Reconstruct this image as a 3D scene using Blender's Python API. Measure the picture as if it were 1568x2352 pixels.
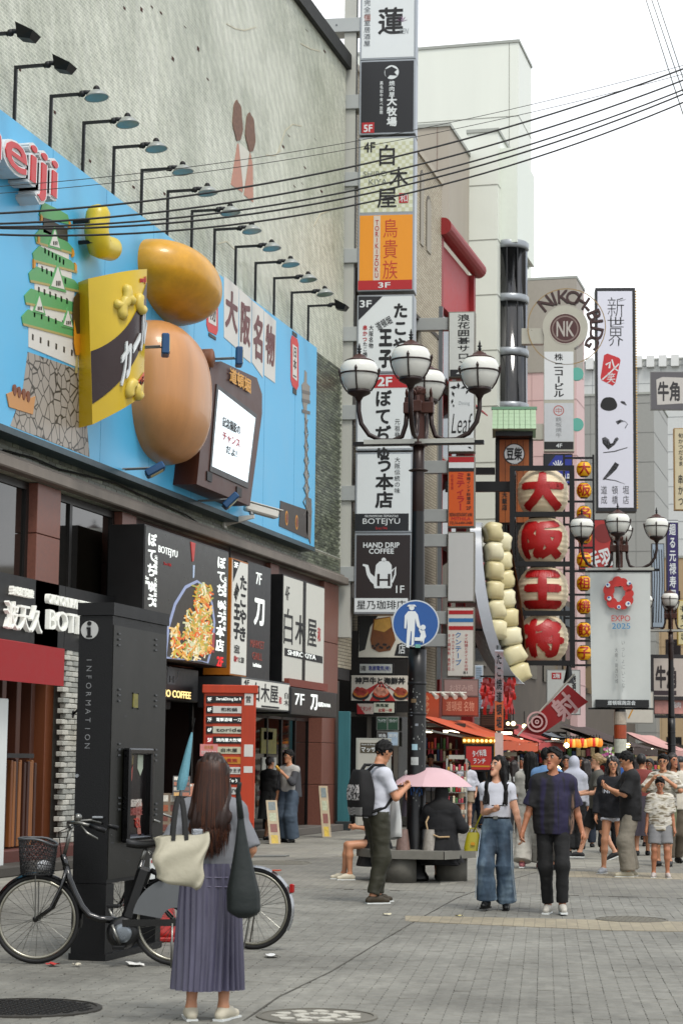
import bpy, bmesh, math, random
import numpy as np
from mathutils import Vector, Matrix, noise
random.seed(7)
R_ = math.radians
for _o in list(bpy.data.objects): bpy.data.objects.remove(_o)
SC = bpy.context.scene
COL = SC.collection

# ---------------------------------------------------------------- camera
FPX, CX, CY = 4600.0, 784.0, 1176.0          # focal length and centre, in units of a 1568 x 2352 picture
ROLL, EYE = R_(0.65), 1.5
_vx, _vy = 1221.0, -587.0                     # where the street runs to, from the centre
_ux, _uy = _vx*math.cos(ROLL)-_vy*math.sin(ROLL), _vx*math.sin(ROLL)+_vy*math.cos(ROLL)
PITCH = math.atan(-_uy/FPX); YAW = math.atan(_ux*math.cos(PITCH)/FPX)
_F = Vector((-math.sin(YAW)*math.cos(PITCH), math.cos(YAW)*math.cos(PITCH), math.sin(PITCH)))
_R0 = Vector((math.cos(YAW), math.sin(YAW), 0)); _U0 = _R0.cross(_F)
_R = _R0*math.cos(ROLL) + _U0*math.sin(ROLL); _U = _U0*math.cos(ROLL) - _R0*math.sin(ROLL)
EYEP = Vector((0, 0, EYE))
cam_d = bpy.data.cameras.new('camera'); cam = bpy.data.objects.new('camera', cam_d); COL.objects.link(cam)
cam_d.sensor_fit = 'VERTICAL'; cam_d.sensor_height = 36; cam_d.sensor_width = 24
cam_d.lens = FPX/2352*36; cam_d.clip_start = .1; cam_d.clip_end = 2000
cam.matrix_world = Matrix(((_R.x, _U.x, -_F.x, 0), (_R.y, _U.y, -_F.y, 0), (_R.z, _U.z, -_F.z, EYE), (0, 0, 0, 1)))
cam_d.dof.use_dof = True; cam_d.dof.focus_distance = 22; cam_d.dof.aperture_fstop = 6.5
SC.camera = cam

# ---------------------------------------------------------------- world, sun, exposure: bright overcast
W = bpy.data.worlds.new('World'); SC.world = W; W.use_nodes = True
SUN_EL, SUN_AZ = R_(58), R_(138)
_n = W.node_tree.nodes; _l = W.node_tree.links; _n.clear()
_out = _n.new('ShaderNodeOutputWorld')
_sky = _n.new('ShaderNodeTexSky'); _sky.sky_type = 'NISHITA'; _sky.sun_disc = False
_sky.sun_elevation = SUN_EL; _sky.sun_rotation = SUN_AZ; _sky.air_density = 1.2; _sky.dust_density = 2.5; _sky.ozone_density = 1.2
_b1 = _n.new('ShaderNodeBackground'); _b1.inputs[1].default_value = .12; _l.new(_sky.outputs[0], _b1.inputs[0])
_b2 = _n.new('ShaderNodeBackground'); _b2.inputs[0].default_value = (.97, .985, 1, 1); _b2.inputs[1].default_value = 1.0
_tc = _n.new('ShaderNodeTexCoord'); _mp = _n.new('ShaderNodeMapping'); _mp.inputs['Scale'].default_value = (1, 1, 2.2)
_nz = _n.new('ShaderNodeTexNoise'); _nz.inputs['Scale'].default_value = 3.1; _nz.inputs['Detail'].default_value = 6; _nz.inputs['Roughness'].default_value = .55
_cr = _n.new('ShaderNodeValToRGB'); _cr.color_ramp.elements[0].position = .33; _cr.color_ramp.elements[0].color = (.3, .3, .3, 1)
_cr.color_ramp.elements[1].position = .56; _cr.color_ramp.elements[1].color = (1, 1, 1, 1)
_mx = _n.new('ShaderNodeMixShader')
_l.new(_tc.outputs['Generated'], _mp.inputs[0]); _l.new(_mp.outputs[0], _nz.inputs['Vector']); _l.new(_nz.outputs['Fac'], _cr.inputs[0])
_l.new(_cr.outputs[0], _mx.inputs[0]); _l.new(_b1.outputs[0], _mx.inputs[1]); _l.new(_b2.outputs[0], _mx.inputs[2]); _l.new(_mx.outputs[0], _out.inputs[0])
_sd = bpy.data.lights.new('sun', 'SUN'); _sd.energy = 1.5; _sd.angle = R_(16); _sd.color = (1, .96, .9)
_so = bpy.data.objects.new('sun', _sd); COL.objects.link(_so)
_dir = Vector((math.sin(SUN_AZ)*math.cos(SUN_EL), math.cos(SUN_AZ)*math.cos(SUN_EL), math.sin(SUN_EL)))
_so.rotation_euler = _dir.to_track_quat('Z', 'Y').to_euler(); _so.location = (0, 0, 40)
SC.view_settings.view_transform = 'Standard'; SC.view_settings.look = 'None'; SC.view_settings.gamma = 1
SC.view_settings.exposure = 0.64
try: SC.view_settings.use_curve_mapping = False
except Exception: pass
SC.cycles.max_bounces = 6; SC.cycles.diffuse_bounces = 3; SC.cycles.glossy_bounces = 3; SC.cycles.transmission_bounces = 6
SC.cycles.use_denoising = True

# ---------------------------------------------------------------- where a direction in the picture meets a real plane
def ray(px, py):
    return (_F*FPX + _R*(px-CX) + _U*(CY-py))
def G(px, py, z=0.0):
    d = ray(px, py); return EYEP + d*((z-EYE)/d.z)
def AT(px, py, depth):
    d = ray(px, py); return EYEP + d*(depth/FPX)
class Plane:
    """vertical plane through point o, front face towards local -y after a turn rz about z"""
    def __init__(s, o, rz):
        s.o = Vector(o); s.o.z = 0; s.rz = rz
        s.u = Vector((math.cos(rz), math.sin(rz), 0)); s.n = Vector((math.sin(rz), -math.cos(rz), 0))
    def loc(s, px, py):
        d = ray(px, py); t = (s.o-EYEP).dot(s.n)/d.dot(s.n); p = EYEP+d*t
        return ((p-s.o).dot(s.u), p.z)
    def world(s, u, z, y=0): return s.o + s.u*u - s.n*y + Vector((0, 0, z))
    def mpp(s, px, py):     # metres per picture unit, vertically
        return abs(s.loc(px, py-5)[1]-s.loc(px, py+5)[1])/10

# ---------------------------------------------------------------- materials
def C(h, k=1.0):
    h = h.lstrip('#'); o = []
    for i in (0, 2, 4):
        c = int(h[i:i+2], 16)/255; o.append((c/12.92 if c <= .04045 else ((c+.055)/1.055)**2.4)**1.3*k)
    return (*o, 1)
_mats = {}
def mat(col, rough=.5, metal=0, var=.08, scale=6, bump=0, bscale=60, spec=.5, emit=0, key=None, streak=False, coat=0):
    if isinstance(col, str): col = C(col)
    k = key or (tuple(round(c, 4) for c in col), rough, metal, var, scale, bump, bscale, spec, emit, streak, coat)
    if k in _mats: return _mats[k]
    m = bpy.data.materials.new('paint'); m.use_nodes = True
    nt = m.node_tree; b = nt.nodes['Principled BSDF']
    b.inputs['Roughness'].default_value = rough; b.inputs['Metallic'].default_value = metal
    b.inputs['Specular IOR Level'].default_value = spec; b.inputs['Coat Weight'].default_value = coat
    tc = nt.nodes.new('ShaderNodeTexCoord'); vec = tc.outputs['Object']
    if streak:
        mp = nt.nodes.new('ShaderNodeMapping'); mp.inputs['Scale'].default_value = (1, 1, .12); nt.links.new(vec, mp.inputs[0]); vec = mp.outputs[0]
    n1 = nt.nodes.new('ShaderNodeTexNoise'); n1.inputs['Scale'].default_value = scale; n1.inputs['Detail'].default_value = 5; n1.inputs['Roughness'].default_value = .65
    nt.links.new(vec, n1.inputs['Vector'])
    mx = nt.nodes.new('ShaderNodeMix'); mx.data_type = 'RGBA'
    mx.inputs[6].default_value = (*[max(0, c*(1-var*1.6)) for c in col[:3]], 1); mx.inputs[7].default_value = (*[min(1, c*(1+var)) for c in col[:3]], 1)
    nt.links.new(n1.outputs['Fac'], mx.inputs[0]); nt.links.new(mx.outputs[2], b.inputs['Base Color'])
    rr = nt.nodes.new('ShaderNodeMapRange'); rr.inputs['To Min'].default_value = max(.02, rough-.1); rr.inputs['To Max'].default_value = min(1, rough+.1)
    nt.links.new(n1.outputs['Fac'], rr.inputs['Value']); nt.links.new(rr.outputs[0], b.inputs['Roughness'])
    if bump:
        n2 = nt.nodes.new('ShaderNodeTexNoise'); n2.inputs['Scale'].default_value = bscale; n2.inputs['Detail'].default_value = 4
        bp = nt.nodes.new('ShaderNodeBump'); bp.inputs['Strength'].default_value = bump; bp.inputs['Distance'].default_value = .01
        nt.links.new(vec, n2.inputs['Vector']); nt.links.new(n2.outputs['Fac'], bp.inputs['Height']); nt.links.new(bp.outputs[0], b.inputs['Normal'])
    if emit:
        nt.links.new(mx.outputs[2], b.inputs['Emission Color']); b.inputs['Emission Strength'].default_value = emit
    _mats[k] = m; return m
def glass(tint='#1a1d1c', rough=.04):
    k = ('glass', tint, rough)
    if k in _mats: return _mats[k]
    m = bpy.data.materials.new('window_glass'); m.use_nodes = True; b = m.node_tree.nodes['Principled BSDF']
    b.inputs['Base Color'].default_value = C(tint); b.inputs['Roughness'].default_value = rough
    b.inputs['Specular IOR Level'].default_value = .8; b.inputs['IOR'].default_value = 1.5; b.inputs['Transmission Weight'].default_value = .35
    _mats[k] = m; return m
WHT = mat('#d9dcda', .45, var=.04, scale=2); BLK = mat('#121315', .45, var=.1, spec=.3); INK = mat('#15171b', .6, var=.05)
RED = mat('#b3222a', .5, var=.05); ALU = mat('#a4a8ab', .35, .6, var=.06, scale=3); DGREY = mat('#3a3c3f', .5)
BRN = mat('#3b241c', .4, var=.15, scale=9); GOLD = mat('#c99a2e', .4, .3); CONC = mat('#8d8b84', .9, var=.2, scale=5, bump=.4)
GREYM = mat('#7e8284', .45, .4, var=.08)

# ---------------------------------------------------------------- objects
def tag(o, label=None, cat=None, group=None, kind=None):
    if label: o['label'] = label
    if cat: o['category'] = cat
    if group: o['group'] = group
    if kind: o['kind'] = kind
    return o
def thing(name, label, cat, loc=(0, 0, 0), rz=0, group=None):
    o = bpy.data.objects.new(name, None); COL.objects.link(o); o.empty_display_size = .1
    o.location = loc; o.rotation_euler = (0, 0, rz); return tag(o, label, cat, group)
def link(name, me, parent=None, loc=None, rz=None):
    o = bpy.data.objects.new(name, me); COL.objects.link(o); o.parent = parent
    if loc is not None: o.location = loc
    if rz is not None: o.rotation_euler = (0, 0, rz)
    return o
class MB:
    def __init__(s): s.v = []; s.f = []
    def add(s, vs, fs):
        k = len(s.v); s.v.extend(tuple(p) for p in vs); s.f.extend(tuple(i+k for i in q) for q in fs); return s
    def box(s, x0, x1, y0, y1, z0, z1, c=0):
        if x0 > x1: x0, x1 = x1, x0
        if y0 > y1: y0, y1 = y1, y0
        if z0 > z1: z0, z1 = z1, z0
        if not c:
            return s.add([(x0, y0, z0), (x1, y0, z0), (x1, y1, z0), (x0, y1, z0), (x0, y0, z1), (x1, y0, z1), (x1, y1, z1), (x0, y1, z1)],
                         [(0, 3, 2, 1), (4, 5, 6, 7), (0, 1, 5, 4), (1, 2, 6, 5), (2, 3, 7, 6), (3, 0, 4, 7)])
        vs = []; X = (x0, x1); Y = (y0, y1); Z = (z0, z1); idx = {}
        for i in (0, 1):
            for j in (0, 1):
                for k in (0, 1):
                    sx, sy, sz = 1-2*i, 1-2*j, 1-2*k
                    for ax in range(3):
                        p = [X[i]+sx*c, Y[j]+sy*c, Z[k]+sz*c]; p[ax] = (X[i], Y[j], Z[k])[ax]
                        idx[i, j, k, ax] = len(vs); vs.append(p)
        fs = []
        q = lambda *a: fs.append(tuple(idx[t] for t in a))
        for i in (0, 1):
            o = [(i, 0, 0, 0), (i, 1, 0, 0), (i, 1, 1, 0), (i, 0, 1, 0)]; q(*(o if i else o[::-1]))
            o = [(0, i, 0, 1), (0, i, 1, 1), (1, i, 1, 1), (1, i, 0, 1)]; q(*(o if i else o[::-1]))
            o = [(0, 0, i, 2), (1, 0, i, 2), (1, 1, i, 2), (0, 1, i, 2)]; q(*(o if i else o[::-1]))
        for a in (0, 1):
            for b in (0, 1):
                o = [(0, a, b, 1), (1, a, b, 1), (1, a, b, 2), (0, a, b, 2)]; q(*(o if a == b else o[::-1]))
                o = [(a, 0, b, 2), (a, 1, b, 2), (a, 1, b, 0), (a, 0, b, 0)]; q(*(o if a == b else o[::-1]))
                o = [(a, b, 0, 0), (a, b, 1, 0), (a, b, 1, 1), (a, b, 0, 1)]; q(*(o if a == b else o[::-1]))
                for k in (0, 1):
                    o = [(a, b, k, 0), (a, b, k, 1), (a, b, k, 2)]; q(*(o if (a+b+k) % 2 else o[::-1]))
        return s.add(vs, fs)
    def obox(s, p0, p1, w, h, up=(0, 0, 1)):
        """bar of section w x h from p0 to p1"""
        p0 = Vector(p0); p1 = Vector(p1); d = (p1-p0).normalized(); a = d.cross(Vector(up))
        if a.length < 1e-4: a = d.cross(Vector((1, 0, 0)))
        a.normalize(); b = a.cross(d); vs = []
        for p in (p0, p1):
            for i, j in ((-1, -1), (1, -1), (1, 1), (-1, 1)): vs.append(p+a*i*w/2+b*j*h/2)
        return s.add(vs, [(3, 2, 1, 0), (4, 5, 6, 7), (0, 1, 5, 4), (1, 2, 6, 5), (2, 3, 7, 6), (3, 0, 4, 7)])
    def prism(s, pts, y0, y1):
        """outline pts (x, z) seen from the front (-y), from depth y0 (front) to y1"""
        n = len(pts)
        ar = sum(pts[i][0]*pts[(i+1) % n][1]-pts[(i+1) % n][0]*pts[i][1] for i in range(n))
        if ar < 0: pts = pts[::-1]
        vs = [(p[0], y0, p[1]) for p in pts]+[(p[0], y1, p[1]) for p in pts]
        return s.add(vs, [tuple(range(n)), tuple(range(2*n-1, n-1, -1))]+[(i, i+n, (i+1) % n+n, (i+1) % n) for i in range(n)])
    def flat(s, pts, z0, z1):
        """outline pts (x, y) as a slab from z0 up to z1"""
        n = len(pts)
        ar = sum(pts[i][0]*pts[(i+1) % n][1]-pts[(i+1) % n][0]*pts[i][1] for i in range(n))
        if ar < 0: pts = pts[::-1]
        vs = [(p[0], p[1], z0) for p in pts]+[(p[0], p[1], z1) for p in pts]
        return s.add(vs, [tuple(range(n-1, -1, -1)), tuple(range(n, 2*n))]+[(i, (i+1) % n, (i+1) % n+n, i+n) for i in range(n)])
    def tube(s, pts, r, n=8, closed=False, cap=True):
        pts = [Vector(p) for p in pts]; m = len(pts)
        rs = [r]*m if isinstance(r, (int, float)) else list(r)
        base = len(s.v); ref = None
        for i, p in enumerate(pts):
            if closed: t = pts[(i+1) % m]-pts[i-1]
            else: t = pts[min(i+1, m-1)]-pts[max(i-1, 0)]
            t = t.normalized() if t.length > 1e-9 else Vector((0, 0, 1))
            if ref is None:
                ref = t.cross(Vector((0, 0, 1)))
                if ref.length < .1: ref = t.cross(Vector((1, 0, 0)))
            ref = (ref-t*ref.dot(t)); ref = ref.normalized() if ref.length > 1e-9 else t.orthogonal().normalized()
            b = t.cross(ref)
            for k in range(n):
                a = 2*math.pi*k/n; s.v.append(tuple(p+(ref*math.cos(a)+b*math.sin(a))*rs[i]))
        for i in range(m if closed else m-1):
            for k in range(n):
                j = (i+1) % m; s.f.append((base+i*n+k, base+i*n+(k+1) % n, base+j*n+(k+1) % n, base+j*n+k))
        if cap and not closed:
            s.f.append(tuple(base+k for k in range(n-1, -1, -1))); s.f.append(tuple(base+(m-1)*n+k for k in range(n)))
        return s
    def lathe(s, prof, n=20, c=(0, 0, 0), axis='z', sx=1, sy=1):
        base = len(s.v); c = Vector(c)
        for r, z in prof:
            for k in range(n):
                a = 2*math.pi*k/n; x, y = r*math.cos(a)*sx, r*math.sin(a)*sy
                p = Vector((x, y, z)) if axis == 'z' else (Vector((x, -z, y)) if axis == 'y' else Vector((z, x, y)))
                s.v.append(tuple(c+p))
        for i in range(len(prof)-1):
            for k in range(n):
                s.f.append((base+i*n+k, base+i*n+(k+1) % n, base+(i+1)*n+(k+1) % n, base+(i+1)*n+k))
        if tuple(prof[0]) != tuple(prof[-1]):
            s.f.append(tuple(base+k for k in range(n-1, -1, -1))); s.f.append(tuple(base+(len(prof)-1)*n+k for k in range(n)))
        return s
    def ball(s, c, r, n=14, m=9, sz=1.0):
        return s.lathe([(max(1e-4, r*math.sin(math.pi*i/m)), -r*sz*math.cos(math.pi*i/m)) for i in range(m+1)], n, c)
    def grid(s, fn, nu, nv, closeu=False):
        base = len(s.v)
        for j in range(nv+1):
            for i in range(nu if closeu else nu+1): s.v.append(tuple(fn(i/nu, j/nv)))
        w = nu if closeu else nu+1
        for j in range(nv):
            for i in range(nu):
                k = (i+1) % w if closeu else i+1
                s.f.append((base+j*w+i, base+j*w+k, base+(j+1)*w+k, base+(j+1)*w+i))
        return s
    def mesh(s, m, smooth=False):
        me = bpy.data.meshes.new('mesh'); me.from_pydata(s.v, [], s.f)
        if m: me.materials.append(m)
        if smooth: me.polygons.foreach_set('use_smooth', [True]*len(me.polygons))
        me.update(); return me
    def build(s, name, m, parent=None, smooth=False, loc=None, rz=None):
        return link(name, s.mesh(m, smooth), parent, loc, rz)
def smooth_by_angle(o, deg=40):
    me = o.data; me.polygons.foreach_set('use_smooth', [True]*len(me.polygons))
    try: me.set_sharp_from_angle(angle=R_(deg))
    except Exception: pass
    return o
def structure(name, mb, m, smooth=False):
    return tag(mb.build(name, m, None, smooth), kind='structure')

# ---------------------------------------------------------------- lettering
_tcv = bpy.data.curves.new('t', 'FONT'); _tob = bpy.data.objects.new('t', _tcv); COL.objects.link(_tob)
_tcv.resolution_u = 3; _tcv.fill_mode = 'BOTH'
_tcache = {}
def glyphs(s, bold=0.0, res=3):
    """(verts n x 3 with z in 0..1 from back to front, faces) of a run of characters at unit em"""
    k = (s, bold, res)
    if k not in _tcache:
        _tcv.body = s; _tcv.offset = min(bold, 0.0); _tcv.extrude = .5; _tcv.size = 1; _tcv.resolution_u = res
        me = bpy.data.meshes.new_from_object(_tob)
        v = np.array([tuple(p.co) for p in me.vertices], dtype=float).reshape(-1, 3); v[:, 2] += .5 if len(v) else 0
        f = [tuple(p.vertices) for p in me.polygons]
        bpy.data.meshes.remove(me)
        if bold >= .015 and len(v):          # heavier strokes: the outline swept round a small circle
            m_ = 3 if bold < .05 else 6; V = [v]; n0 = len(v); ff = list(f)
            for i in range(m_):
                a = 2*math.pi*(i+.5)/m_; w = v.copy(); w[:, 0] += bold*.6*math.cos(a); w[:, 1] += bold*.6*math.sin(a); w[:, 2] *= .985-.012*i
                V.append(w); ff += [tuple(q+n0*(i+1) for q in g) for g in f]
            v = np.vstack(V); f = ff
        _tcache[k] = (v, f)
    return _tcache[k]
def column(s, bold=0.0, gap=.08):
    V = []; Fc = []; y = 0; k = 0
    for ch in s:
        if ch == ' ': y -= .5; continue
        v, f = glyphs(ch, bold); v = v.copy()
        if ch in 'ー-−〜':
            c = .5*(v[:, :2].min(0)+v[:, :2].max(0)); x = v[:, 0]-c[0]; yy = v[:, 1]-c[1]; v[:, 0] = .5-yy; v[:, 1] = .38+x*-1
            f = [q for q in f]
        elif ord(ch) < 256:
            v[:, 0] += .5-.5*(v[:, 0].min()+v[:, 0].max())
        v[:, 1] += y; V.append(v); Fc += [tuple(i+k for i in q) for q in f]; k += len(v); y -= 1+gap
    return np.vstack(V), Fc
def clear_text_helper():
    bpy.data.objects.remove(_tob)

class Face:
    """a thing (or part) with a flat front; everything on it is given where the photograph shows it"""
    def __init__(s, pl, parent): s.pl = pl; s.p = parent
    def rc(s, x0, y0, x1, y1):
        a = s.pl.loc(x0, y0); b = s.pl.loc(x1, y1); return min(a[0], b[0]), max(a[0], b[0]), min(a[1], b[1]), max(a[1], b[1])
    def rect(s, name, m, x0, y0, x1, y1, L=1, back=None, c=0, e=.004):
        u0, u1, z0, z1 = s.rc(x0, y0, x1, y1)
        return MB().box(u0, u1, -e*L, .002 if back is None else back, z0, z1, c).build(name, m, s.p)
    def poly(s, name, m, pts, L=1, back=None, e=.004):
        if back is None: back = .002 if e*L < .03 else .006-e*L
        return MB().prism([s.pl.loc(*q) for q in pts], -e*L, back).build(name, m, s.p)
    def disc(s, name, m, cx, cy, r, L=1, back=None, n=28, e=.004, ry=None):
        if back is None: back = .002 if e*L < .03 else .006-e*L
        u, z = s.pl.loc(cx, cy); k = s.pl.mpp(cx, cy)
        return MB().prism([(u+r*k*math.cos(2*math.pi*i/n), z+(ry or r)*k*math.sin(2*math.pi*i/n)) for i in range(n)], -e*L, back).build(name, m, s.p)
    def ring(s, name, m, cx, cy, r0, r1, L=1, n=36, e=.004):
        u, z = s.pl.loc(cx, cy); k = s.pl.mpp(cx, cy); mb = MB()
        for i in range(n):
            a, b = 2*math.pi*i/n, 2*math.pi*(i+1)/n
            mb.prism([(u+r*k*math.cos(t), z+r*k*math.sin(t)) for r, t in ((r0, a), (r1, a), (r1, b), (r0, b))], -e*L, .002)
        return mb.build(name, m, s.p)
    def line(s, name, m, pts, w, L=1, e=.004):
        """brush line of width w (picture units) through points"""
        P = [s.pl.loc(*q[:2]) for q in pts]; k = s.pl.mpp(*pts[0][:2]); n = len(P); l = []; r = []
        for i in range(n):
            a = P[max(0, i-1)]; b = P[min(n-1, i+1)]; dx, dz = b[0]-a[0], b[1]-a[1]; q = math.hypot(dx, dz) or 1
            ww = (pts[i][2] if len(pts[i]) > 2 else w)*k/2
            l.append((P[i][0]-dz/q*ww, P[i][1]+dx/q*ww)); r.append((P[i][0]+dz/q*ww, P[i][1]-dx/q*ww))
        mb = MB()
        for i in range(n-1): mb.prism([l[i], r[i], r[i+1], l[i+1]], -e*L, .002)
        return mb.build(name, m, s.p)
    def text(s, t, m, x0, y0, x1, y1, bold=0.0, L=2, vert=False, name='lettering', gap=.08, deep=None, shear=0, rot=0, e=.004, res=3, back=None):
        v, f = column(t, bold, gap) if vert else glyphs(t, bold, res)
        if len(v) == 0: return None
        v = v.copy()
        if shear: v[:, 0] += v[:, 1]*shear
        u0, u1, z0, z1 = s.rc(x0, y0, x1, y1)
        mn = v[:, :2].min(0); sz = np.maximum(v[:, :2].max(0)-mn, 1e-6)
        a = (v[:, 0]-mn[0])/sz[0]; b = (v[:, 1]-mn[1])/sz[1]
        X = u0+a*(u1-u0); Z = z0+b*(z1-z0)
        if rot:
            cx, cz = (u0+u1)/2, (z0+z1)/2; c_, s_ = math.cos(rot), math.sin(rot); X, Z = cx+(X-cx)*c_-(Z-cz)*s_, cz+(X-cx)*s_+(Z-cz)*c_
        d = deep if deep else e*L
        if back is None: back = .002 if d < .03 or deep else .006-d
        Y = back-v[:, 2]*(d+back)
        mb = MB(); mb.v = list(zip(X.tolist(), Y.tolist(), Z.tolist())); mb.f = f
        return mb.build(name, m, s.p)
# ================================================================ ground
def ground_mat(name, a, b, brick=True, bw=.22, bh=.11, joint=.72, bump=.5, rot=R_(-99)):
    m = bpy.data.materials.new(name); m.use_nodes = True; nt = m.node_tree; bs = nt.nodes['Principled BSDF']; L = nt.links
    g = nt.nodes.new('ShaderNodeNewGeometry'); mp = nt.nodes.new('ShaderNodeMapping'); mp.inputs['Rotation'].default_value = (0, 0, rot)
    L.new(g.outputs['Position'], mp.inputs[0])
    n1 = nt.nodes.new('ShaderNodeTexNoise'); n1.inputs['Scale'].default_value = .5; n1.inputs['Detail'].default_value = 8; n1.inputs['Roughness'].default_value = .68
    n3 = nt.nodes.new('ShaderNodeTexNoise'); n3.inputs['Scale'].default_value = 9; n3.inputs['Detail'].default_value = 6; n3.inputs['Roughness'].default_value = .75
    L.new(mp.outputs[0], n1.inputs['Vector']); L.new(mp.outputs[0], n3.inputs['Vector'])
    cr = nt.nodes.new('ShaderNodeValToRGB'); cr.color_ramp.elements[0].position = .36; cr.color_ramp.elements[1].position = .66
    cr.color_ramp.elements[0].color = C(a); cr.color_ramp.elements[1].color = C(b); L.new(n1.outputs['Fac'], cr.inputs[0])
    m3 = nt.nodes.new('ShaderNodeMix'); m3.data_type = 'RGBA'; m3.blend_type = 'MULTIPLY'; m3.inputs[0].default_value = 1
    r3 = nt.nodes.new('ShaderNodeMapRange'); r3.inputs['From Min'].default_value = .25; r3.inputs['From Max'].default_value = .75; r3.inputs['To Min'].default_value = .72; r3.inputs['To Max'].default_value = 1.14
    L.new(n3.outputs['Fac'], r3.inputs[0]); L.new(cr.outputs[0], m3.inputs[6]); L.new(r3.outputs[0], m3.inputs[7])
    vo = nt.nodes.new('ShaderNodeTexVoronoi'); vo.inputs['Scale'].default_value = 1.7; L.new(mp.outputs[0], vo.inputs['Vector']); vr = nt.nodes.new('ShaderNodeMapRange'); vr.inputs['From Min'].default_value = .03; vr.inputs['From Max'].default_value = .045; vr.inputs['To Min'].default_value = .62; L.new(vo.outputs['Distance'], vr.inputs[0])
    m5 = nt.nodes.new('ShaderNodeMix'); m5.data_type = 'RGBA'; m5.blend_type = 'MULTIPLY'; m5.inputs[0].default_value = 1; L.new(m3.outputs[2], m5.inputs[6]); L.new(vr.outputs[0], m5.inputs[7])
    src = m5.outputs[2]
    bp = nt.nodes.new('ShaderNodeBump'); bp.inputs['Strength'].default_value = bump; bp.inputs['Distance'].default_value = .006
    if brick:
        bt = nt.nodes.new('ShaderNodeTexBrick'); bt.inputs['Scale'].default_value = 1; bt.inputs['Brick Width'].default_value = bw; bt.inputs['Row Height'].default_value = bh
        bt.inputs['Mortar Size'].default_value = .004; bt.inputs['Color1'].default_value = (.92, .9, .9, 1); bt.inputs['Color2'].default_value = (1.08, 1.06, 1.02, 1); bt.inputs['Mortar'].default_value = (joint, joint, joint, 1)
        L.new(mp.outputs[0], bt.inputs['Vector'])
        m4 = nt.nodes.new('ShaderNodeMix'); m4.data_type = 'RGBA'; m4.blend_type = 'MULTIPLY'; m4.inputs[0].default_value = 1
        L.new(src, m4.inputs[6]); L.new(bt.outputs['Color'], m4.inputs[7]); src = m4.outputs[2]
        L.new(bt.outputs['Fac'], bp.inputs['Height']); bp.invert = True
    else:
        oi = nt.nodes.new('ShaderNodeObjectInfo'); r4 = nt.nodes.new('ShaderNodeMapRange'); r4.inputs['To Min'].default_value = .93; r4.inputs['To Max'].default_value = 1.07
        wn = nt.nodes.new('ShaderNodeTexWhiteNoise'); sn = nt.nodes.new('ShaderNodeVectorMath'); sn.operation = 'SNAP'; sn.inputs[1].default_value = (.22, .11, 9)
        L.new(mp.outputs[0], sn.inputs[0]); L.new(sn.outputs[0], wn.inputs['Vector']); L.new(wn.outputs['Value'], r4.inputs[0])
        m4 = nt.nodes.new('ShaderNodeMix'); m4.data_type = 'RGBA'; m4.blend_type = 'MULTIPLY'; m4.inputs[0].default_value = 1
        L.new(src, m4.inputs[6]); L.new(r4.outputs[0], m4.inputs[7]); src = m4.outputs[2]
        L.new(n3.outputs['Fac'], bp.inputs['Height'])
    L.new(src, bs.inputs['Base Color']); L.new(bp.outputs[0], bs.inputs['Normal']); bs.inputs['Roughness'].default_value = .78; bs.inputs['Specular IOR Level'].default_value = .35
    return m
M_PAVE = ground_mat('paving_far', '#7f7e78', '#9d9c95')
M_BLOCK = ground_mat('paving_block', '#7d7c76', '#9d9c95', brick=False)
M_BAND = ground_mat('paving_band', '#9c9686', '#b0a998', bw=.3, bh=.1)
M_BED = mat('#55524a', .95, var=.3, scale=20)
structure('ground', MB().box(-150, 150, -40, 400, -.4, -.02), M_BED)
# paved street: one sheet with the block-paved near field left open
PA = R_(99); ca, sa = math.cos(PA), math.sin(PA)
NEAR0, NEAR1 = 9.6, 23.4
def near_x(y): return (-8.6-.30*(y-10) if y > 8 else -8, 1.0+.24*(y-10))
structure('street_paving', MB().flat([(-11.6, NEAR1), (60, NEAR1), (60, 380), (-11.6, 380)], -.25, 0)
          .flat([(-30, -20), (60, -20), (60, NEAR0-.001), (-30, NEAR0-.001)], -.25, 0), M_PAVE)
# wave-edged paving blocks
def block_outline(w, h, a=.004):
    W, H = w/2-.0075, h/2-.0003
    xs = [-W, -W/3, W/3, W]; of = [-a, a, -a, a]
    top = [(x, H+o) for x, o in zip(xs, of)]; bot = [(x, -H+o) for x, o in zip(xs, of)]
    return bot+top[::-1]
def block_mesh(w=.22, h=.11, t=.05):
    o = block_outline(w, h); n = len(o); c = .004
    mb = MB(); ins = [(x*(1-c/(w/2)), y*(1-.0008/(h/2))) for x, y in o]
    vs = [(x, y, -t) for x, y in o]+[(x, y, -c) for x, y in o]+[(x, y, 0) for x, y in ins]
    fs = [tuple(range(2*n, 3*n))]+[(i, (i+1) % n, n+(i+1) % n, n+i) for i in range(n)]+[(n+i, n+(i+1) % n, 2*n+(i+1) % n, 2*n+i) for i in range(n)]
    return vs, fs
paving = tag(MB().box(-14, 6, NEAR0, NEAR1, -.03, -.018).build('paving_bed', M_BED), kind='structure')
bv, bf = block_mesh(); bmesh_shared = None
mbx = MB(); mbx.v = list(bv); mbx.f = list(bf); bmesh_shared = mbx.mesh(M_BLOCK)
spots = []
rng = random.Random(3)
for r in range(-90, 150):
    for k in range(25, 130):
        lx = (k+(0, .27, .5, .27)[r % 4])*.22; ly = r*.11
        x = lx*ca-ly*sa; y = lx*sa+ly*ca
        if not (NEAR0+.06 < y < NEAR1-.04): continue
        a, b = near_x(y)
        if a < x < b: spots.append((x, y))
def cam_px(x, y, z=0):
    d = Vector((x, y, z))-EYEP; w = d.dot(_F); return CX+FPX*d.dot(_R)/w, CY-FPX*d.dot(_U)/w
vis = []; rest = []
for (x, y) in spots:
    px, py = cam_px(x, y)
    (vis if 0 < px < 1568 and py < 2345 else rest).append((y, x))
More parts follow.
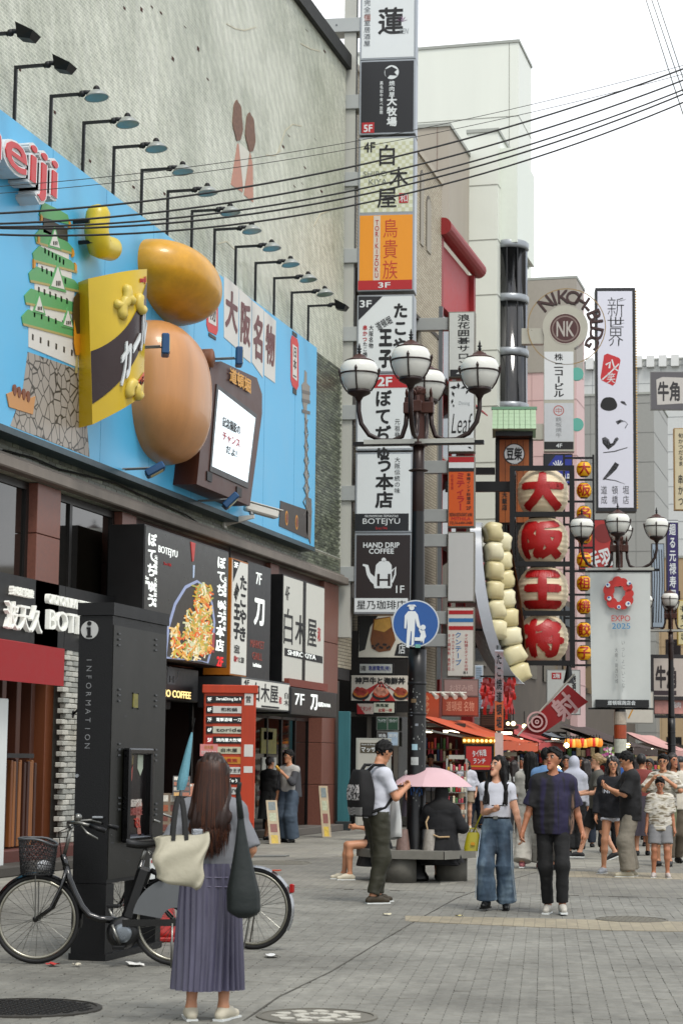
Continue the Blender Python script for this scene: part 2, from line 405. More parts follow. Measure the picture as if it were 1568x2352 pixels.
vis.sort(); one = vis[:300]; rest += vis[300:]
for y, x in one:
    o = link('paving_block', bmesh_shared, paving); o.location = (x, y, rng.uniform(-.003, .001)); o.rotation_euler = (rng.uniform(-.008, .008), rng.uniform(-.008, .008), PA)
mb = MB(); V = []; Fs = []; k = 0
bva = np.array(bv)
for y, x in rest:
    v = bva.copy(); t = rng.uniform(-.0035, .001); tx, ty = rng.uniform(-.012, .012), rng.uniform(-.012, .012)
    v[:, 2] += t+v[:, 0]*tx+v[:, 1]*ty
    xx = v[:, 0]*ca-v[:, 1]*sa+x; yy = v[:, 0]*sa+v[:, 1]*ca+y
    V += list(zip(xx.tolist(), yy.tolist(), v[:, 2].tolist())); Fs += [tuple(i+k for i in q) for q in bf]; k += len(v)
mb.v = V; mb.f = Fs; o = mb.build('paving_block', M_BLOCK, paving); o['kind'] = 'stuff'
# pale bands across the street and the long joint beside the lamp line
def strip(name, pts, m, z=.004):
    P = [G(*q) for q in pts]; return structure(name, MB().flat([(p.x, p.y) for p in P], -.004, z), m)
strip('paving_band', [(930, 2104), (1240, 2110), (1568, 2118), (1700, 2124), (1700, 2142), (1400, 2137), (1100, 2124), (930, 2116)], M_BAND)
strip('paving_band', [(1290, 2001), (1700, 2009), (1700, 2023), (1290, 2014)], M_BAND)
strip('paving_band', [(560, 1962), (860, 1955), (860, 1964), (560, 1974)], M_BAND)
M_LITE = ground_mat('paving_light', '#8e8d86', '#a9a8a0', bw=.45, bh=.3)
strip('footway', [(-60, 2060), (300, 2012), (560, 1985), (830, 1962), (990, 1945), (1010, 1930), (850, 1915), (560, 1940), (0, 2018), (-60, 2026)], M_LITE, .006)
strip('footway', [(1010, 2035), (1200, 2000), (1568, 1985), (1568, 1935), (1250, 1935), (1010, 1980)], M_LITE, .006)
jn = MB()
P = [G(*q) for q in ((560, 2345), (640, 2290), (760, 2232), (870, 2165), (960, 2112), (1050, 2062), (1140, 2030), (1230, 2004))]
for a, b in zip(P, P[1:]):
    d = (b-a); n = Vector((-d.y, d.x, 0)).normalized()*.006
    jn.flat([((a+n).x, (a+n).y), ((a-n).x, (a-n).y), ((b-n).x, (b-n).y), ((b+n).x, (b+n).y)], -.01, .0035)
structure('paving_joint', jn, mat('#5c5a52', .95))

def manhole(px, py, r, label, m1, m2, flower=False):
    p = G(px, py); t = thing('manhole_cover', label, 'manhole', (p.x, p.y, 0))
    MB().lathe([(r, -.03), (r, .009), (r*.93, .012), (r*.93, .006), (.01, .006)], 40).build('rim', m1, t)
    mb = MB()
    if flower:
        for k in range(11):
            a = 2*math.pi*k/11
            for rr, s in ((.62, .13), (.3, .09)):
                c = (math.cos(a+rr)*r*rr, math.sin(a+rr)*r*rr)
                mb.flat([(c[0]+s*r*math.cos(b)*(1+.25*math.sin(3*b+k)), c[1]+s*r*math.sin(b)) for b in [2*math.pi*i/9 for i in range(9)]], .004, .011)
    else:
        n = int(r*2/.06)
        for i in range(-n, n+1):
            for j in range(-n, n+1):
                x, y = i*.055, j*.055
                if x*x+y*y < (r*.85)**2: mb.box(x-.02, x+.02, y-.012, y+.012, .004, .012)
    mb.build('relief', m2, t)['kind'] = 'stuff'
    return t
manhole(60, 2316, .46, 'dark ribbed manhole cover at the left below the bicycle wheel', mat('#4d4a44', .7, .3), mat('#2f2d2a', .7, .3))
manhole(728, 2336, .36, 'round manhole cover with a pale painted pattern in front', mat('#7d7a71', .7), mat('#bdbbb2', .8), True)
manhole(632, 1982, .55, 'flat pale manhole cover beyond the second bicycle', mat('#8d8a80', .8), mat('#9b988e', .8))
manhole(1450, 2113, .35, 'small worn cover on the right of the walking couple', mat('#77746b', .8), mat('#8b887e', .8))
for k, (px, py, s, c, lb) in enumerate([(125, 2219, .07, '#b7433f', 'scrap of red and white wrapper below the kiosk'), (176, 2220, .04, '#c9c4b5', 'tiny paper scrap near the foot of the kiosk'), (313, 2219, .11, '#e2e2de', 'white paper scrap beside the front bicycle rear wheel'),
        (625, 2199, .09, '#d6d7d6', 'crumpled clear plastic scrap right of the rear bicycle'), (1055, 2107, .06, '#c9c08f', 'yellowish leaf on the paving below the bench'), (890, 2103, .06, '#d6d0b8', 'pale scrap of paper on the paving by the backpack man')]):
    p = G(px, py); mb = MB(); rr = random.Random(k)
    mb.grid(lambda u, v: ((u-.5)*s*1.6+.01*rr.random(), (v-.5)*s+.01*rr.random(), .008+.02*rr.random()), 4, 3)
    tag(mb.build('litter', mat(c, .6), None, loc=(p.x, p.y, 0), rz=rr.random()*3), lb, 'litter', 'litter on the paving')

# ================================================================ long building on the left
XF = -11.5
FP = Plane((XF, 0, 0), R_(90))
def plane_x(dx): return Plane((XF+dx, 0, 0), R_(90))
def M_tilewall():
    m = bpy.data.materials.new('mosaic_tile_wall'); m.use_nodes = True; nt = m.node_tree; L = nt.links; bs = nt.nodes['Principled BSDF']
    g = nt.nodes.new('ShaderNodeTexCoord'); sp = nt.nodes.new('ShaderNodeSeparateXYZ'); cb = nt.nodes.new('ShaderNodeCombineXYZ')
    L.new(g.outputs['Object'], sp.inputs[0]); L.new(sp.outputs[0], cb.inputs[0]); L.new(sp.outputs[2], cb.inputs[1])
    bt = nt.nodes.new('ShaderNodeTexBrick'); bt.inputs['Scale'].default_value = 1; bt.inputs['Brick Width'].default_value = .11; bt.inputs['Row Height'].default_value = .052
    bt.inputs['Mortar Size'].default_value = .007; bt.inputs['Color1'].default_value = C('#b4b8aa'); bt.inputs['Color2'].default_value = C('#c9cbbe'); bt.inputs['Mortar'].default_value = C('#dedfd4')
    L.new(cb.outputs[0], bt.inputs['Vector'])
    n1 = nt.nodes.new('ShaderNodeTexNoise'); n1.inputs['Scale'].default_value = .38; n1.inputs['Detail'].default_value = 7; n1.inputs['Roughness'].default_value = .62; L.new(cb.outputs[0], n1.inputs['Vector'])
    cr = nt.nodes.new('ShaderNodeValToRGB'); cr.color_ramp.elements[0].position = .38; cr.color_ramp.elements[0].color = C('#a3ab99'); cr.color_ramp.elements[1].position = .56; cr.color_ramp.elements[1].color = (1, 1, 1, 1)
    L.new(n1.outputs['Fac'], cr.inputs[0])
    mx = nt.nodes.new('ShaderNodeMix'); mx.data_type = 'RGBA'; mx.blend_type = 'MULTIPLY'; mx.inputs[0].default_value = .4; L.new(bt.outputs['Color'], mx.inputs[6]); L.new(cr.outputs[0], mx.inputs[7])
    mp = nt.nodes.new('ShaderNodeMapping'); mp.inputs['Scale'].default_value = (5, .22, 1); L.new(cb.outputs[0], mp.inputs[0])
    n2 = nt.nodes.new('ShaderNodeTexNoise'); n2.inputs['Scale'].default_value = 1.2; n2.inputs['Detail'].default_value = 5; L.new(mp.outputs[0], n2.inputs['Vector'])
    r2 = nt.nodes.new('ShaderNodeValToRGB'); r2.color_ramp.elements[0].position = .35; r2.color_ramp.elements[0].color = (.68, .7, .62, 1); r2.color_ramp.elements[1].position = .6; r2.color_ramp.elements[1].color = (1, 1, 1, 1); L.new(n2.outputs['Fac'], r2.inputs[0])
    m2 = nt.nodes.new('ShaderNodeMix'); m2.data_type = 'RGBA'; m2.blend_type = 'MULTIPLY'; m2.inputs[0].default_value = .4; L.new(mx.outputs[2], m2.inputs[6]); L.new(r2.outputs[0], m2.inputs[7])
    # diagonal glints of the glazed tiles, painted into the wall colour
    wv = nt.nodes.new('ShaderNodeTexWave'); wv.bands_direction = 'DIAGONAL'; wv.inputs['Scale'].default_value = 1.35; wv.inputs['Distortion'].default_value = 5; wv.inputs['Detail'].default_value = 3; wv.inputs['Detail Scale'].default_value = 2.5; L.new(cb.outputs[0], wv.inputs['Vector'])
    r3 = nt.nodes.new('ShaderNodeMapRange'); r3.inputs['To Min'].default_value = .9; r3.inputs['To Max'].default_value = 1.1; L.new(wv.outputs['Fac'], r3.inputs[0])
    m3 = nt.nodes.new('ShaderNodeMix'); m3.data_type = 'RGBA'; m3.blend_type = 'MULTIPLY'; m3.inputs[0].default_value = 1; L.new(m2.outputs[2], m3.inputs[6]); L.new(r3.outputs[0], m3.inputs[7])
    L.new(m3.outputs[2], bs.inputs['Base Color']); bs.inputs['Roughness'].default_value = .42
    bp = nt.nodes.new('ShaderNodeBump'); bp.inputs['Strength'].default_value = .7; bp.inputs['Distance'].default_value = .012; bp.invert = True; L.new(bt.outputs['Fac'], bp.inputs['Height']); L.new(bp.outputs[0], bs.inputs['Normal'])
    return m
Y_END = FP.loc(786, 900)[0]; Z_TOP = FP.loc(700, 34)[1]
Z_COR1 = FP.loc(0, 1050)[1]; Z_COR0 = FP.loc(0, 1078)[1]
B1 = thing('corner_building', 'long tiled building on the left carrying the blue billboard above shop fronts', 'building', (XF, 0, 0), R_(90))
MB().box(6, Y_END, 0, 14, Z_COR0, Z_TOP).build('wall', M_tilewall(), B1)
MB().box(5.9, Y_END+.05, -.12, 14.1, Z_TOP, Z_TOP+.35).build('parapet', mat('#2e302e', .7), B1)
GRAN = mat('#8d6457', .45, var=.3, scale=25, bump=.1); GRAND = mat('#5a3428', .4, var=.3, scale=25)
MB().box(6, Y_END, -.2, 0, Z_COR0, Z_COR1, .02).box(6, Y_END-.02, -.1, 0, Z_COR1, Z_COR1+.06).build('cornice', mat('#8f8880', .7, var=.25, scale=3, streak=True), B1)
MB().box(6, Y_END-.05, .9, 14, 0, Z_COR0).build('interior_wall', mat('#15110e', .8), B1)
# brick band between the cornice and the billboard: single bricks, dark glazed
BM = [mat(c, .38, var=.3, scale=9) for c in ('#6a7061', '#797f6d', '#5a5f52', '#8b907f')]
bw, bh, bd = .235, .062, .016
bme = [MB().box(-bw/2+.006, bw/2-.006, -bd, .01, -bh/2+.006, bh/2-.006).mesh(m) for m in BM]
Zb0, Zb1 = Z_COR1+.075, 6.02
rows = int((Zb1-Zb0)/bh)
cells = []
y_lo = FP.loc(-30, 1000)[0]
for r in range(rows):
    y = y_lo+(r % 2)*bw/2
    while y < Y_END-.15: cells.append((y, Zb0+(r+.5)*bh)); y += bw
for r in range(int((10.3-6.02)/bh)):                     # right of the billboard
    y = 40.35+(r % 2)*bw/2
    while y < Y_END-.15: cells.append((y, 6.05+(r+.5)*bh)); y += bw
cells.sort(key=lambda c: (c[0]**2+12**2))
rb = random.Random(5); bulk = [MB() for _ in BM]
for i, (y, z) in enumerate(cells):
    k = rb.choices(range(4), (4, 4, 3, 1))[0]; dy = rb.uniform(-.002, .003)
    if i < 300: link('brick', bme[k], B1, (y, dy, z))
    else: bulk[k].box(y-bw/2+.006, y+bw/2-.006, -bd+dy, .01, z-bh/2+.006, z+bh/2-.006)
for k in range(4): o = bulk[k].build('brick', BM[k], B1); o['kind'] = 'stuff'
MB().box(6, Y_END-.02, -.006, .01, Z_COR1+.06, 6.02).build('mortar', mat('#8a897c', .9, var=.3, scale=8), B1)
# rusty spots and the mosaic figure on the upper wall
f = Face(FP, B1)
rs = mat('#5b3428', .9, var=.4, scale=30)
for x, y, h in ((286, 19, 9), (325, 22, 12), (370, 30, 8), (349, 16, 7), (425, 62, 6), (455, 112, 12), (397, 135, 11), (477, 182, 7), (704, 70, 6), (745, 118, 9), (46, 160, 8), (38, 187, 7), (126, 258, 9), (207, 370, 8), (307, 430, 8), (378, 445, 8), (650, 337, 9), (700, 385, 7), (663, 312, 6), (676, 428, 6), (738, 440, 8), (694, 422, 5), (724, 320, 5), (188, 378, 6)):
    f.rect('rust_spot', rs, x-2.2, y-h*.6, x+2.6, y+h*.6, 1)
mosaic_pink = mat('#c09482', .6, var=.25, scale=14); mosaic_br = mat('#8f7466', .8, var=.5, scale=16, bump=.5)
f.poly('mosaic', mosaic_pink, [(545, 330), (560, 345), (556, 442), (530, 424)], 2); f.poly('mosaic', mosaic_pink, [(574, 350), (580, 380), (581, 465), (560, 448)], 2)
f.poly('mosaic', mat('#cfcdc4', .6), [(547, 328), (571, 348), (558, 440)], 3)
for cx, cy, rx, ry in ((545, 278, 11, 46), (574, 305, 11, 44)):
    f.poly('mosaic', mosaic_br, [(cx+rx*math.cos(a)*(1+.1*math.sin(5*a)), cy+ry*math.sin(a)*(1+.06*math.cos(7*a))+(rx*math.cos(a))*.75) for a in [2*math.pi*i/22 for i in range(22)]], 4)
for pts in (((520, 55), (540, 66), (562, 70), (588, 62)), ((638, 350), (655, 300), (672, 285), (692, 290)), ((610, 356), (630, 358), (645, 345)), ((690, 100), (712, 112), (735, 118)), ((720, 520), (735, 492), (760, 482)), ((500, 560), (520, 555), (540, 575))):
    f.line('mosaic_line', mat('#c3bda8', .6), pts, 2.2, 2)
# service cable along the brick band
mb = MB(); mb.tube([(FP.loc(x, y)[0], -.05, FP.loc(x, y)[1]) for x, y in ((0, 1034), (70, 1052), (130, 1078), (190, 1092), (260, 1110), (310, 1134), (370, 1160), (420, 1182), (470, 1215), (510, 1238), (522, 1255), (522, 1282))], .014, 5).build('cable', BLK, B1)

# ---- upper-floor windows and granite piers
def pier(x0, x1, y0, y1, d=.22):
    u0, u1, z0, z1 = f.rc(x0, y0, x1, y1); zz = (Z_COR0-.01)
    o = MB().box(u0, u1, -.02, d, z0, (z0+zz)/2-.006, .006).box(u0, u1, -.02, d, (z0+zz)/2+.006, zz, .006).build('pier', GRAN, B1); return u0, u1
Z_SILL = FP.loc(0, 1330)[1]-.35
p1 = pier(86, 132, 1100, 1352); p2 = pier(279, 306, 1200, 1420)
yL = 14.0
def window(u0, u1, mull):
    fr = MB()
    fr.box(u0, u1, .12, .2, Z_COR0-.12, Z_COR0-.01).box(u0, u1, .12, .2, Z_SILL, Z_SILL+.1)
    for m_ in [u0+.05, u1-.05]+mull: fr.box(m_-.05, m_+.05, .115, .21, Z_SILL+.1, Z_COR0-.12)
    win = fr.build('window', mat('#26221e', .4), B1)
    xs = [u0]+mull+[u1]
    for a, b in zip(xs, xs[1:]): MB().box(a+.05, b-.05, .15, .162, Z_SILL+.1, Z_COR0-.12).build('pane', glass('#2b2823'), win)
    MB().box(u0, u1, .8, .82, Z_SILL, Z_COR0).build('curtain', mat('#3a2c20', .9, streak=True, var=.4, scale=9), win)
    mbv = MB()
    for k in range(9):
        uu = u1-.1-.14*k; mbv.box(uu-.06, uu, .5, .53, Z_SILL, Z_COR0-.1)
    mbv.build('curtain', mat('#6b5a49', .9, streak=True), win)
    MB().box(u0+.1, u1-.1, .45, .52, Z_COR0-.3, Z_COR0-.25).build('ceiling_light', mat('#ffdf9e', .5, emit=1.2), win)
    return win
window(yL, p1[0], [18, 20.5, 23.0]); window(p1[1], p2[0], [FP.loc(180, 1200)[0]])
MB().box(6, p2[1]+14, .02, .9, Z_SILL-.25, Z_SILL).build('floor_edge', mat('#241d19', .7), B1)
# granite wall behind the sign boxes at the right end, with its own ground floor piers
u0 = p2[1]; zfl = FP.loc(760, 1592)[1]
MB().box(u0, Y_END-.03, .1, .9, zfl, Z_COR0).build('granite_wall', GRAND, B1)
for x0, x1 in ((619, 638), (743, 776)):
    a, b = FP.loc(x0, 1500)[0], min(FP.loc(x1, 1500)[0], Y_END-.01); zz = [zfl+.0, zfl+1.1, Z_COR0-.01]
    for z0, z1 in zip(zz, zz[1:]): MB().box(a, b, .0, .3, z0+.006, z1-.006, .006).build('pier', GRAN, B1)
a, b = FP.loc(738, 1800)[0], FP.loc(770, 1800)[0]
for z0, z1 in ((.12, 1.0), (1.0, 1.9), (1.9, zfl)): MB().box(a, b, .0, .5, z0+.005, z1-.005, .006).build('pier', GRAN, B1)
MB().box(FP.loc(612, 1900)[0], Y_END, -.25, .9, 0, .14, .01).build('step', mat('#75706a', .85, bump=.3), B1)
# entrance: dark doorway with glazed posters
u0, u1 = FP.loc(612, 1800)[0], FP.loc(738, 1800)[0]
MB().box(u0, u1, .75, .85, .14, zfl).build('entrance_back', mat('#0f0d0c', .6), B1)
dr = MB()
for q in np.linspace(0, 1, 5): dr.box(u0+(u1-u0)*q-.04, u0+(u1-u0)*q+.04, .3, .38, .14, zfl-.02)
dr.box(u0, u1, .3, .38, 2.35, 2.45); dr.build('door_frame', mat('#2b2a29', .4, .5), B1)
for q in range(4): MB().box(u0+(u1-u0)*q/4+.04, u0+(u1-u0)*(q+1)/4-.04, .33, .34, .14, 2.35).build('pane', glass('#1c1a18'), B1)
for (x0, y0, x1, y1, c) in ((635, 1672, 668, 1732, '#8f8a3c'), (637, 1740, 668, 1800, '#c9c9c0'), (640, 1680, 660, 1700, '#b44a3a'), (612, 1800, 620, 1880, '#c2b9a8')):
    MB().box(*f.rc(x0, y0, x1, y1)[:2], .31, .325, *f.rc(x0, y0, x1, y1)[2:]).build('poster', mat(c, .5, var=.6, scale=11), B1)

# ---- left shop front: fascia, awning, timber, brick pier
SB = thing('restaurant_fascia', 'black panelled fascia over the timber restaurant entrance at the left edge', 'fascia', (XF, 0, 0), R_(90))
fz1, fz0 = plane_x(.25).loc(0, 1313)[1], plane_x(.25).loc(0, 1470)[1]
fe = plane_x(.25).loc(300, 1400)[0]
xs = [12, 17.5, plane_x(.25).loc(0, 1400)[0]+2.0, plane_x(.25).loc(82, 1400)[0], plane_x(.25).loc(150, 1400)[0], fe]
FASC = mat('#17181a', .45, var=.15, spec=.3)
for a, b in zip(xs, xs[1:]): MB().box(a+.006, b-.006, -.25, .1, fz0, fz1).build('fascia_panel', FASC, SB)
LW = mat('#e9eae4', .4, emit=.15)
def on(pl, parent_name, label, cat, group=None):
    """a thing whose local frame is the plane pl, with its Face"""
    t = thing(parent_name, label, cat, (pl.o.x, pl.o.y, 0), pl.rz, group); return t, Face(pl, t)
for q in [('restaurant_lettering', '好吃烧 铁板烧', 30, 1345, 78, 1375, .02, 'small white raised characters high on the black restaurant fascia'),
          ('restaurant_lettering', '波天久', 18, 1378, 97, 1456, .0, 'large white brush characters raised on the black restaurant fascia'),
          ('restaurant_lettering', 'OKONOMIYAKI TEPPANYAKI', 112, 1363, 232, 1409, .0, 'small white latin word raised on the fascia beside the kiosk'),
          ('restaurant_lettering', 'BOTEJYU', 114, 1399, 240, 1480, .0, 'large white latin letters raised on the fascia beside the kiosk')]:
    t, F_ = on(plane_x(.31), q[0], q[7], 'sign'); F_.text(q[1], LW, *q[2:6], bold=q[6], back=.06)
# red awning valance
t, F_ = on(plane_x(1.0), 'awning', 'red fabric awning over the timber entrance at the left edge', 'awning')
u1 = plane_x(1.0).loc(146, 1492)[0]; z1 = plane_x(1.0).loc(0, 1469)[1]; z0 = plane_x(1.0).loc(0, 1562)[1]
AW = mat('#a8242a', .7, var=.08, bump=.2, bscale=200)
MB().box(15, u1, -.02, 0, z0, z1).build('valance', AW, t)
MB().add([(15, .0, z1), (u1, .0, z1), (u1, .76, z1+.12), (15, .76, z1+.12), (15, .0, z1-.03), (u1, .0, z1-.03), (u1, .76, z1+.09), (15, .76, z1+.09)], [(0, 1, 2, 3), (7, 6, 5, 4), (1, 5, 6, 2), (0, 3, 7, 4)]).build('canopy', AW, t)
# timber entrance
t, F_ = on(FP, 'timber_entrance', 'dark timber doorway with low slatted screen under the red awning', 'entrance')
WD = [mat(c, .55, var=.35, scale=4, streak=True) for c in ('#7a4a26', '#93602f', '#5a3219', '#a87440')]
b, c = FP.loc(95, 1800)[0], FP.loc(117, 1800)[0]
MB().box(b, c-.05, -.04, .2, .05, 3.3, .01).build('post', WD[0], t)
MB().box(17, c, .5, .6, .05, 3.4).build('back_panel', mat('#1d120c', .6, streak=True, var=.4), t)
for k in range(6): MB().box(b-.2-.5*k, b-.06-.5*k, .1, .3, .1, 3.3, .008).build('jamb', WD[2], t)
zs = 1.46
s0, s1 = plane_x(.35).loc(2, 1850)[0], plane_x(.35).loc(80, 1850)[0]
n = 12; rs_ = random.Random(2)
for k in range(-10, n):
    w = (s1-s0)/n; MB().box(s0+k*w+.012, s0+(k+1)*w-.012, -.35-rs_.uniform(0, .05), -.28, .32, zs+rs_.uniform(-.04, .03), .008).build('slat', rs_.choice(WD), t)
MB().box(s0-3, s1+.05, -.28, -.1, .3, zs-.05).build('screen_back', WD[2], t)
MB().box(s0-3, s1+.05, -.3, .1, zs+.04, zs+.1).build('screen_cap', mat('#15120f', .5), t)
MB().box(15, c+.1, -.55, .9, .0, .3, .02).build('step', mat('#6d3f33', .6, var=.25, scale=12), t)
MB().box(15, c+.1, -.95, -.555, .0, .14, .02).build('kerb', mat('#57534d', .8, bump=.3), t)
# white menu panel at the very left
t, F_ = on(plane_x(.75), 'menu_board', 'white standing board cut by the left edge of the street', 'board')
u0, u1, z0, z1 = F_.rc(-40, 1600, 9, 1985)
MB().box(u0, u1, 0, .05, .02, z1, .01).build('panel', WHT, t); MB().box(u0, u1, -.01, .06, 0, .02).build('foot', BLK, t)
# white brick pier with wall lamp
t, F_ = on(FP, 'brick_pier', 'pier of white painted bricks beside the timber doorway', 'pier')
u0, u1, z0, z1 = F_.rc(117, 1590, 137, 1985); z1 = fz0+.05
MB().box(u0+.02, u1-.02, -.18, .3, .05, z1).build('core', mat('#565550', .9), t)
wb = [MB().box(-.105, .105, -.05, .05, -.034, .034, .008).mesh(mat(cc, .7, var=.2, scale=12, bump=.3)) for cc in ('#b9b9b2', '#a5a6a0', '#c6c5bd')]
rr = random.Random(4); z = .1; r = 0
while z < z1-.05:
    for k in range(3):
        cx = u0+.1+k*.225-(r % 2)*.11
        if u0-.02 < cx < u1+.05: link('brick', rr.choice(wb), t, (cx, -.2+rr.uniform(-.012, .012), z))
    z += .077; r += 1
def wall_lamp():
    u, z = FP.loc(152, 1690); p = FP.world(u, 0)
    t = thing('wall_lamp', 'small globe wall lamp on the white brick pier', 'lamp', (XF+.2, FP.loc(137, 1690)[0]-.1, 0), R_(90))
    zc = FP.loc(150, 1680)[1]
    MB().lathe([(.09, 0), (.09, .03), (.05, .05)], 16, (0, 0, zc+.25), 'y').build('back_plate', BLK, t)
    MB().tube([(0, -.05, zc+.25), (.05, -.16, zc+.36), (.1, -.26, zc+.37), (.12, -.33, zc+.3), (.12, -.34, zc+.2)], .018, 8).build('arm', BLK, t, True)
    MB().lathe([(.02, zc+.22), (.05, zc+.19), (.11, zc+.12), (.12, zc+.09)], 18, (.12, -.34, 0)).build('cap', BLK, t, True)
    MB().ball((.12, -.34, zc-.02), .15, 18, 12).build('globe', mat('#e8d9bb', .15, emit=.55), t, True)
wall_lamp()
# dark shop glazing right of the brick pier, behind the kiosk
t, F_ = on(FP, 'shop_window', 'dark mullioned shop window behind the information kiosk', 'shop window')
u0 = FP.loc(137, 1800)[0]; u1 = FP.loc(368, 1800)[0]
zt = fz0+.02
MB().box(u0, u1, .25, .27, .5, zt-.75).build('pane', glass('#191a1a'), t)
mb = MB().box(u0, u1, -.1, .3, .02, .5, .02)
for q in np.linspace(0, 1, 6): mb.box(u0+(u1-u0)*q-.05, u0+(u1-u0)*q+.05, -.05, .3, .5, zt)
mb.box(u0, u1, -.16, .3, zt-.75, zt-.6, .02).box(u0, u1, -.06, .3, zt-.6, zt, .02); mb.build('frame', mat('#33363a', .45), t)
for q in range(4): MB().box(u0+.2+q*1.2, u0+1.0+q*1.2, -.075, .0, zt-.5, zt-.1, .015).build('moulded_panel', mat('#3d4044', .45), t)
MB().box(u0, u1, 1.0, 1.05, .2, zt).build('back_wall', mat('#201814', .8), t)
# coffee shop entrance and sign
t, F_ = on(plane_x(.35), 'coffee_shop_sign', 'black box sign with lit HINO COFFEE lettering above the dark coffee entrance', 'sign')
pl = plane_x(.35); u0, u1, z0, z1 = F_.rc(330, 1520, 455, 1614)
MB().box(u0, u1, 0, .35, z0, z1, .02).build('box', mat('#141517', .4), t)
YL = mat('#f3dca0', .4, emit=.9)
F_.text('HOSHINO COFFEE', YL, 332, 1578, 438, 1606, .03)
gm = mat('#5c6063', .5)
F_.poly('pot', gm, [(385, 1534), (391, 1530), (397, 1534), (401, 1540), (403, 1573), (384, 1571), (385, 1540)]); F_.line('pot_spout', gm, [(402, 1565), (408, 1556), (409, 1545), (413, 1541)], 3); F_.line('pot_handle', gm, [(385, 1560), (377, 1551), (378, 1541), (386, 1541)], 2)
F_.text('H', mat('#141517', .5), 389, 1552, 399, 1568, .03, 3)
t, F_ = on(FP, 'coffee_entrance', 'brown walled coffee shop entrance between the kiosk and orange directory', 'entrance')
u0, u1 = FP.loc(360, 1800)[0], FP.loc(478, 1800)[0]; zt = plane_x(.35).loc(455, 1614)[1]+.1
MB().box(u0, u1, .85, .9, .02, zt+1).build('back_panel', mat('#4a3226', .6, var=.4, scale=3, streak=True), t)
MB().box(u1-.35, u1, -.05, .85, .02, zt+1.2, .01).build('jamb', mat('#3a241b', .5, var=.3), t)
MB().box(u0, u1, -.1, .85, .0, .1).build('step', mat('#6b6660', .85), t)
MB().box(u0, u1, .0, .85, zt, zt+.05).build('soffit', mat('#2a1d16', .6), t)
MB().box(u1-1.0, u1-.92, -.02, .04, .1, zt).build('post', BLK, t)
# ------------------------------------------------ billboard
BX = .3
BP = plane_x(BX)
bb, F_ = on(BP, 'billboard', 'huge sky blue illustrated billboard with castle and tower on the tiled wall', 'billboard')
Yr = BP.loc(725, 1000)[0]; Zb, Zt = BP.loc(722, 1257)[1], BP.loc(722, 795)[1]
SKYB = mat('#62b9dd', .35, var=.05, scale=1.2)
MB().box(16, Yr, 0, .28, Zb, Zt).build('panel', SKYB, bb)
MB().box(16, Yr+.02, -.012, .29, Zb-.09, Zb).build('lower_trim', mat('#1d4a55', .4), bb)
K = dict(grn=mat('#6aa873', .5, var=.05), wht=mat('#d5d3cd', .5, var=.04), tan=mat('#b0a470', .5), dk=mat('#383022', .5), gold=mat('#cf9a2f', .5), gry=mat('#77726c', .5, var=.05), lg=mat('#9a958c', .5))
def stone():
    m = bpy.data.materials.new('painted_stones'); m.use_nodes = True; nt = m.node_tree; L = nt.links; b = nt.nodes['Principled BSDF']
    tc = nt.nodes.new('ShaderNodeTexCoord'); vo = nt.nodes.new('ShaderNodeTexVoronoi'); vo.feature = 'DISTANCE_TO_EDGE'; vo.inputs['Scale'].default_value = 5; L.new(tc.outputs['Object'], vo.inputs['Vector'])
    cr = nt.nodes.new('ShaderNodeValToRGB'); cr.color_ramp.elements[0].position = .03; cr.color_ramp.elements[0].color = C('#4e4a44'); cr.color_ramp.elements[1].position = .06; cr.color_ramp.elements[1].color = C('#a8a29a'); L.new(vo.outputs['Distance'], cr.inputs[0]); L.new(cr.outputs[0], b.inputs['Base Color']); b.inputs['Roughness'].default_value = .45
    return m
F_.poly('stone_base', stone(), [(64, 808), (190, 852), (206, 1050), (100, 1008), (24, 978), (52, 900)], 1)
class CF:      # the castle sits left of the bag
    q = lambda s, p: (54+(p[0]-104)*.633, 464+(p[1]-456)*.8276)
    def poly(s, n, m, pts, L): return F_.poly(n, m, [s.q(p) for p in pts], L)
    def rect(s, n, m, x0, y0, x1, y1, L): return F_.rect(n, m, *s.q((x0, y0)), *s.q((x1, y1)), L)
CS = CF()
# castle: tiers from the bottom up, each a white storey under a green roof (left x, right x, top-left y, ...)
tiers = [(116, 322, 790, 842, 858, 920), (122, 312, 730, 768, 800, 836), (138, 296, 668, 706, 726, 762), (150, 286, 612, 652, 668, 702), (160, 276, 562, 600, 616, 650)]
for x0, x1, ta, tb, ba, bb_ in tiers:
    CS.poly('castle_storey', K['wht'], [(x0+6, ta), (x1-8, tb), (x1-8, bb_), (x0+6, ba)], 2)
    for q in range(6):
        xx = x0+18+q*(x1-x0-36)/6; yy = ta+(tb-ta)*(q+.5)/6+((ba-ta)+(bb_-tb))*.25
        CS.rect('castle_window', K['dk'], xx, yy-9, xx+5, yy+9, 3)
for x0, x1, ta, tb in ((104, 330, 772, 832), (114, 318, 714, 760), (130, 304, 652, 694), (144, 292, 596, 640), (152, 282, 545, 590)):
    CS.poly('castle_roof', K['grn'], [(x0+16, ta-18), (x1-18, tb-22), (x1+2, tb-4), (x1+6, tb+10), (x0-4, ta+22), (x0-8, ta+2)], 3)
    CS.poly('castle_eave', K['tan'], [(x0-4, ta+20), (x1+6, tb+8), (x1+4, tb+14), (x0-2, ta+27)], 4)
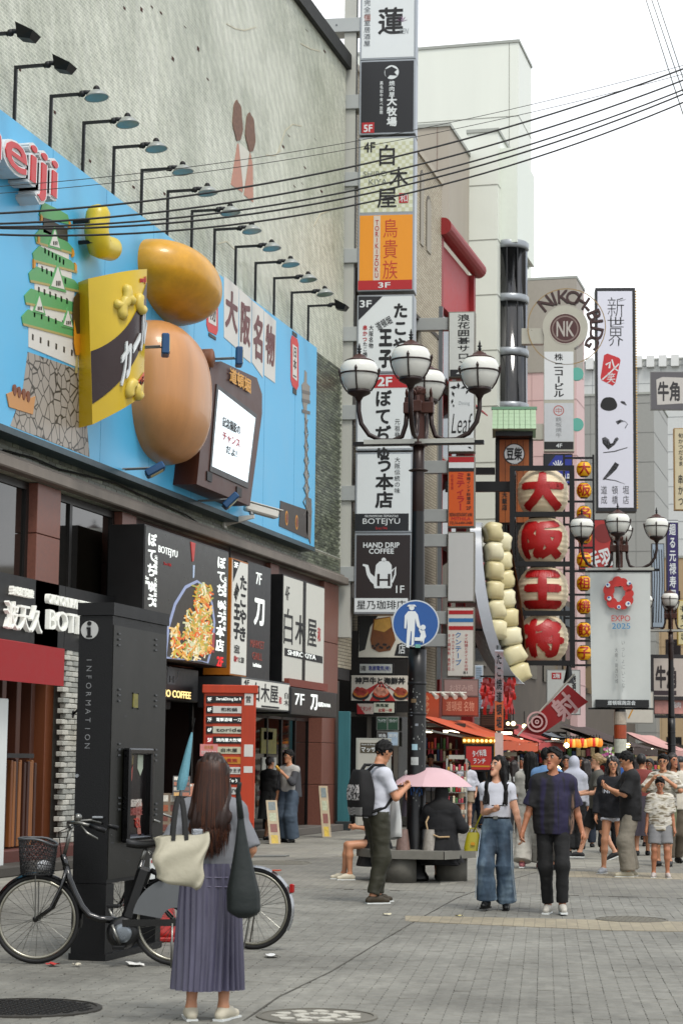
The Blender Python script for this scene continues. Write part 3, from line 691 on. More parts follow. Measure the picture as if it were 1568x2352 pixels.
for cx, cy, w, h in ((158, 738, 20, 52), (262, 778, 20, 52), (225, 664, 28, 70), (214, 556, 22, 56)):
    CS.poly('castle_gable', K['grn'], [(cx, cy-h*.62), (cx+w+3, cy+h*.62), (cx-w-3, cy+h*.45)], 5); CS.poly('castle_gable', K['wht'], [(cx, cy-h*.4), (cx+w-4, cy+h*.5), (cx-w+4, cy+h*.36)], 6)
    for q in (-6, 0, 6): CS.rect('castle_window', K['dk'], cx+q-1, cy+h*.15, cx+q+2, cy+h*.36, 7)
CS.poly('castle_storey', K['dk'], [(176, 498), (262, 530), (264, 566), (174, 540)], 3)
CS.poly('castle_roof', K['grn'], [(172, 456), (232, 478), (262, 492), (272, 520), (168, 498), (160, 492)], 4)
for x, y in ((166, 505), (268, 522), (156, 562), (280, 600), (140, 630), (290, 640)): CS.poly('castle_ornament', K['gold'], [(x-3, y-16), (x+4, y-8), (x+4, y+6), (x-3, y+10)], 6)
# lantern, name cards and tower at the right
def flat_lantern(x0, y0, x1, y1, txt):
    F_.poly('painted_lantern', mat('#cf3f3a', .5), [(x0+3, y0), (x1-3, y0+9), (x1, y0+22), (x1, y1-10), (x1-4, y1), (x0+4, y1-9), (x0, y1-24), (x0, y0+12)], 2)
    F_.rect('painted_lantern', K['dk'], x0+4, y0-10, x1-4, y0+6, 3); F_.rect('painted_lantern', K['dk'], x0+5, y1-6, x1-5, y1+12, 3)
    F_.poly('painted_lantern', K['wht'], [(x0+4, y0+20), (x1-4, y0+28), (x1-4, y1-20), (x0+4, y1-30)], 3)
    F_.text(txt, K['dk'], x0+6, y0+26, x1-6, y1-28, .03, 4, True)
flat_lantern(667, 770, 685, 896, '日本一'); flat_lantern(474, 622, 500, 770, '名物')
CR_ = mat('#7a4442', .5)
for (x0, x1, ya, yb, yc, yd, ch) in ((514, 548, 633, 662, 775, 803, '大'), (549, 577, 663, 688, 812, 834, '阪'), (578, 605, 690, 712, 832, 868, '名'), (606, 633, 714, 737, 862, 880, '物')):
    F_.poly('name_card', K['wht'], [(x0, ya), (x1, yb), (x1-2, yd), (x0, yc)], 2)
    F_.text(ch, CR_, x0+4, ya+26, x1-4, yd-34, .05, 4)
gt = K['lg']
F_.poly('painted_tower', gt, [(699, 850), (704, 856), (704, 880), (711, 888), (710, 920), (704, 932), (704, 1000), (708, 1150), (712, 1200), (704, 1196), (700, 1100), (699, 950), (694, 925), (692, 884), (698, 876)], 2)
for y in (895, 915, 940): F_.poly('painted_tower', K['gry'], [(693, y), (711, y+5), (711, y+12), (693, y+8)], 3)
for q in range(7):
    y = 960+q*32; F_.line('painted_tower', K['gry'], [(699-q*.6, y), (706+q*.8, y+34)], 1.6, 4); F_.line('painted_tower', K['gry'], [(706+q*.8, y+4), (699-q*.6, y+32)], 1.6, 4)
F_.poly('painted_tower', K['gry'], [(702, 1140), (714, 1146), (715, 1176), (712, 1250), (702, 1222)], 3)
for q in range(9): MB().box(Yr-1.6-2.1*q, Yr-1.592-2.1*q, -.0025, 0, Zb, Zt).build('panel_joint', mat('#4f9cc0', .4), bb)
F_.poly('painted_table', mat('#4a4038', .5), [(643, 1150), (706, 1172), (706, 1238), (640, 1208)], 3)
for x, y in ((657, 1190), (680, 1200)):
    F_.disc('painted_cookie', K['gold'], x, y, 11, 4, ry=17); F_.disc('painted_cookie', mat('#8a4a30', .5, var=.4, scale=9), x, y, 8, 5, ry=12)
F_.poly('painted_snack', mat('#5a4a22', .5), [(165, 685), (173, 673), (183, 677), (189, 695), (185, 745), (178, 770), (171, 770), (163, 735)], 9); F_.poly('painted_snack', K['gold'], [(165, 735), (171, 767), (179, 767), (184, 745), (183, 790), (177, 817), (169, 815), (165, 790)], 10); F_.line('painted_stick', K['tan'], [(174, 815), (173, 857)], 4, 9)
F_.poly('painted_tray', mat('#c79a68', .5), [(14, 905), (30, 898), (68, 915), (80, 910), (74, 952), (20, 935)], 4)
for x, y in ((32, 896), (42, 901), (53, 906), (63, 911)): F_.disc('painted_ball', mat('#8a5638', .5), x, y, 9, 6, ry=13)
# raised company lettering
t, F_ = on(plane_x(BX+.3), 'raised_lettering', 'red meiji lettering with white edges standing off the billboard', 'sign')
RM = mat('#c83a3d', .4, var=.05)
WS = mat('#d9dcdc', .4, var=.05)
F_.text('meiji', WS, -84, 208, 132, 496, .075, back=.3)
o = F_.text('meiji', RM, -80, 217, 129, 486, .015, deep=.015)
# corn puff standing off the board
t, F_ = on(plane_x(BX+.25), 'corn_puff', 'big yellow corn puff shape standing off the billboard beside the castle', 'sculpture')
pts = [F_.pl.loc(*q) for q in ((226, 490), (222, 530), (228, 565), (255, 572))]
YP = mat('#cdbb3c', .35, var=.12, scale=2)
mb = MB(); cpts = []
for i in range(13):
    q = i/12*3; k = min(int(q), 2); s = q-k; cpts.append((pts[k][0]*(1-s)+pts[k+1][0]*s, 0, pts[k][1]*(1-s)+pts[k+1][1]*s))
r0 = 28*F_.pl.mpp(226, 530)
cs = [cpts[0]]+cpts
mb.tube([(cpts[0][0], 0, cpts[0][2]+r0*.75), (cpts[0][0], 0, cpts[0][2]+r0*.5)]+cpts+[(cpts[-1][0]+r0*.55, 0, cpts[-1][2]), (cpts[-1][0]+r0*.85, 0, cpts[-1][2])], [r0*.12, r0*.75]+[r0]*13+[r0*.75, r0*.12], 20).build('puff', YP, t, True)
mb = MB(); mb.obox((cpts[3][0]-.3, .0, cpts[3][2]), (cpts[3][0]-.3, .27, cpts[3][2]), .05, .05).obox((cpts[9][0]-.3, .0, cpts[9][2]), (cpts[9][0]-.3, .27, cpts[9][2]), .05, .05).build('bracket', BLK, t)
# snack bag: curved front
t, F_ = on(Plane(plane_x(BX+.55).world(plane_x(BX+.55).loc(270, 790)[0], 0), R_(52)), 'snack_bag', 'giant yellow and brown snack bag standing off the billboard', 'sculpture')
pl = F_.pl; A = pl.loc(203, 640); B = pl.loc(338, 618); Cc = pl.loc(330, 905); D = pl.loc(213, 975)
def bag(a, b, o=0.0):
    x0 = A[0]*(1-b)+D[0]*b; x1 = B[0]*(1-b)+Cc[0]*b; z0 = A[1]*(1-b)+D[1]*b; z1 = B[1]*(1-b)+Cc[1]*b
    return (x0+(x1-x0)*a, -.2*math.sin(math.pi*min(max(a, 0), 1))-.06*math.sin(math.pi*b)*math.sin(math.pi*a)-o, z0+(z1-z0)*a)
YB = mat('#cfb62f', .32, var=.06, scale=2); 
mb = MB().grid(lambda u, v: bag(u, v), 24, 16); 
mb.grid(lambda u, v: (bag(u, 0)[0], bag(u, 0)[1]*(1-v)+.58*v, bag(u, 0)[2]), 24, 2); mb.grid(lambda u, v: (bag(u, 1)[0], bag(u, 1)[1]*(1-v)+.58*v, bag(u, 1)[2]), 24, 2)
mb.grid(lambda u, v: (bag(0, v)[0], bag(0, v)[1]*(1-u)+.58*u, bag(0, v)[2]), 2, 16); mb.grid(lambda u, v: (bag(1, v)[0], bag(1, v)[1]*(1-u)+.58*u, bag(1, v)[2]), 2, 16)
mb.build('bag', YB, t, True)
bnd = lambda a: (.53-.36*max(0, a-.25)**1.3*1.6 - .0, )
MB().grid(lambda u, v: bag(u, (.50+.02*u-.42*u*u)*(1-v)+(.86-.10*u-.25*u*u)*v, .012), 24, 8).build('band', mat('#3c1d1c', .3), t, True)
def bagtext(s, mt, a0, b0, a1, b1, bold, rot=0.0, o=.03):
    v, fc = glyphs(s, bold); v = v.copy(); mn = v[:, :2].min(0); sz = v[:, :2].max(0)-mn
    a = (v[:, 0]-mn[0])/sz[0]; b = (v[:, 1]-mn[1])/sz[1]; w = v[:, 2]
    m_ = MB(); m_.v = [bag(a0+(a1-a0)*x, b0+(b1-b0)*(1-y)-rot*x, o*q+.004) for x, y, q in zip(a, b, w)]; m_.f = fc; return m_.build('lettering', mt, t)
bagtext('カール', WS, .38, .56, 1.0, .84, .07, .28, .05)
MB().grid(lambda u, v: bag(.62+.37*u, .88+.08*v-.06*u, .012), 8, 3).build('flavour_label', mat('#d0672f', .4), t, True)
bagtext('うすあじ', BLK, .66, .895, .97, .955, .03, .05, .02)
bagtext('meiji', RM, .8, .06, .97, .12, .02, .0, .015)
PF = mat('#d3c06a', .4, var=.12, scale=5)
for ca_, cb_, r_, st in ((.42, .17, .16, -1), (.52, .29, .16, 2.2), (.83, .26, .13, .6), (.8, .93, .1, .5), (.62, .9, .1, 2)):
    MB().tube([bag(ca_+r_*.62*math.cos(st+i*.42), cb_+r_*.5*math.sin(st+i*.42), .02) for i in range(10)], [.03]+[.075]*8+[.03], 10).build('printed_puff', PF, t, True)
# plain relief: stands where the board carries a large sculpted figure
t, F_ = on(BP, 'relief_form', 'plain rounded relief, yellow above and tan below, bulging from the billboard', 'sculpture')
def blob(name, m, x0, y0, x1, y1, dep, p=2.4, tilt=0.0):
    u0, u1, z0, z1 = F_.rc(x0, y0, x1, y1); cx, cz, ax, az = (u0+u1)/2, (z0+z1)/2, (u1-u0)/2, (z1-z0)/2
    def fn(u, v):
        th = 2*math.pi*u; ph = (1-v)*math.pi/2
        r = math.sin(ph)**(2/p)*1.0; c_, s_ = math.cos(th), math.sin(th)
        x = ax*r*math.copysign(abs(c_)**(2/p), c_); z = az*r*math.copysign(abs(s_)**(2/p), s_)
        return (cx+x, -dep*max(0, math.cos(ph))**(2/p), cz+z+tilt*x)
    return MB().grid(fn, 40, 14, True).build(name, m, t, True)
blob('lower_form', mat('#c99a6a', .38, var=.22, scale=3, streak=True, coat=.2), 305, 715, 405, 1082, .85, 2.6, -.1)
blob('upper_form', mat('#d3a52c', .38, var=.25, scale=4, coat=.2), 318, 530, 425, 765, .95, 2.2, -.12)
# screen in its brown cabinet
t, F_ = on(plane_x(BX+.42), 'screen_cabinet', 'brown cabinet with a bright screen and yellow characters on the billboard', 'screen')
CB = mat('#5b3423', .45, var=.12, scale=3)
F_.poly('cabinet', CB, [(485, 838), (508, 830), (590, 868), (602, 905), (602, 950), (574, 1162), (452, 1112), (455, 1085), (470, 930)], 0, back=.42)
F_.poly('bezel', mat('#241c1a', .4), [(496, 882), (588, 952), (568, 1122), (480, 1082)], 2, e=.01)
F_.poly('screen', mat('#dfe9ee', .3, var=.02, emit=.55), [(499, 895), (583, 960), (565, 1108), (484, 1071)], 3, e=.01)
F_.text('道頓堀', mat('#d9a624', .4), 524, 842, 572, 905, .04, 3, e=.012, shear=0)
F_.text('記念撮影の', INK, 506, 955, 546, 1000, .02, 5, e=.01); F_.text('チャンス', RED, 506, 990, 545, 1030, .04, 5, e=.01); F_.text('だよ!', INK, 514, 1022, 538, 1052, .03, 5, e=.01)
for x, y in ((480, 1095), (548, 1130)): F_.rect('speaker', BLK, x-6, y-13, x+5, y+13, 2, e=.01)
MB().tube([(*[F_.pl.loc(475, 815)[0]], .4, F_.pl.loc(478, 825)[1]), (F_.pl.loc(475, 815)[0], -.1, F_.pl.loc(478, 825)[1])], .16, 14).build('hood', mat('#8b5a2f', .5), t, True)
# ------------------------------------------------ gooseneck lamps along the billboard top
def goose(Y, k, flood):
    t = thing('billboard_lamp', GL[k], 'lamp', (XF+.12, Y, 0), R_(90), 'lamps above the billboard')
    z1 = Zt+.92; FRM = mat('#34373a', .5, .4)
    MB().obox((0, 0, Zt-.6), (0, 0, z1), .042, .042).obox((0, .02, z1-.022), (0, -.42, z1-.022), .04, .042).build('arm', FRM, t)
    MB().tube([(0, -.42, z1-.035), (0, -.52, z1-.0), (0, -.6, z1-.01)], .035, 8).ball((0, -.48, z1-.02), .05).build('joint', FRM, t, True)
    if flood:
        MB().add([(-.14, -.6, z1+.08), (.14, -.6, z1+.08), (.14, -.86, z1-.06), (-.14, -.86, z1-.06), (-.1, -.62, z1-.12), (.1, -.62, z1-.12), (.1, -.8, z1-.16), (-.1, -.8, z1-.16)],
                 [(0, 1, 2, 3), (7, 6, 5, 4), (0, 4, 5, 1), (1, 5, 6, 2), (2, 6, 7, 3), (3, 7, 4, 0)]).build('flood_head', BLK, t)
    else:
        prof = [(.02, .085), (.05, .08), (.1, .05), (.15, .0), (.18, -.04), (.17, -.04), (.14, -.0), (.09, .035), (.02, .05)]
        o = MB().lathe(prof, 22).build('shade', mat('#a9adaa', .35, .2), t, True, (0, -.7, z1-.06)); o.rotation_euler = (R_(-8), 0, 0)
        o = MB().lathe([(.162, -.036), (.162, -.03), (.01, -.03)], 22).build('lens', mat('#8f9c8c', .15), t, False, (0, -.7, z1-.06)); o.rotation_euler = (R_(-8), 0, 0)
        MB().lathe([(.05, .07), (.05, .13), (.03, .16), (.01, .165)], 14, (0, -.7, z1-.08)).build('cap', BLK, t, True)
Ya, Yb_ = FP.loc(100, 260)[0], FP.loc(695, 760)[0]
GL = ['flood lamp at the far left corner above the billboard', 'flood lamp second from the left above the billboard'] + ['gooseneck dish lamp, number %s from the left above the billboard' % w for w in ('three', 'four', 'five', 'six', 'seven', 'eight', 'nine', 'ten', 'eleven', 'twelve', 'thirteen')] + ['flood lamp at the right end above the billboard']
for k in range(14): goose(Ya+(Yb_-Ya)*(k-2)/11, k, k in (0, 1, 13))
# small blue floodlights and the security camera
def flood(px, py, X, label, up):
    pl = plane_x(X); u, z = pl.loc(px, py); p = pl.world(u, z)
    t = thing('floodlight', label, 'lamp', (XF+X, u, z), R_(90)); BL = mat('#2f5f86', .4, .2)
    o = MB().box(-.17, .17, -.12, .0, -.16, .16, .02).build('housing', BL, t); o.rotation_euler = (R_(up), 0, R_(20))
    o = MB().box(-.11, .11, -.13, -.121, -.11, .11).build('glass', mat('#cfc9a0', .2), t); o.rotation_euler = (R_(up), 0, R_(20))
    MB().tube([(-.05, .0, -.02), (-.2, X-BX-.02, -.05)], .014, 6).tube([(.05, 0, -.02), (-.1, X-BX-.02, -.05)], .014, 6).build('arm', GREYM, t)
flood(371, 793, 1.25, 'blue floodlight on an arm in front of the yellow relief', 0); flood(541, 820, .95, 'pale blue floodlight above the screen cabinet', 0)
flood(352, 1072, .75, 'blue floodlight below the tan relief, aimed upward', 60); flood(524, 1145, .8, 'blue floodlight below the screen cabinet, aimed upward', 45)
u, z = plane_x(.15).loc(530, 1196)
t = thing('security_camera', 'white security camera on a bracket below the billboard', 'camera', (XF, u, z), R_(90))
CW = mat('#d3d2cb', .35)
MB().box(-.06, .06, -.06, .0, -.14, .12, .01).build('wall_plate', CW, t)
MB().add([(-.03, -.05, .06), (.03, -.05, .06), (.03, -.6, .1), (-.03, -.6, .1), (-.03, -.05, -.1), (.03, -.05, -.1), (.03, -.6, .04), (-.03, -.6, .04)], [(0, 1, 2, 3), (7, 6, 5, 4), (1, 5, 6, 2), (0, 3, 7, 4), (2, 6, 7, 3), (0, 4, 5, 1)]).build('bracket', CW, t)
o = MB().box(-.11, .11, -.6, .05, -.08, .08, .03).build('housing', CW, t, loc=(.05, -.45, .26)); o.rotation_euler = (R_(12), 0, R_(35))
o = MB().box(-.12, .12, -.66, .02, .082, .1, .005).build('sunshield', CW, t, loc=(.05, -.45, .26)); o.rotation_euler = (R_(12), 0, R_(35))
o = MB().box(-.08, .08, -.606, -.6, -.06, .06).build('lens_window', BLK, t, loc=(.05, -.45, .26)); o.rotation_euler = (R_(12), 0, R_(35))
MB().tube([(.03, -.55, .1), (.05, -.5, .2)], .04, 10).build('joint', GREYM, t)
# ================================================================ sign boxes on the right half of the long building
def sign_box(name, label, pl, x0, y0, x1, y1, face, thick, frame, cat='sign', rim=.03):
    t, F_ = on(pl, name, label, cat); u0, u1, z0, z1 = F_.rc(x0, y0, x1, y1)
    MB().box(u0-rim, u1+rim, .004, thick, z0-rim, z1+rim, .008).build('box', frame, t)
    MB().box(u0, u1, -.002, .01, z0, z1).build('panel', face, t)
    return t, F_
t, F_ = sign_box('screen_sign', 'black screen sign showing a fried noodle dish above the coffee entrance', plane_x(.7), 335, 1208, 520, 1530, mat('#26261f', .3, var=.05, emit=.12), .6, mat('#0d0d0e', .4))
LWS = mat('#e8ece8', .4, emit=.5)
F_.text('ぼてぢゅう', LWS, 341, 1222, 356, 1396, .05, 2, True); F_.text('ぼてぢゅう本店', LWS, 499, 1276, 514, 1498, .05, 2, True)
F_.text('元祖登録 大阪伝統の味', LWS, 355, 1275, 359, 1395, .02, 2, True); F_.text('元祖登録 大阪伝統の味', LWS, 514, 1325, 518, 1450, .02, 2, True)
F_.text('BOTEJYU', LWS, 364, 1252, 407, 1286, .0, 2); F_.text('Since 1946', RED, 376, 1290, 393, 1302, .02, 2); F_.text('Since', LWS, 334, 1322, 341, 1332, 0, 2); F_.text('1946', LWS, 334, 1333, 341, 1343, 0, 2)
F_.text('2F', mat('#d2232a', .4, emit=.5), 498, 1507, 512, 1532, .05, 2)
# the dish: bowl rim, food in many small strips
u, z = F_.pl.loc(440, 1460)
rb = random.Random(11)
def ell(cx, cy, rx, ry, a): return F_.pl.loc(cx+rx*math.cos(a)+.32*rx*math.cos(a)*.4, cy+ry*math.sin(a)+rx*math.cos(a)*.42)
F_.poly('bowl', mat('#9aa4c0', .3, emit=.25), [(378, 1500), (384, 1440), (400, 1385), (425, 1345), (452, 1332), (474, 1348), (488, 1385), (494, 1430), (490, 1480), (478, 1524), (462, 1519), (378, 1512)], 2)
F_.poly('bowl_inside', mat('#4a4238', .5), [(383, 1500), (389, 1442), (404, 1390), (427, 1352), (452, 1338), (471, 1353), (484, 1388), (489, 1430), (485, 1478), (474, 1520), (462, 1517), (383, 1508)], 3)
cols = [mat(c, .5, emit=.2) for c in ('#d8a04a', '#e0c48a', '#d9772f', '#cfd0b0', '#c9b24a', '#e6dcc0', '#a9a85c')]
food = [MB() for _ in cols]
zone = [((445, 1345), (483, 1500)), ((425, 1400), (470, 1500)), ((392, 1440), (470, 1512))]
for k in range(800):
    (xa, ya), (xb, yb) = rb.choice(zone); x, y = rb.uniform(xa, xb), rb.uniform(ya, yb)
    if y > 1512+ (x-400)*.06 or (x < 412 and y < 1440) or (410 < x < 440 and y < 1480 and rb.random() < .6): continue
    a = rb.uniform(0, 3.1); l = rb.uniform(3, 8); w = rb.uniform(1, 2.2); dx, dy = math.cos(a)*l, math.sin(a)*l*1.3; nx, ny = -math.sin(a)*w, math.cos(a)*w
    food[rb.randrange(len(cols))].prism([F_.pl.loc(x+dx+nx, y+dy+ny), F_.pl.loc(x-dx+nx, y-dy+ny), F_.pl.loc(x-dx-nx, y-dy-ny), F_.pl.loc(x+dx-nx, y+dy-ny)], -.016-rb.uniform(0, .012), .0)
for q, mm in zip(food, cols): q.build('noodle', mm, t)['kind'] = 'stuff'
F_.poly('chopstick', mat('#b23b32', .4, emit=.2), [(437, 1244), (448, 1248), (444, 1288), (441, 1290)], 3); F_.poly('chopstick', mat('#b8c6d8', .4, emit=.2), [(443, 1298), (446, 1298), (445, 1325), (443, 1328)], 3)
F_.poly('garnish', mat('#b34a58', .4), [(478, 1460), (486, 1452), (492, 1455), (490, 1500), (480, 1496), (476, 1480)], 4)
t, F_ = sign_box('takoyaki_sign', 'narrow white sign with orange side beside the noodle screen', plane_x(.6), 534, 1285, 565, 1552, mat('#d6d6cf', .4, emit=.1), .5, mat('#b5792b', .4))
F_.poly('corner', INK, [(535, 1284), (551, 1290), (535, 1336)], 2); F_.text('3F', LWS, 537, 1290, 546, 1306, .05, 3)
F_.text('たこやき', INK, 551, 1320, 564, 1475, .07, 2, True); F_.text('王子', INK, 537, 1385, 550, 1470, .09, 2, True); F_.text('道頓堀', INK, 537, 1345, 548, 1375, .03, 2, rot=.9)
F_.text('大阪名物', INK, 537, 1480, 550, 1502, .03, 2, True); F_.text('串かつ', RED, 537, 1505, 546, 1522, .05, 2); F_.text('たこ焼き', INK, 548, 1508, 560, 1524, .03, 2)
t, F_ = sign_box('grill_sign', 'charcoal sign with white blade mark and MARKET GRILL', plane_x(.5), 570, 1292, 618, 1565, mat('#34363a', .4), .4, mat('#26282b', .4))
F_.text('7F', LWS, 588, 1314, 600, 1345, .0, 2); F_.text('刀', LWS, 584, 1372, 606, 1440, .06, 2)
F_.text('MARKET', mat('#a5594c', .5), 575, 1468, 606, 1492, .0, 2); F_.text('GRILL', mat('#a5594c', .5), 579, 1497, 602, 1518, .0, 2); F_.text('beef kitchen', LWS, 581, 1522, 599, 1534, .0, 2)
t, F_ = sign_box('pub_sign', 'large white two-panel pub sign in a black frame at the building corner', plane_x(.5), 652, 1322, 742, 1578, mat('#c9c9c1', .4, emit=.1, var=.1, scale=20), .4, mat('#16181a', .4))
F_.rect('mullion', BLK, 696, 1335, 699, 1572, 3)
F_.text('4F', INK, 655, 1345, 664, 1380, .0, 2); F_.text('白', INK, 652, 1395, 671, 1482, .01, 2); F_.text('木', INK, 678, 1410, 699, 1482, .02, 4); F_.text('屋', INK, 706, 1420, 726, 1488, .02, 2); F_.text('和', RED, 729, 1440, 735, 1475, .02, 2)
F_.poly('strip', INK, [(653, 1488), (740, 1508), (740, 1524), (653, 1506)], 2); F_.text('SHIROKIYA', LWS, 660, 1492, 724, 1516, .02, 3)
MB().box(*F_.rc(652, 1582, 742, 1590)[:2], -.1, .35, FP.loc(760, 1592)[1]-.05, FP.loc(760, 1592)[1]+.1).build('ledge', mat('#8a4a38', .6), t)
t, F_ = sign_box('canopy_sign', 'white canopy sign with black characters over the building entrance', plane_x(.9), 556, 1558, 664, 1632, mat('#cfcfc8', .4, emit=.15), .8, mat('#55585a', .4))
F_.text('白木屋', INK, 580, 1566, 638, 1616, .02, 2); F_.text('4F', INK, 560, 1560, 572, 1575, .03, 2); F_.rect('strip', INK, 600, 1620, 640, 1628, 2); F_.text('和', RED, 640, 1600, 646, 1618, .02, 2); F_.text('白木', INK, 652, 1590, 662, 1622, .0, 2, True)
t, F_ = sign_box('canopy_sign', 'black canopy sign reading 7F with white blade mark', plane_x(.95), 670, 1582, 772, 1646, mat('#1b1c1f', .4), .9, mat('#2a2b2e', .4))
F_.text('7F', LWS, 677, 1592, 698, 1621, .0, 2); F_.text('刀', LWS, 713, 1594, 728, 1632, .06, 2); F_.text('肉酒場 KATANA', LWS, 730, 1612, 758, 1626, .0, 2)

# ================================================================ orange tenant directory on castors
o0 = G(612, 1948); pl = Plane(AT(523, 1750, 33.6), R_(17))
t, F_ = on(pl, 'tenant_directory', 'weathered orange metal directory of building tenants standing on castors', 'sign'); OR = mat('#bf4f22', .55, var=.3, scale=6, streak=True)
u0, u1, z0, z1 = F_.rc(469, 1578, 583, 1920); z0 = .16
MB().box(u0, u1, 0, .42, z0, z1, .015).build('cabinet', OR, t); MB().box(u0-.03, u1+.03, -.04, .46, z1-.1, z1+.04, .01).build('top_cap', OR, t)
MB().box(u1-.24, u1-.02, -.02, 0, z0+.3, z1-.2).build('side_rail', OR, t)
rows = [('9F', 'Darts&Dining Bar R', '#141416', 1), ('8F', '和和鍋', '#cfcfcb', 0), ('7F', '電撃酒場 一刀', '#1b1a1c', 1), ('6F', 'toride', '#c9c9bb', 0), ('5F', '焼肉屋大牧場', '#141416', 1), ('4F', '白木屋', '#c5c3ae', 0), ('3F', '鳥貴族', '#c58f2c', 2), ('3F', 'たこやき王子', '#cdcdc8', 0), ('2F', 'ぼてぢゅう', '#151517', 1), ('2F', 'BOTEJYU', '#c2c4c2', 0), ('1F', '星乃珈琲店', '#1a1717', 1), ('', '', '#15130f', 1), ('', '', '#181310', 1)]
ya = 1598; st = 23.3
for k, (fl, s, c, w) in enumerate(rows):
    y = ya+k*st; F_.rect('tenant_panel', mat(c, .45, var=.06), 474, y, 558, y+17, 3)
    if fl:
        F_.rect('floor_tab', INK if not w else mat('#2a1416', .5) if fl != '5F' else RED, 474, y, 489, y+17, 4); F_.text(fl, LWS, 477, y+4, 486, y+13, .03, 5)
    if s: F_.text(s, (LWS if w == 1 else INK if w == 0 else RED), 497 if len(s) > 5 else 508, y+4, 554 if len(s) > 5 else 545, y+13, .02, 5)
F_.rect('notice', mat('#d99a98', .6), 460, 1709, 500, 1737, 6); F_.text('白木屋', GOLD, 470, 1712, 490, 1721, .02, 7); F_.text('空席あります', WHT, 463, 1724, 497, 1732, .02, 7)
for y0, y1, x0 in ((1592, 1620, 562), (1710, 1738, 561), (1760, 1775, 560)): F_.rect('paper_note', mat('#d2d0cc', .7), x0, y0, x0+20, y1, 6)
F_.text('営', INK, 565, 1598, 576, 1614, .03, 7)
for x in (u0+.1, u1-.1):
    for y in (.08, .34):
        MB().lathe([(.07, -.02), (.075, 0), (.07, .02)], 14, (x, y, .075), 'x').build('castor', BLK, t); MB().box(x-.04, x+.04, y-.04, y+.04, .1, .18).build('castor_fork', GREYM, t)

# ================================================================ black information kiosk
P0 = G(240, 2208); pr = Plane((P0.x, P0.y, 0), R_(90)); pn = Plane((P0.x, P0.y, 0), 0)
KB = mat('#1e1f21', .5, var=.2, scale=4, bump=.15, bscale=90, spec=.3)
t, F_ = on(pr, 'information_kiosk', 'tall black metal information kiosk with poster frame and i mark', 'kiosk')
uu1 = pr.loc(368, 2170)[0]; zt = pr.loc(243, 1380)[1]; zb = .57; wn = abs(pn.loc(162, 2200)[0])
MB().box(0, uu1, 0, wn, zb, zt-.1).build('body', KB, t)
MB().box(-.012, uu1+.02, -.012, wn+.012, zt-.096, zt).build('cap', KB, t)
MB().box(0, .16, 0, wn, .05, zb-.004).build('leg', KB, t); MB().box(uu1-.12, uu1, 0, wn, .05, zb-.004).build('leg', KB, t)
MB().box(-.01, uu1+.01, -.012, wn+.012, 0, .05).build('base_plate', KB, t)
MB().box(.012, uu1-.012, -.006, 0, zb+.03, zt-.17).build('door', mat('#23231c', .42, var=.25, scale=2, spec=.35), t)
for px in (272, 356):
    for py in (1455, 1583, 1708, 1832):
        u, z = pr.loc(px, py+ (px-272)*.16)
        for k in range(3): MB().box(u-.022, u+.022, -.016, -.004, z-.012-k*.043, z+.004-k*.043, .003).build('louvre', mat('#5d5f60', .4, .5), t)
F_.rect('inspection_window', mat('#8a8430', .4, var=.5, scale=30), 304, 1593, 314, 1626, 3)
for px, py in ((303, 1592), (315, 1594), (303, 1626), (315, 1628)): F_.disc('screw', BLK, px, py, 1.5, 4)
u0, u1, z0, z1 = F_.rc(281, 1718, 332, 1930)
fr = MB().box(u0, u0+.045, -.07, -.006, z0, z1, .012).box(u1-.045, u1, -.07, -.006, z0, z1, .012).box(u0+.02, u1-.02, -.07, -.006, z1-.05, z1, .012).box(u0+.02, u1-.02, -.07, -.006, z0, z0+.045, .012).build('poster_frame', mat('#0d0d0f', .18), t)
pp = MB().box(u0+.04, u1-.04, -.02, -.008, z0+.04, z1-.04).build('poster', mat('#1c1517', .15, var=.5, scale=5), t)
F2 = Face(pr, t)
F2.poly('poster_print', mat('#7a6a28', .3, var=.5, scale=12), [(290, 1725), (302, 1724), (300, 1752), (296, 1768), (291, 1752)], 6); F2.poly('poster_print', mat('#aeb7a8', .3), [(311, 1728), (318, 1724), (323, 1735), (322, 1765), (316, 1782), (310, 1765)], 6)
F2.poly('poster_print', mat('#a4766a', .3, var=.3, scale=15), [(306, 1846), (318, 1838), (321, 1848), (315, 1885), (319, 1925), (312, 1926), (307, 1890)], 6)
F2.poly('poster_print', mat('#b0574a', .3), [(292, 1760), (299, 1756), (297, 1790), (294, 1800)], 6)
F2.text('大阪市内全域', mat('#c8c3bd', .4), 290, 1836, 318, 1852, .0, 7); F2.text('路上喫煙禁止', mat('#9a5f5a', .4), 286, 1856, 320, 1872, .02, 7)
F2.ring('poster_print', mat('#b0483c', .4), 309, 1890, 9, 12, 7); F2.line('poster_print', mat('#b0483c', .4), [(303, 1881), (315, 1900)], 3, 7)
F2.rect('poster_print', mat('#20203e', .4), 288, 1918, 324, 1926, 6); F2.text('大阪市', mat('#b9b6c4', .4), 296, 1920, 308, 1925, .02, 7)
Fn = Face(pn, None); tt = thing('kiosk_mark', 'x', 'x')
tt.parent = t; tt.matrix_parent_inverse = Matrix.Identity(4); tt.location = (0, 0, 0); tt.rotation_euler = (0, 0, pn.rz-pr.rz)
for k in ('label', 'category'): del tt[k]
tt.name = 'narrow_side'; Fn.p = tt
GW = mat('#b9bab8', .5)
Fn.disc('mark_disc', GW, 207, 1447, 21, 2, ry=21); Fn.disc('mark_dot', KB, 207, 1432, 5, 4)
Fn.poly('mark_stem', KB, [(201, 1441), (210, 1441), (210, 1460), (213, 1460), (213, 1464), (200, 1464), (200, 1460), (203, 1460), (203, 1445), (201, 1445)], 4)
v, fc = glyphs('INFORMATION', -.01); v = v.copy()
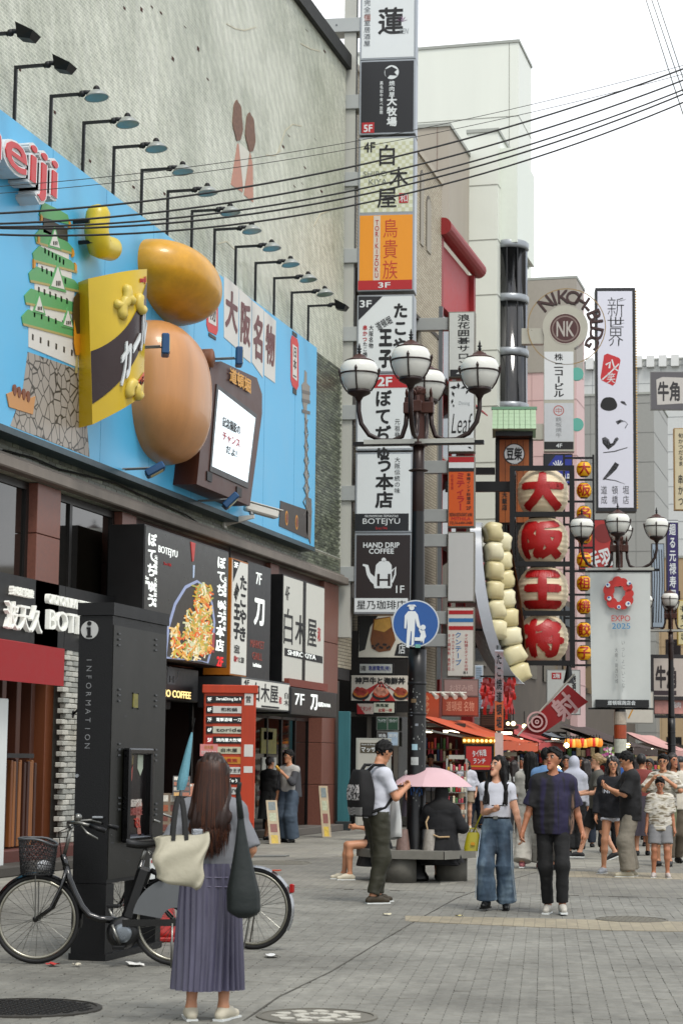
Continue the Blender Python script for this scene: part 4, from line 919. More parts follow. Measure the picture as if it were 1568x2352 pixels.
out = MB(); a0 = pn.loc(206, 1510); a1 = pn.loc(201, 1727)
mn = v[:, :2].min(0); sz = v[:, :2].max(0)-mn; fi = []
xs_ = 0; lets = 'INFORMATION'; W_ = pn.mpp(204, 1600)
for k, ch in enumerate(lets):
    g, gf = glyphs(ch, -.008); g = g.copy(); h = 13*W_; sc_ = h/.7
    cx = .5*(g[:, 0].min()+g[:, 0].max()); zc = a0[1]+(a1[1]-a0[1])*(k+.3)/11; uc = a0[0]+(a1[0]-a0[0])*k/11
    out = MB(); out.add([(uc+(q[1]-.35)*sc_, .001-q[2]*.004, zc-(q[0]-cx)*sc_) for q in g], gf); out.build('letter', mat('#8d8f90', .5), tt)
MB().lathe([(.015, 0), (.013, .01)], 10, (pn.loc(178, 1782)[0], 0, pn.loc(178, 1782)[1]), 'y').build('lock', ALU, tt)

rk = random.Random(6)
for k in range(26):
    u, z = rk.uniform(.05, uu1-.05), rk.choice((rk.uniform(.6, 1.2), rk.uniform(.6, 2.6))); MB().box(u, u+rk.uniform(.01, .09), -.0075, -.006, z, z+rk.uniform(.002, .006)).build('scuff', mat('#55565a', .6), bpy.data.objects['information_kiosk'])
F2.rect('notice', WHT, 343, 1972, 353, 2018, 3); F2.rect('notice_print', RED, 344, 1975, 352, 1981, 4)
# open umbrella-stand objects behind the woman: folded blue umbrella, menu stands
pl = Plane(AT(430, 1750, 30), R_(12)); t, F_ = on(pl, 'folded_umbrella', 'folded light blue umbrella standing upright behind the long-haired woman', 'umbrella')
a = F_.pl.loc(441, 1682); b = F_.pl.loc(415, 1815); n_ = 26
def um(u, v):
    r = (.012+.075*v**.7*(1+.12*math.sin(9*u*2*math.pi)))*(1 if v < .85 else 1-.35*(v-.85)/.15); an = u*2*math.pi
    return (a[0]+(b[0]-a[0])*v+r*math.cos(an), r*math.sin(an), a[1]+(b[1]-a[1])*v)
MB().grid(um, 24, 16, True).build('canopy', mat('#7fb0bd', .5, var=.25, scale=40), t, True)
d = Vector((b[0]-a[0], 0, b[1]-a[1])).normalized()
MB().tube([(a[0]-d.x*.22, 0, a[1]-d.z*.22), (a[0]+d.x*.05, 0, a[1]+d.z*.05)], .012, 8).build('tip', BLK, t)
MB().tube([(b[0], 0, b[1]), (b[0]+d.x*.7, 0, .35)], .012, 8).build('shaft', GREYM, t)
MB().lathe([(.14, 0), (.14, .04), (.1, .3), (.1, .36)], 16, (b[0]+d.x*.7, 0, 0)).build('stand', BLK, t)
pl = Plane(AT(392, 1850, 31), R_(20)); 
for k, (x0, y0, x1, y1, c, lb) in enumerate(((366, 1822, 412, 1912, '#8a7a66', 'menu stand with food photographs left of the woman'), (398, 1782, 437, 1830, '#25201f', 'dark menu card behind the folded umbrella'), (430, 1800, 455, 1830, '#a86a3a', 'menu card with orange band behind the woman'))):
    t, F_ = on(pl, 'menu_stand', lb, 'menu'); u0, u1, z0, z1 = F_.rc(x0, y0, x1, y1)
    MB().add([(u0, 0, z0), (u1, 0, z0), (u1, .14, z1), (u0, .14, z1), (u0, .03, z0), (u1, .03, z0), (u1, .17, z1), (u0, .17, z1)], [(0, 1, 2, 3), (7, 6, 5, 4), (0, 4, 5, 1), (1, 5, 6, 2), (2, 6, 7, 3), (3, 7, 4, 0)]).build('card', mat(c, .4, var=.3, scale=9), t)
    rr = random.Random(k); gx = 2; gz = 4
    for i in range(gx):
        for j in range(gz):
            a_, b_ = (i+.12)/gx, (i+.88)/gx; q0, q1 = (j+.15)/gz, (j+.8)/gz; y_ = lambda q: .14*q-.006
            MB().add([(u0+(u1-u0)*a_, y_(q0), z0+(z1-z0)*q0), (u0+(u1-u0)*b_, y_(q0), z0+(z1-z0)*q0), (u0+(u1-u0)*b_, y_(q1), z0+(z1-z0)*q1), (u0+(u1-u0)*a_, y_(q1), z0+(z1-z0)*q1)], [(0, 1, 2, 3)]).build('food_photo', mat(rr.choice(('#a8622c', '#c9a25a', '#d5d2c8', '#7a3d22', '#b8b4aa')), .4, var=.5, scale=30), t)
    MB().tube([((u0+u1)/2, .12, 0), ((u0+u1)/2, .12, (z0+z1)/2)], .015, 6).box((u0+u1)/2-.15, (u0+u1)/2+.15, 0, .25, 0, .015).build('post', BLK, t)
pl = Plane(AT(630, 1830, 36.5), R_(30))
for x0, y0, x1, y1, lb in ((612, 1838, 636, 1932, 'leaning board with yellow pictures beside the orange directory'), (733, 1805, 752, 1912, 'narrow leaning picture board at the granite pier')):
    t, F_ = on(Plane(AT(x0, 1850, 36.5 if x0 < 700 else 40), R_(30)), 'leaning_board', lb, 'board'); u0, u1, z0, z1 = F_.rc(x0, y0, x1, y1)
    MB().add([(u0, -.3, 0.01), (u1, -.3, .01), (u1, .05, z1), (u0, .05, z1), (u0, -.27, 0.01), (u1, -.27, .01), (u1, .08, z1), (u0, .08, z1)], [(0, 1, 2, 3), (7, 6, 5, 4), (0, 4, 5, 1), (1, 5, 6, 2), (2, 6, 7, 3), (3, 7, 4, 0)]).build('panel', mat('#b3a58a', .5, var=.4, scale=8), t)
    for j in range(4):
        q0, q1 = (j+.1)/4, (j+.85)/4; y_ = lambda q: -.3+.35*q-.005
        MB().add([(u0+.04, y_(q0), z1*q0), (u1-.04, y_(q0), z1*q0), (u1-.04, y_(q1), z1*q1), (u0+.04, y_(q1), z1*q1)], [(0, 1, 2, 3)]).build('picture', mat(('#c9b03c', '#8a4b3c', '#b4b9a0', '#7d8a8a')[j], .5, var=.5, scale=20), t)
# ================================================================ buildings beyond the corner
def M_brick(c1, c2, mort, bw=.22, bh=.075, ms=.008, bump=.6):
    m = bpy.data.materials.new('brickwork'); m.use_nodes = True; nt = m.node_tree; L = nt.links; bs = nt.nodes['Principled BSDF']
    g = nt.nodes.new('ShaderNodeTexCoord'); sp = nt.nodes.new('ShaderNodeSeparateXYZ'); cb = nt.nodes.new('ShaderNodeCombineXYZ'); ad = nt.nodes.new('ShaderNodeMath')
    L.new(g.outputs['Object'], sp.inputs[0]); L.new(sp.outputs[0], ad.inputs[0]); L.new(sp.outputs[1], ad.inputs[1]); L.new(ad.outputs[0], cb.inputs[0]); L.new(sp.outputs[2], cb.inputs[1])
    bt = nt.nodes.new('ShaderNodeTexBrick'); bt.inputs['Scale'].default_value = 1; bt.inputs['Brick Width'].default_value = bw; bt.inputs['Row Height'].default_value = bh
    bt.inputs['Mortar Size'].default_value = ms; bt.inputs['Color1'].default_value = C(c1); bt.inputs['Color2'].default_value = C(c2); bt.inputs['Mortar'].default_value = C(mort); L.new(cb.outputs[0], bt.inputs['Vector'])
    n = nt.nodes.new('ShaderNodeTexNoise'); n.inputs['Scale'].default_value = .8; n.inputs['Detail'].default_value = 6; L.new(cb.outputs[0], n.inputs['Vector'])
    r = nt.nodes.new('ShaderNodeMapRange'); r.inputs['To Min'].default_value = .75; r.inputs['To Max'].default_value = 1.15; L.new(n.outputs['Fac'], r.inputs[0])
    mx = nt.nodes.new('ShaderNodeMix'); mx.data_type = 'RGBA'; mx.blend_type = 'MULTIPLY'; mx.inputs[0].default_value = 1; L.new(bt.outputs['Color'], mx.inputs[6]); L.new(r.outputs[0], mx.inputs[7])
    L.new(mx.outputs[2], bs.inputs['Base Color']); bs.inputs['Roughness'].default_value = .7
    bp = nt.nodes.new('ShaderNodeBump'); bp.inputs['Strength'].default_value = bump; bp.inputs['Distance'].default_value = .012; bp.invert = True; L.new(bt.outputs['Fac'], bp.inputs['Height']); L.new(bp.outputs[0], bs.inputs['Normal'])
    return m
def corner(px, py, X):
    """Y and z where the picture point meets the plane at X"""
    d = ray(px, py); k = X/d.x; return d.y*k, EYE+d.z*k
def seams(t, u0, u1, y, z0, z1, dz, du, m, parent=None):
    """thin raised joint covers on a clad wall"""
    mb = MB(); z = z0+dz
    while z < z1: mb.box(u0, u1, y-.012, y, z-.015, z+.015); z += dz
    if du:
        u = u0+du
        while u < u1: mb.box(u-.012, u+.012, y-.011, y, z0, z1); u += du
    return mb.build('panel_joint', m, t)
# beige brick building behind the sign columns; local x = street direction, local -y = street
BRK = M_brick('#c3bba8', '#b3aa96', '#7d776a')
Xb = XF-.1; ya = Y_END+.25; yb = corner(1012, 900, Xb)[0]; zt = corner(963, 358, Xb)[1]; zs = corner(955, 720, Xb)[1]
t = thing('brick_building', 'pale brick building with arched slot windows behind the stacked signs', 'building', (Xb, 0, 0), R_(90))
MB().box(ya, yb, 0, 9, zs, zt).build('upper_wall', BRK, t)
MB().box(ya-.02, yb+.02, -.05, 9, zt, zt+.15).build('coping', mat('#b9b3a6', .8), t)
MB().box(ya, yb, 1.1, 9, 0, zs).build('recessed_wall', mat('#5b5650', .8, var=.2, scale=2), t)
pa, pb = Plane((Xb, 0, 0), R_(90)).loc(962, 1200)[0], Plane((Xb, 0, 0), R_(90)).loc(1001, 1200)[0]
MB().box(pa, pb, 0, 1.1, 2.6, zs-.003).build('pier', BRK, t)
MB().box(ya, ya+1.2, 0, 1.1, 3.6, zs-.003).build('pier', BRK, t)
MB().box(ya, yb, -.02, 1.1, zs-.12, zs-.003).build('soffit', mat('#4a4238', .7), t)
pB = Plane((Xb, 0, 0), R_(90))
for (x0, x1, y0, y1) in ((964, 971, 385, 560), (978, 988, 443, 578)):
    a_, z1_ = pB.loc(x0, y0); b_, z0_ = pB.loc(x1, y1); n = 8; w = b_-a_
    pts = [(a_, z0_), (b_, z0_), (b_, z1_-w/2)]+[(a_+w/2+w/2*math.cos(math.pi*i/n), z1_-w/2+w/2*math.sin(math.pi*i/n)) for i in range(1, n)]+[(a_, z1_-w/2)]
    MB().prism(pts, -.015, .02).build('window_recess', mat('#6f6a60', .7), t)
    MB().prism([(p[0]*.86+(a_+b_)*.07, p[1]-.1) for p in pts], -.03, .0).build('window_panel', mat('#a39d90', .6), t)
for (z, q) in ((4.2, .5), (6.4, .5), (8.6, .5)):
    MB().box(ya+1.3, pa-.1, 1.0, 1.12, z, z+1.4).build('window', glass('#2a2c2c'), t)
for q, (u, z) in enumerate(((pb+.25, 7.6), (pb+.3, 5.2), (pb+.25, 9.6))):
    a_ = MB().box(u, u+.8, .55, 1.0, z, z+.6, .02).build('air_conditioner', mat('#b4b4ac', .5), t); MB().lathe([(.22, 0), (.22, .01)], 16, (u+.4, .55, z+.3), 'y').build('fan_grille', DGREY, a_)
for u in (pa-.12, pb+.12): MB().tube([(u, .02, 2.6), (u, .02, zs-.15)], .04, 8).build('downpipe', mat('#9a958a', .5), t)
# red fronted building with a round red roof beam
Xr = XF-.15; ra = yb+.05; rb_ = corner(1088, 900, Xr)[0]; rz_ = corner(1009, 520, Xr)[1]
t = thing('red_building', 'red framed building with a round red roof beam beyond the brick building', 'building', (Xr, 0, 0), R_(90)); RD = mat('#9c2a2c', .55, var=.1, streak=True); PK = mat('#b5474b', .55, var=.1)
MB().box(ra, rb_, .3, 8, 0, rz_-.2).build('wall', mat('#83807a', .7), t)
MB().tube([(ra-.15, -.1, rz_), (rb_+.15, -.1, rz_)], .25, 16).build('roof_beam', RD, t)
for u in (ra+.12, rb_-.2): MB().box(u-.14, u+.14, -.05, .3, 0, rz_-.25).build('column', RD, t)
zp = corner(1040, 720, Xr)[1]
MB().box(ra+.27, rb_-.35, .1, .3, zp, rz_-.3).build('red_panel', PK, t)
for k in range(4):
    z0 = zp-2.3*(k+1)
    if z0 < 3: break
    w = MB().box(ra+.27, rb_-.35, .22, .3, z0+.3, z0+2.2).build('window', glass('#3a3d3e'), t)
    MB().box(ra+.27, rb_-.35, .18, .3, z0+.2, z0+.29).build('sill', mat('#b9b6ae', .6), w); MB().box((ra+rb_)/2-.04, (ra+rb_)/2+.04, .17, .22, z0+.3, z0+2.2).build('mullion', RD, w)
    MB().add([(ra+.3, 0.15, z0+.2), (rb_-.4, .15, z0+.2), (rb_-.4, -.5, z0-.25), (ra+.3, -.5, z0-.25), (ra+.3, 0.15, z0+.15), (rb_-.4, .15, z0+.15), (rb_-.4, -.5, z0-.3), (ra+.3, -.5, z0-.3)], [(0, 3, 2, 1), (4, 5, 6, 7), (2, 3, 7, 6), (1, 2, 6, 5), (0, 4, 7, 3)]).build('awning', PK, t)
# taller blocks: faces along the street at X, near corner given in the photograph
def block(name, label, px, py, X, px_end, wleft, m, jm, dz=2.2, du=2.4, extra=None):
    y0, z1 = corner(px, py, X); y1 = corner(px_end, py+(1763-py)*(px_end-px)/(2005-px), X)[0]
    t = thing(name, label, 'building', (X, y0, 0), 0)
    MB().box(-wleft, 0, 0, y1-y0, 0, z1).build('wall', m, t)
    seams(t, -wleft, 0, 0, 0, z1, dz, du, jm)
    mb = MB(); z = dz
    while z < z1: mb.box(0, .012, 0, y1-y0, z-.015, z+.015); z += dz
    mb.build('panel_joint', jm, t)
    MB().box(-wleft-.05, .05, -.05, y1-y0+.05, z1, z1+.12).build('coping', mat('#a9aca6', .6), t)
    return t, y0, y1, z1
JM = mat('#a3a49c', .7)
block('beige_block', 'beige rendered block rising behind the pale brick building', 1031, 290, -13.2, 1080, 6, mat('#b3ada2', .8, var=.1, scale=1.5, streak=True), mat('#96887f', .8), 30, 1.4)
CLAD = mat('#dee1d9', .45, var=.06, scale=.6, streak=True)
t, y0, y1, z1 = block('white_tower', 'tall white clad tower with rust streaks against the sky', 1190, 97, -14.0, 1219, 16, CLAD, JM, 3.6, 5.2)
for k, (x, z, h) in enumerate(((-10.8, z1-1.6, 2.2), (-14.2, z1-4.6, 2.8), (-6.5, z1-.8, .9))): MB().box(x-.1, x+.1, -.018, 0, z-h, z).build('rust_stain', mat('#b59a72', .8, var=.3), t)
MB().box(-8.6, -4.6, -.03, 0, z1-13, z1-11.2).build('vent_panel', mat('#c3c6c2', .5), t)
t, y0, y1, z1 = block('white_block', 'white clad street block with a projecting cornice left of the glass bay', 1142, 302, -12.2, 1186, 1.05, mat('#dcdfd7', .45, var=.05, scale=.8), JM, 1.95, 0)
MB().add([(0, 1.0, 9.8), (.55, 1.0, 10.6), (.55, y1-y0, 10.6), (0, y1-y0, 9.8), (0, 1.0, 10.7), (.55, 1.0, 10.7), (.55, y1-y0, 10.7), (0, y1-y0, 10.7)], [(0, 1, 2, 3), (7, 6, 5, 4), (0, 4, 5, 1), (1, 5, 6, 2), (2, 6, 7, 3), (3, 7, 4, 0)]).build('cornice', mat('#b9beb4', .5), t)
MB().add([(0, 1.0, z1-4.6), (.6, 1.0, z1-3.7), (.6, y1-y0, z1-3.7), (0, y1-y0, z1-4.6), (0, 1.0, z1-3.4), (.6, 1.0, z1-3.4), (.6, y1-y0, z1-3.4), (0, y1-y0, z1-3.4)], [(0, 1, 2, 3), (7, 6, 5, 4), (0, 4, 5, 1), (1, 5, 6, 2), (2, 6, 7, 3), (3, 7, 4, 0)]).build('cornice', mat('#9fa49a', .5), t)
p = AT(1181, 930, 69); zlo, zhi = p.z, AT(1180, 545, 69).z
t = thing('glass_bay', 'dark curved glass bay with silver bands on the white tower', 'building', (p.x-.3, p.y+.6, 0))
MB().lathe([(0.64*k, zlo-9+(zhi-zlo+9)*0) for k in (1,)]+[(.64, zhi)], 28).build('glass', glass('#17181a', .08), t, True)
for z in np.linspace(zlo, zhi, 4): MB().lathe([(.65, z-.14), (.69, z-.1), (.69, z+.1), (.65, z+.14)], 28).build('band', ALU, t, True)
for k in range(5): a = R_(205+k*34); MB().box(0.64*math.cos(a)-.016, 0.64*math.cos(a)+.016, 0.64*math.sin(a)-.016, 0.64*math.sin(a)+.016, zlo-9, zhi).build('mullion', DGREY, t)
MB().box(-1.2, -.2, .3, 3, 0, zhi+.3).build('backing', mat('#c2c5bd', .5), t)
MB().box(-.9, .4, -.66, 3, zhi+.01, zhi+3.4).build('upper_wall', mat('#dadfd6', .45, var=.05), t)
t, y0, y1, z1 = block('pink_building', 'pale pink clad building in the middle distance', 1322, 640, -11.8, 1340, 9.5, mat('#cfb6b4', .6, var=.05, scale=1), mat('#b89f9d', .7), 2.4, 1.9)
MB().box(-3.1, .02, -.05, 2, z1-4, z1+.02).build('stair_block', mat('#a7a29a', .7), t)
block('grey_building', 'grey building behind the long white sign at the right', 1500, 905, -11, 1532, 7, mat('#a2a39f', .6), mat('#8d8e8b', .7), 1.6, 1.2)
t, y0, y1, z1 = block('grid_building', 'white gridded building at the far right skyline', 1640, 822, -9.5, 1660, 14, mat('#c8cac8', .5), mat('#8b8f90', .6), 1.15, 1.5)
for k in range(14): MB().box(-10.8+k*.8, -10.3+k*.8, -.4, -.02, z1-.5, z1+.25).build('roof_vent', mat('#d5d6d4', .5), t)
t, y0, y1, z1 = block('tan_building', 'tan building far down the street at the right edge', 1662, 1280, -7.5, 1690, 6, mat('#b7a488', .7), mat('#9a8a72', .7), 2.6, 1.3)
for r in range(4):
    for k in range(5): MB().box(-7.5+k*1.45, -6.7+k*1.45, -.03, 0, 1.5+r*2.6, 3.0+r*2.6).build('window', glass('#33383a'), t)
# street-level mass behind the shop fronts
t = thing('shop_row', 'long low row of shop buildings lining the street behind the awnings', 'building', (XF-.6, 0, 0), R_(90))
MB().box(rb_+.1, 125, 0, 6, 0, 8.2).build('wall', mat('#6f675e', .8, var=.3, scale=1.2), t)
for k in range(12): MB().box(rb_+1+k*5, rb_+4.4+k*5, -.06, 0, 4.6, 6.6).build('window', glass('#2b2e30'), t)
for k in range(6): MB().box(rb_+.3+k*10, rb_+9.5+k*10, -.12, 0, 7.1, 7.9).build('fascia', mat(('#8a5a4a', '#b9b3a6', '#4c555a', '#a04038', '#8d8a80', '#3b4a52')[k], .6), t)
t = thing('end_building', 'pale building closing the far end of the street', 'building', (-4, 150, 0)); MB().box(-30, 60, 0, 10, 0, 17).build('wall', mat('#b3aea4', .7), t)
for r in range(4):
    for k in range(22): MB().box(-28+k*4, -26+k*4, -.05, 0, 2+r*3.6, 4.2+r*3.6).build('window', glass('#3a4044'), t)

# ================================================================ first stack of projecting signs
ST = mat('#b2b5b3', .4, .35, var=.08, scale=2)
C1 = Plane(AT(890, 1000, 45.3), R_(7))
c1a, c1b = C1.loc(823, 800)[0], C1.loc(945, 800)[0]
def zpx(pl, x, y): return pl.loc(x, y)[1]
t = thing('sign_frame', 'tall steel frame with cross brackets carrying the stacked shop signs', 'frame', (C1.o.x, C1.o.y, 0), C1.rz)
zb0, zt0 = zpx(C1, 885, 1412), zpx(C1, 885, -60)
MB().box(c1a-.42, c1a-.14, .1, .4, zb0-.5, zt0).build('mast', mat('#bcbdb6', .6, var=.08, scale=2, streak=True), t)
for y in (55, 232, 410, 586, 766, 946, 1132, 1318):
    z = zpx(C1, 800, y); MB().box(c1a-.95, c1a-.03, .04, .5, z-.17, z+.17, .01).build('bracket', ST, t)
    for q in (-.8, -.6): MB().lathe([(.022, 0), (.022, .012)], 8, (c1a+q, .04, z), 'y').build('bolt', GREYM, t)
def sbox(label, y0, y1, face, pl=C1, a=None, b=None, thick=.55, frame=ALU, xm=885, name='projecting_sign', rim=.045):
    a = c1a if a is None else a; b = c1b if b is None else b
    z0, z1 = zpx(pl, xm, y1), zpx(pl, xm, y0)
    tt, F_ = on(pl, name, label, 'sign'); MB().box(a-rim, b+rim, .006, thick, z0-rim, z1+rim, .01).build('box', frame, tt)
    MB().box(a, b, -.002, .012, z0, z1).build('panel', face, tt); return tt, F_
SW = mat('#cfd3d3', .4, var=.04, scale=2, emit=.06)
t, F_ = sbox('white izakaya sign with a brush character and lotus, topmost of the stack', -60, 132, SW)
F_.text('蓮', INK, 868, 18, 926, 78, .04); F_.text('完全個室居酒屋', mat('#6d7175', .5), 836, 0, 850, 106, .0, 2, True); F_.text('個', mat('#b07a6e', .5), 836, 34, 850, 48, .0, 3); F_.text('REN', mat('#9aa0a2', .5), 917, 66, 938, 77, 0, shear=.2)
for a in range(5): F_.poly('lotus', mat('#8a6a86', .5), [(924, 50), (924+9*math.cos(a*.6+.4)-3, 50-9*math.sin(a*.6+.4)), (924+12*math.cos(a*.6+.35), 50-14*math.sin(a*.6+.35))], 2)
t, F_ = sbox('black grill restaurant sign with a white bull disc and red 5F tab', 141, 304, mat('#1b1d23', .4, var=.05))
F_.disc('emblem', SW, 899, 166, 16, 2); F_.poly('emblem', mat('#1b1d23', .4), [(884, 160), (899, 153), (912, 160), (905, 166), (912, 174), (895, 173), (888, 181), (884, 170)], 3)
F_.text('焼肉屋', SW, 893, 186, 906, 222, .03, 2, True); F_.text('大牧場', SW, 888, 222, 911, 290, .06, 2, True); F_.text('黒毛和牛食べ放題', SW, 872, 187, 879, 262, .02, 2, True); F_.rect('floor_tab', RED, 831, 282, 859, 305, 2); F_.text('5F', SW, 835, 287, 855, 303, .04, 3)
t, F_ = sbox('pale chequered pub sign with large black characters at 4F', 318, 487, mat('#cfd2c4', .4, var=.05, emit=.05))
ck = MB(); z0, z1 = zpx(C1, 885, 486), zpx(C1, 885, 319)
nx = 14; cw = (c1b-c1a)/nx; nz = int((z1-z0)/cw)
for i in range(nx):
    for j in range(nz):
        if (i+j) % 2: ck.box(c1a+i*cw, c1a+(i+1)*cw, -.004, .002, z0+j*cw, z0+(j+1)*cw)
ck.build('chequer', mat('#c6c8ae', .45), t)['kind'] = 'stuff'
F_.text('4F', INK, 835, 327, 861, 350, .03, 3); F_.text('白', INK, 871, 333, 906, 380, .02, 3); F_.text('木', INK, 894, 384, 936, 430, .02, 3); F_.text('屋', INK, 866, 434, 910, 477, .02, 3); F_.text('SHIRO', mat('#7d8278', .5), 834, 394, 888, 404, -.01, 3); F_.text('KIYA', mat('#7d8278', .5), 847, 412, 888, 423, -.01, 3); F_.rect('seal', RED, 916, 444, 937, 466, 3); F_.text('和', SW, 918, 446, 935, 464, .0, 4)
t, F_ = sbox('yellow grilled chicken bar sign with a red 3F strip', 494, 664, mat('#d99a22', .4, var=.03, emit=.06))
F_.rect('strip', mat('#cfc5b8', .5), 858, 496, 872, 645, 2); F_.text('TORIKIZOKU', RED, 861, 506, 869, 638, .02, 3, True, gap=-.15); F_.text('鳥貴族', mat('#bf4a2c', .5), 880, 503, 912, 640, -.005, 2, True, gap=.02); F_.rect('floor_strip', RED, 822, 645, 946, 664, 3); F_.text('3F', SW, 868, 649, 896, 661, .03, 4)
t, F_ = sbox('white octopus ball shop sign with dark corner flash at 3F', 681, 852, SW)
F_.poly('corner', mat('#20222b', .5), [(823, 681), (878, 681), (823, 736)], 2); F_.text('3F', SW, 826, 690, 853, 706, .04, 3); F_.text('たこやき', INK, 903, 697, 934, 850, .07, 2, True); F_.text('王子', INK, 870, 756, 900, 845, .09, 2, True); F_.text('道頓堀', INK, 862, 733, 900, 752, .02, 2, rot=.5)
F_.text('大阪名物', INK, 847, 747, 857, 800, .03, 2, True); F_.text('串かつ', RED, 833, 747, 843, 784, .05, 2, True); F_.text('たこ焼き', INK, 833, 786, 843, 830, .03, 2, True)
t, F_ = sbox('white okonomiyaki sign with a red 2F header and hiragana', 862, 1030, SW)
F_.rect('header', RED, 823, 862, 946, 890, 2); F_.text('2F', SW, 867, 866, 900, 887, .05, 3); F_.text('ぼてぢゅ', INK, 863, 896, 898, 1058, .06, 2, True, gap=.02); F_.text('元祖登録', INK, 906, 963, 918, 1022, .0, 2, True); F_.text('since', RED, 838, 1011, 858, 1020, 0, 2)
t, F_ = sbox('white okonomiyaki main store sign with black BOTEJYU band', 1043, 1219, SW)
F_.text('う本店', INK, 862, 1049, 903, 1167, .06, 2, True, gap=.03); F_.text('大阪伝統の味', INK, 906, 1050, 918, 1133, .0, 2, True); F_.rect('band', mat('#151920', .4), 815, 1180, 938, 1219, 2); F_.text('OKONOMIYAKI TEPPANYAKI', SW, 837, 1183, 914, 1188, 0, 3); F_.text('BOTEJYU', SW, 833, 1191, 918, 1207, .0, 3); F_.text('Since 1946', RED, 862, 1210, 889, 1216, .02, 3)
t, F_ = sbox('brown coffee shop sign with white pot, lowest of the stack', 1229, 1406, mat('#2f1d19', .45, var=.06))
F_.rect('band', SW, 814, 1374, 936, 1406, 2); F_.text('HAND DRIP', SW, 834, 1246, 917, 1258, .04); F_.text('COFFEE', SW, 847, 1260, 904, 1272, .04); F_.text('1F', SW, 909, 1345, 928, 1362, .02); F_.text('星乃珈琲店', INK, 819, 1379, 932, 1400, .02, 3)
F_.poly('pot', SW, [(863, 1298), (871, 1290), (882, 1287), (893, 1290), (899, 1298), (900, 1345), (897, 1351), (860, 1351), (858, 1345)], 2); F_.disc('pot_knob', SW, 881, 1286, 5, 2); F_.line('pot_spout', SW, [(833, 1297, 4), (842, 1300, 8), (846, 1318, 9), (855, 1330, 14), (864, 1336, 18)], 8); F_.line('pot_handle', SW, [(899, 1312), (908, 1303), (907, 1320), (900, 1338)], 4); F_.text('H', mat('#2f1d19', .45), 866, 1318, 896, 1346, .02, 3)

# ================================================================ second stack of signs
C2 = Plane(AT(1060, 1200, 53), R_(7)); c2a, c2b = C2.loc(1030, 1100)[0], C2.loc(1087, 1100)[0]
t = thing('sign_frame', 'grey steel brackets of the second stack of signs on the brick pier', 'frame', (C2.o.x, C2.o.y, 0), C2.rz)
MB().box(c2a-.3, c2a-.2, .12, .3, zpx(C2, 1060, 1560), zpx(C2, 1060, 700)).build('mast', GREYM, t)
for y in (742, 1071, 1183, 1240, 1357, 1418, 1470):
    z = zpx(C2, 1000, y); MB().box(c2a-.95, c2a-.04, .1, .32, z-.17, z+.17, .01).build('bracket', ST, t)
def s2(label, y0, y1, face): return sbox(label, y0, y1, face, C2, c2a, c2b, .35, mat('#8d8b82', .5, .3), 1058, rim=.03)
t, F_ = s2('white salon sign with vertical black characters, top of the second stack', 718, 864, mat('#c9ccc8', .4, emit=.05)); F_.text('浪花囲碁サロン', INK, 1050, 722, 1078, 842, .03, 2, True); F_.rect('floor_strip', mat('#24262c', .5), 1033, 849, 1091, 864, 2); F_.text('4F', SW, 1047, 852, 1075, 862, .03, 3)
t, F_ = s2('white dining bar sign with leaf sprays and script lettering', 877, 1036, SW); F_.text('Leaf', INK, 1036, 950, 1084, 995, -.005, 2, shear=.25)
for x, y, r, a in ((1042, 890, 9, 0), (1052, 886, 8, 1.5), (1064, 890, 7, 2.8), (1078, 888, 10, .6), (1040, 905, 7, 1.2), (1072, 900, 6, 2), (1038, 922, 6, 1.8), (1041, 932, 4, 1.5), (1078, 1028, 5, .4)): F_.poly('leaf', INK, [(x+r*math.cos(a), y+r*math.sin(a)), (x-r*.45*math.sin(a), y+r*.45*math.cos(a)), (x-r*math.cos(a), y-r*math.sin(a)), (x+r*.45*math.sin(a), y-r*.45*math.cos(a))], 2)
F_.text('Dining', mat('#a9b0b2', .5), 1053, 922, 1078, 932, -.01, 2)
t, F_ = s2('orange indian restaurant sign with red, white and dark header bands', 1050, 1208, mat('#cf6a22', .45, var=.04)); F_.rect('band', RED, 1030, 1050, 1088, 1062, 2); F_.rect('band', SW, 1030, 1062, 1088, 1075, 2); F_.rect('band', mat('#202227', .5), 1030, 1075, 1088, 1083, 2)
F_.text('ミティラー', RED, 1048, 1086, 1066, 1172, .05, 2, True, gap=-.02); F_.text('本格インド料理店', INK, 1071, 1086, 1080, 1158, .03, 2, True); F_.text('2F', INK, 1070, 1163, 1081, 1171, .03); F_.text('INDIAN RESTAURANT & BAR', INK, 1032, 1178, 1084, 1186, .02); F_.text('MITHILA', RED, 1036, 1188, 1080, 1195, .04); F_.text('TEL06-6484-0480', INK, 1032, 1198, 1084, 1204, .01); F_.text('印度食堂', RED, 1035, 1090, 1041, 1124, 0, 2, True)
t, F_ = s2('blank pale grey sign box in the second stack', 1224, 1380, mat('#bfc0be', .45, var=.03, emit=.04))
t, F_ = s2('white thai restaurant sign with red and blue stripes, bottom of second stack', 1397, 1552, mat('#cbc9c2', .45, emit=.05))
for y, m_ in ((1402, RED), (1420, mat('#3d7fb0', .5)), (1438, RED)): F_.rect('band', m_, 1030, y, 1086, y+9, 2)
F_.text('クンテーブ', mat('#3d7fb0', .5), 1045, 1452, 1059, 1528, .03, 2, True); F_.text('タイ料理とタイスキの店', RED, 1066, 1456, 1074, 1540, .01, 2, True); F_.text('タイカルチャースクール', RED, 1037, 1456, 1043, 1540, .01, 2, True); F_.text('タイ調味料 食材店', RED, 1028, 1456, 1034, 1540, .01, 2, True); F_.text('B1', INK, 1064, 1542, 1073, 1548, .02)
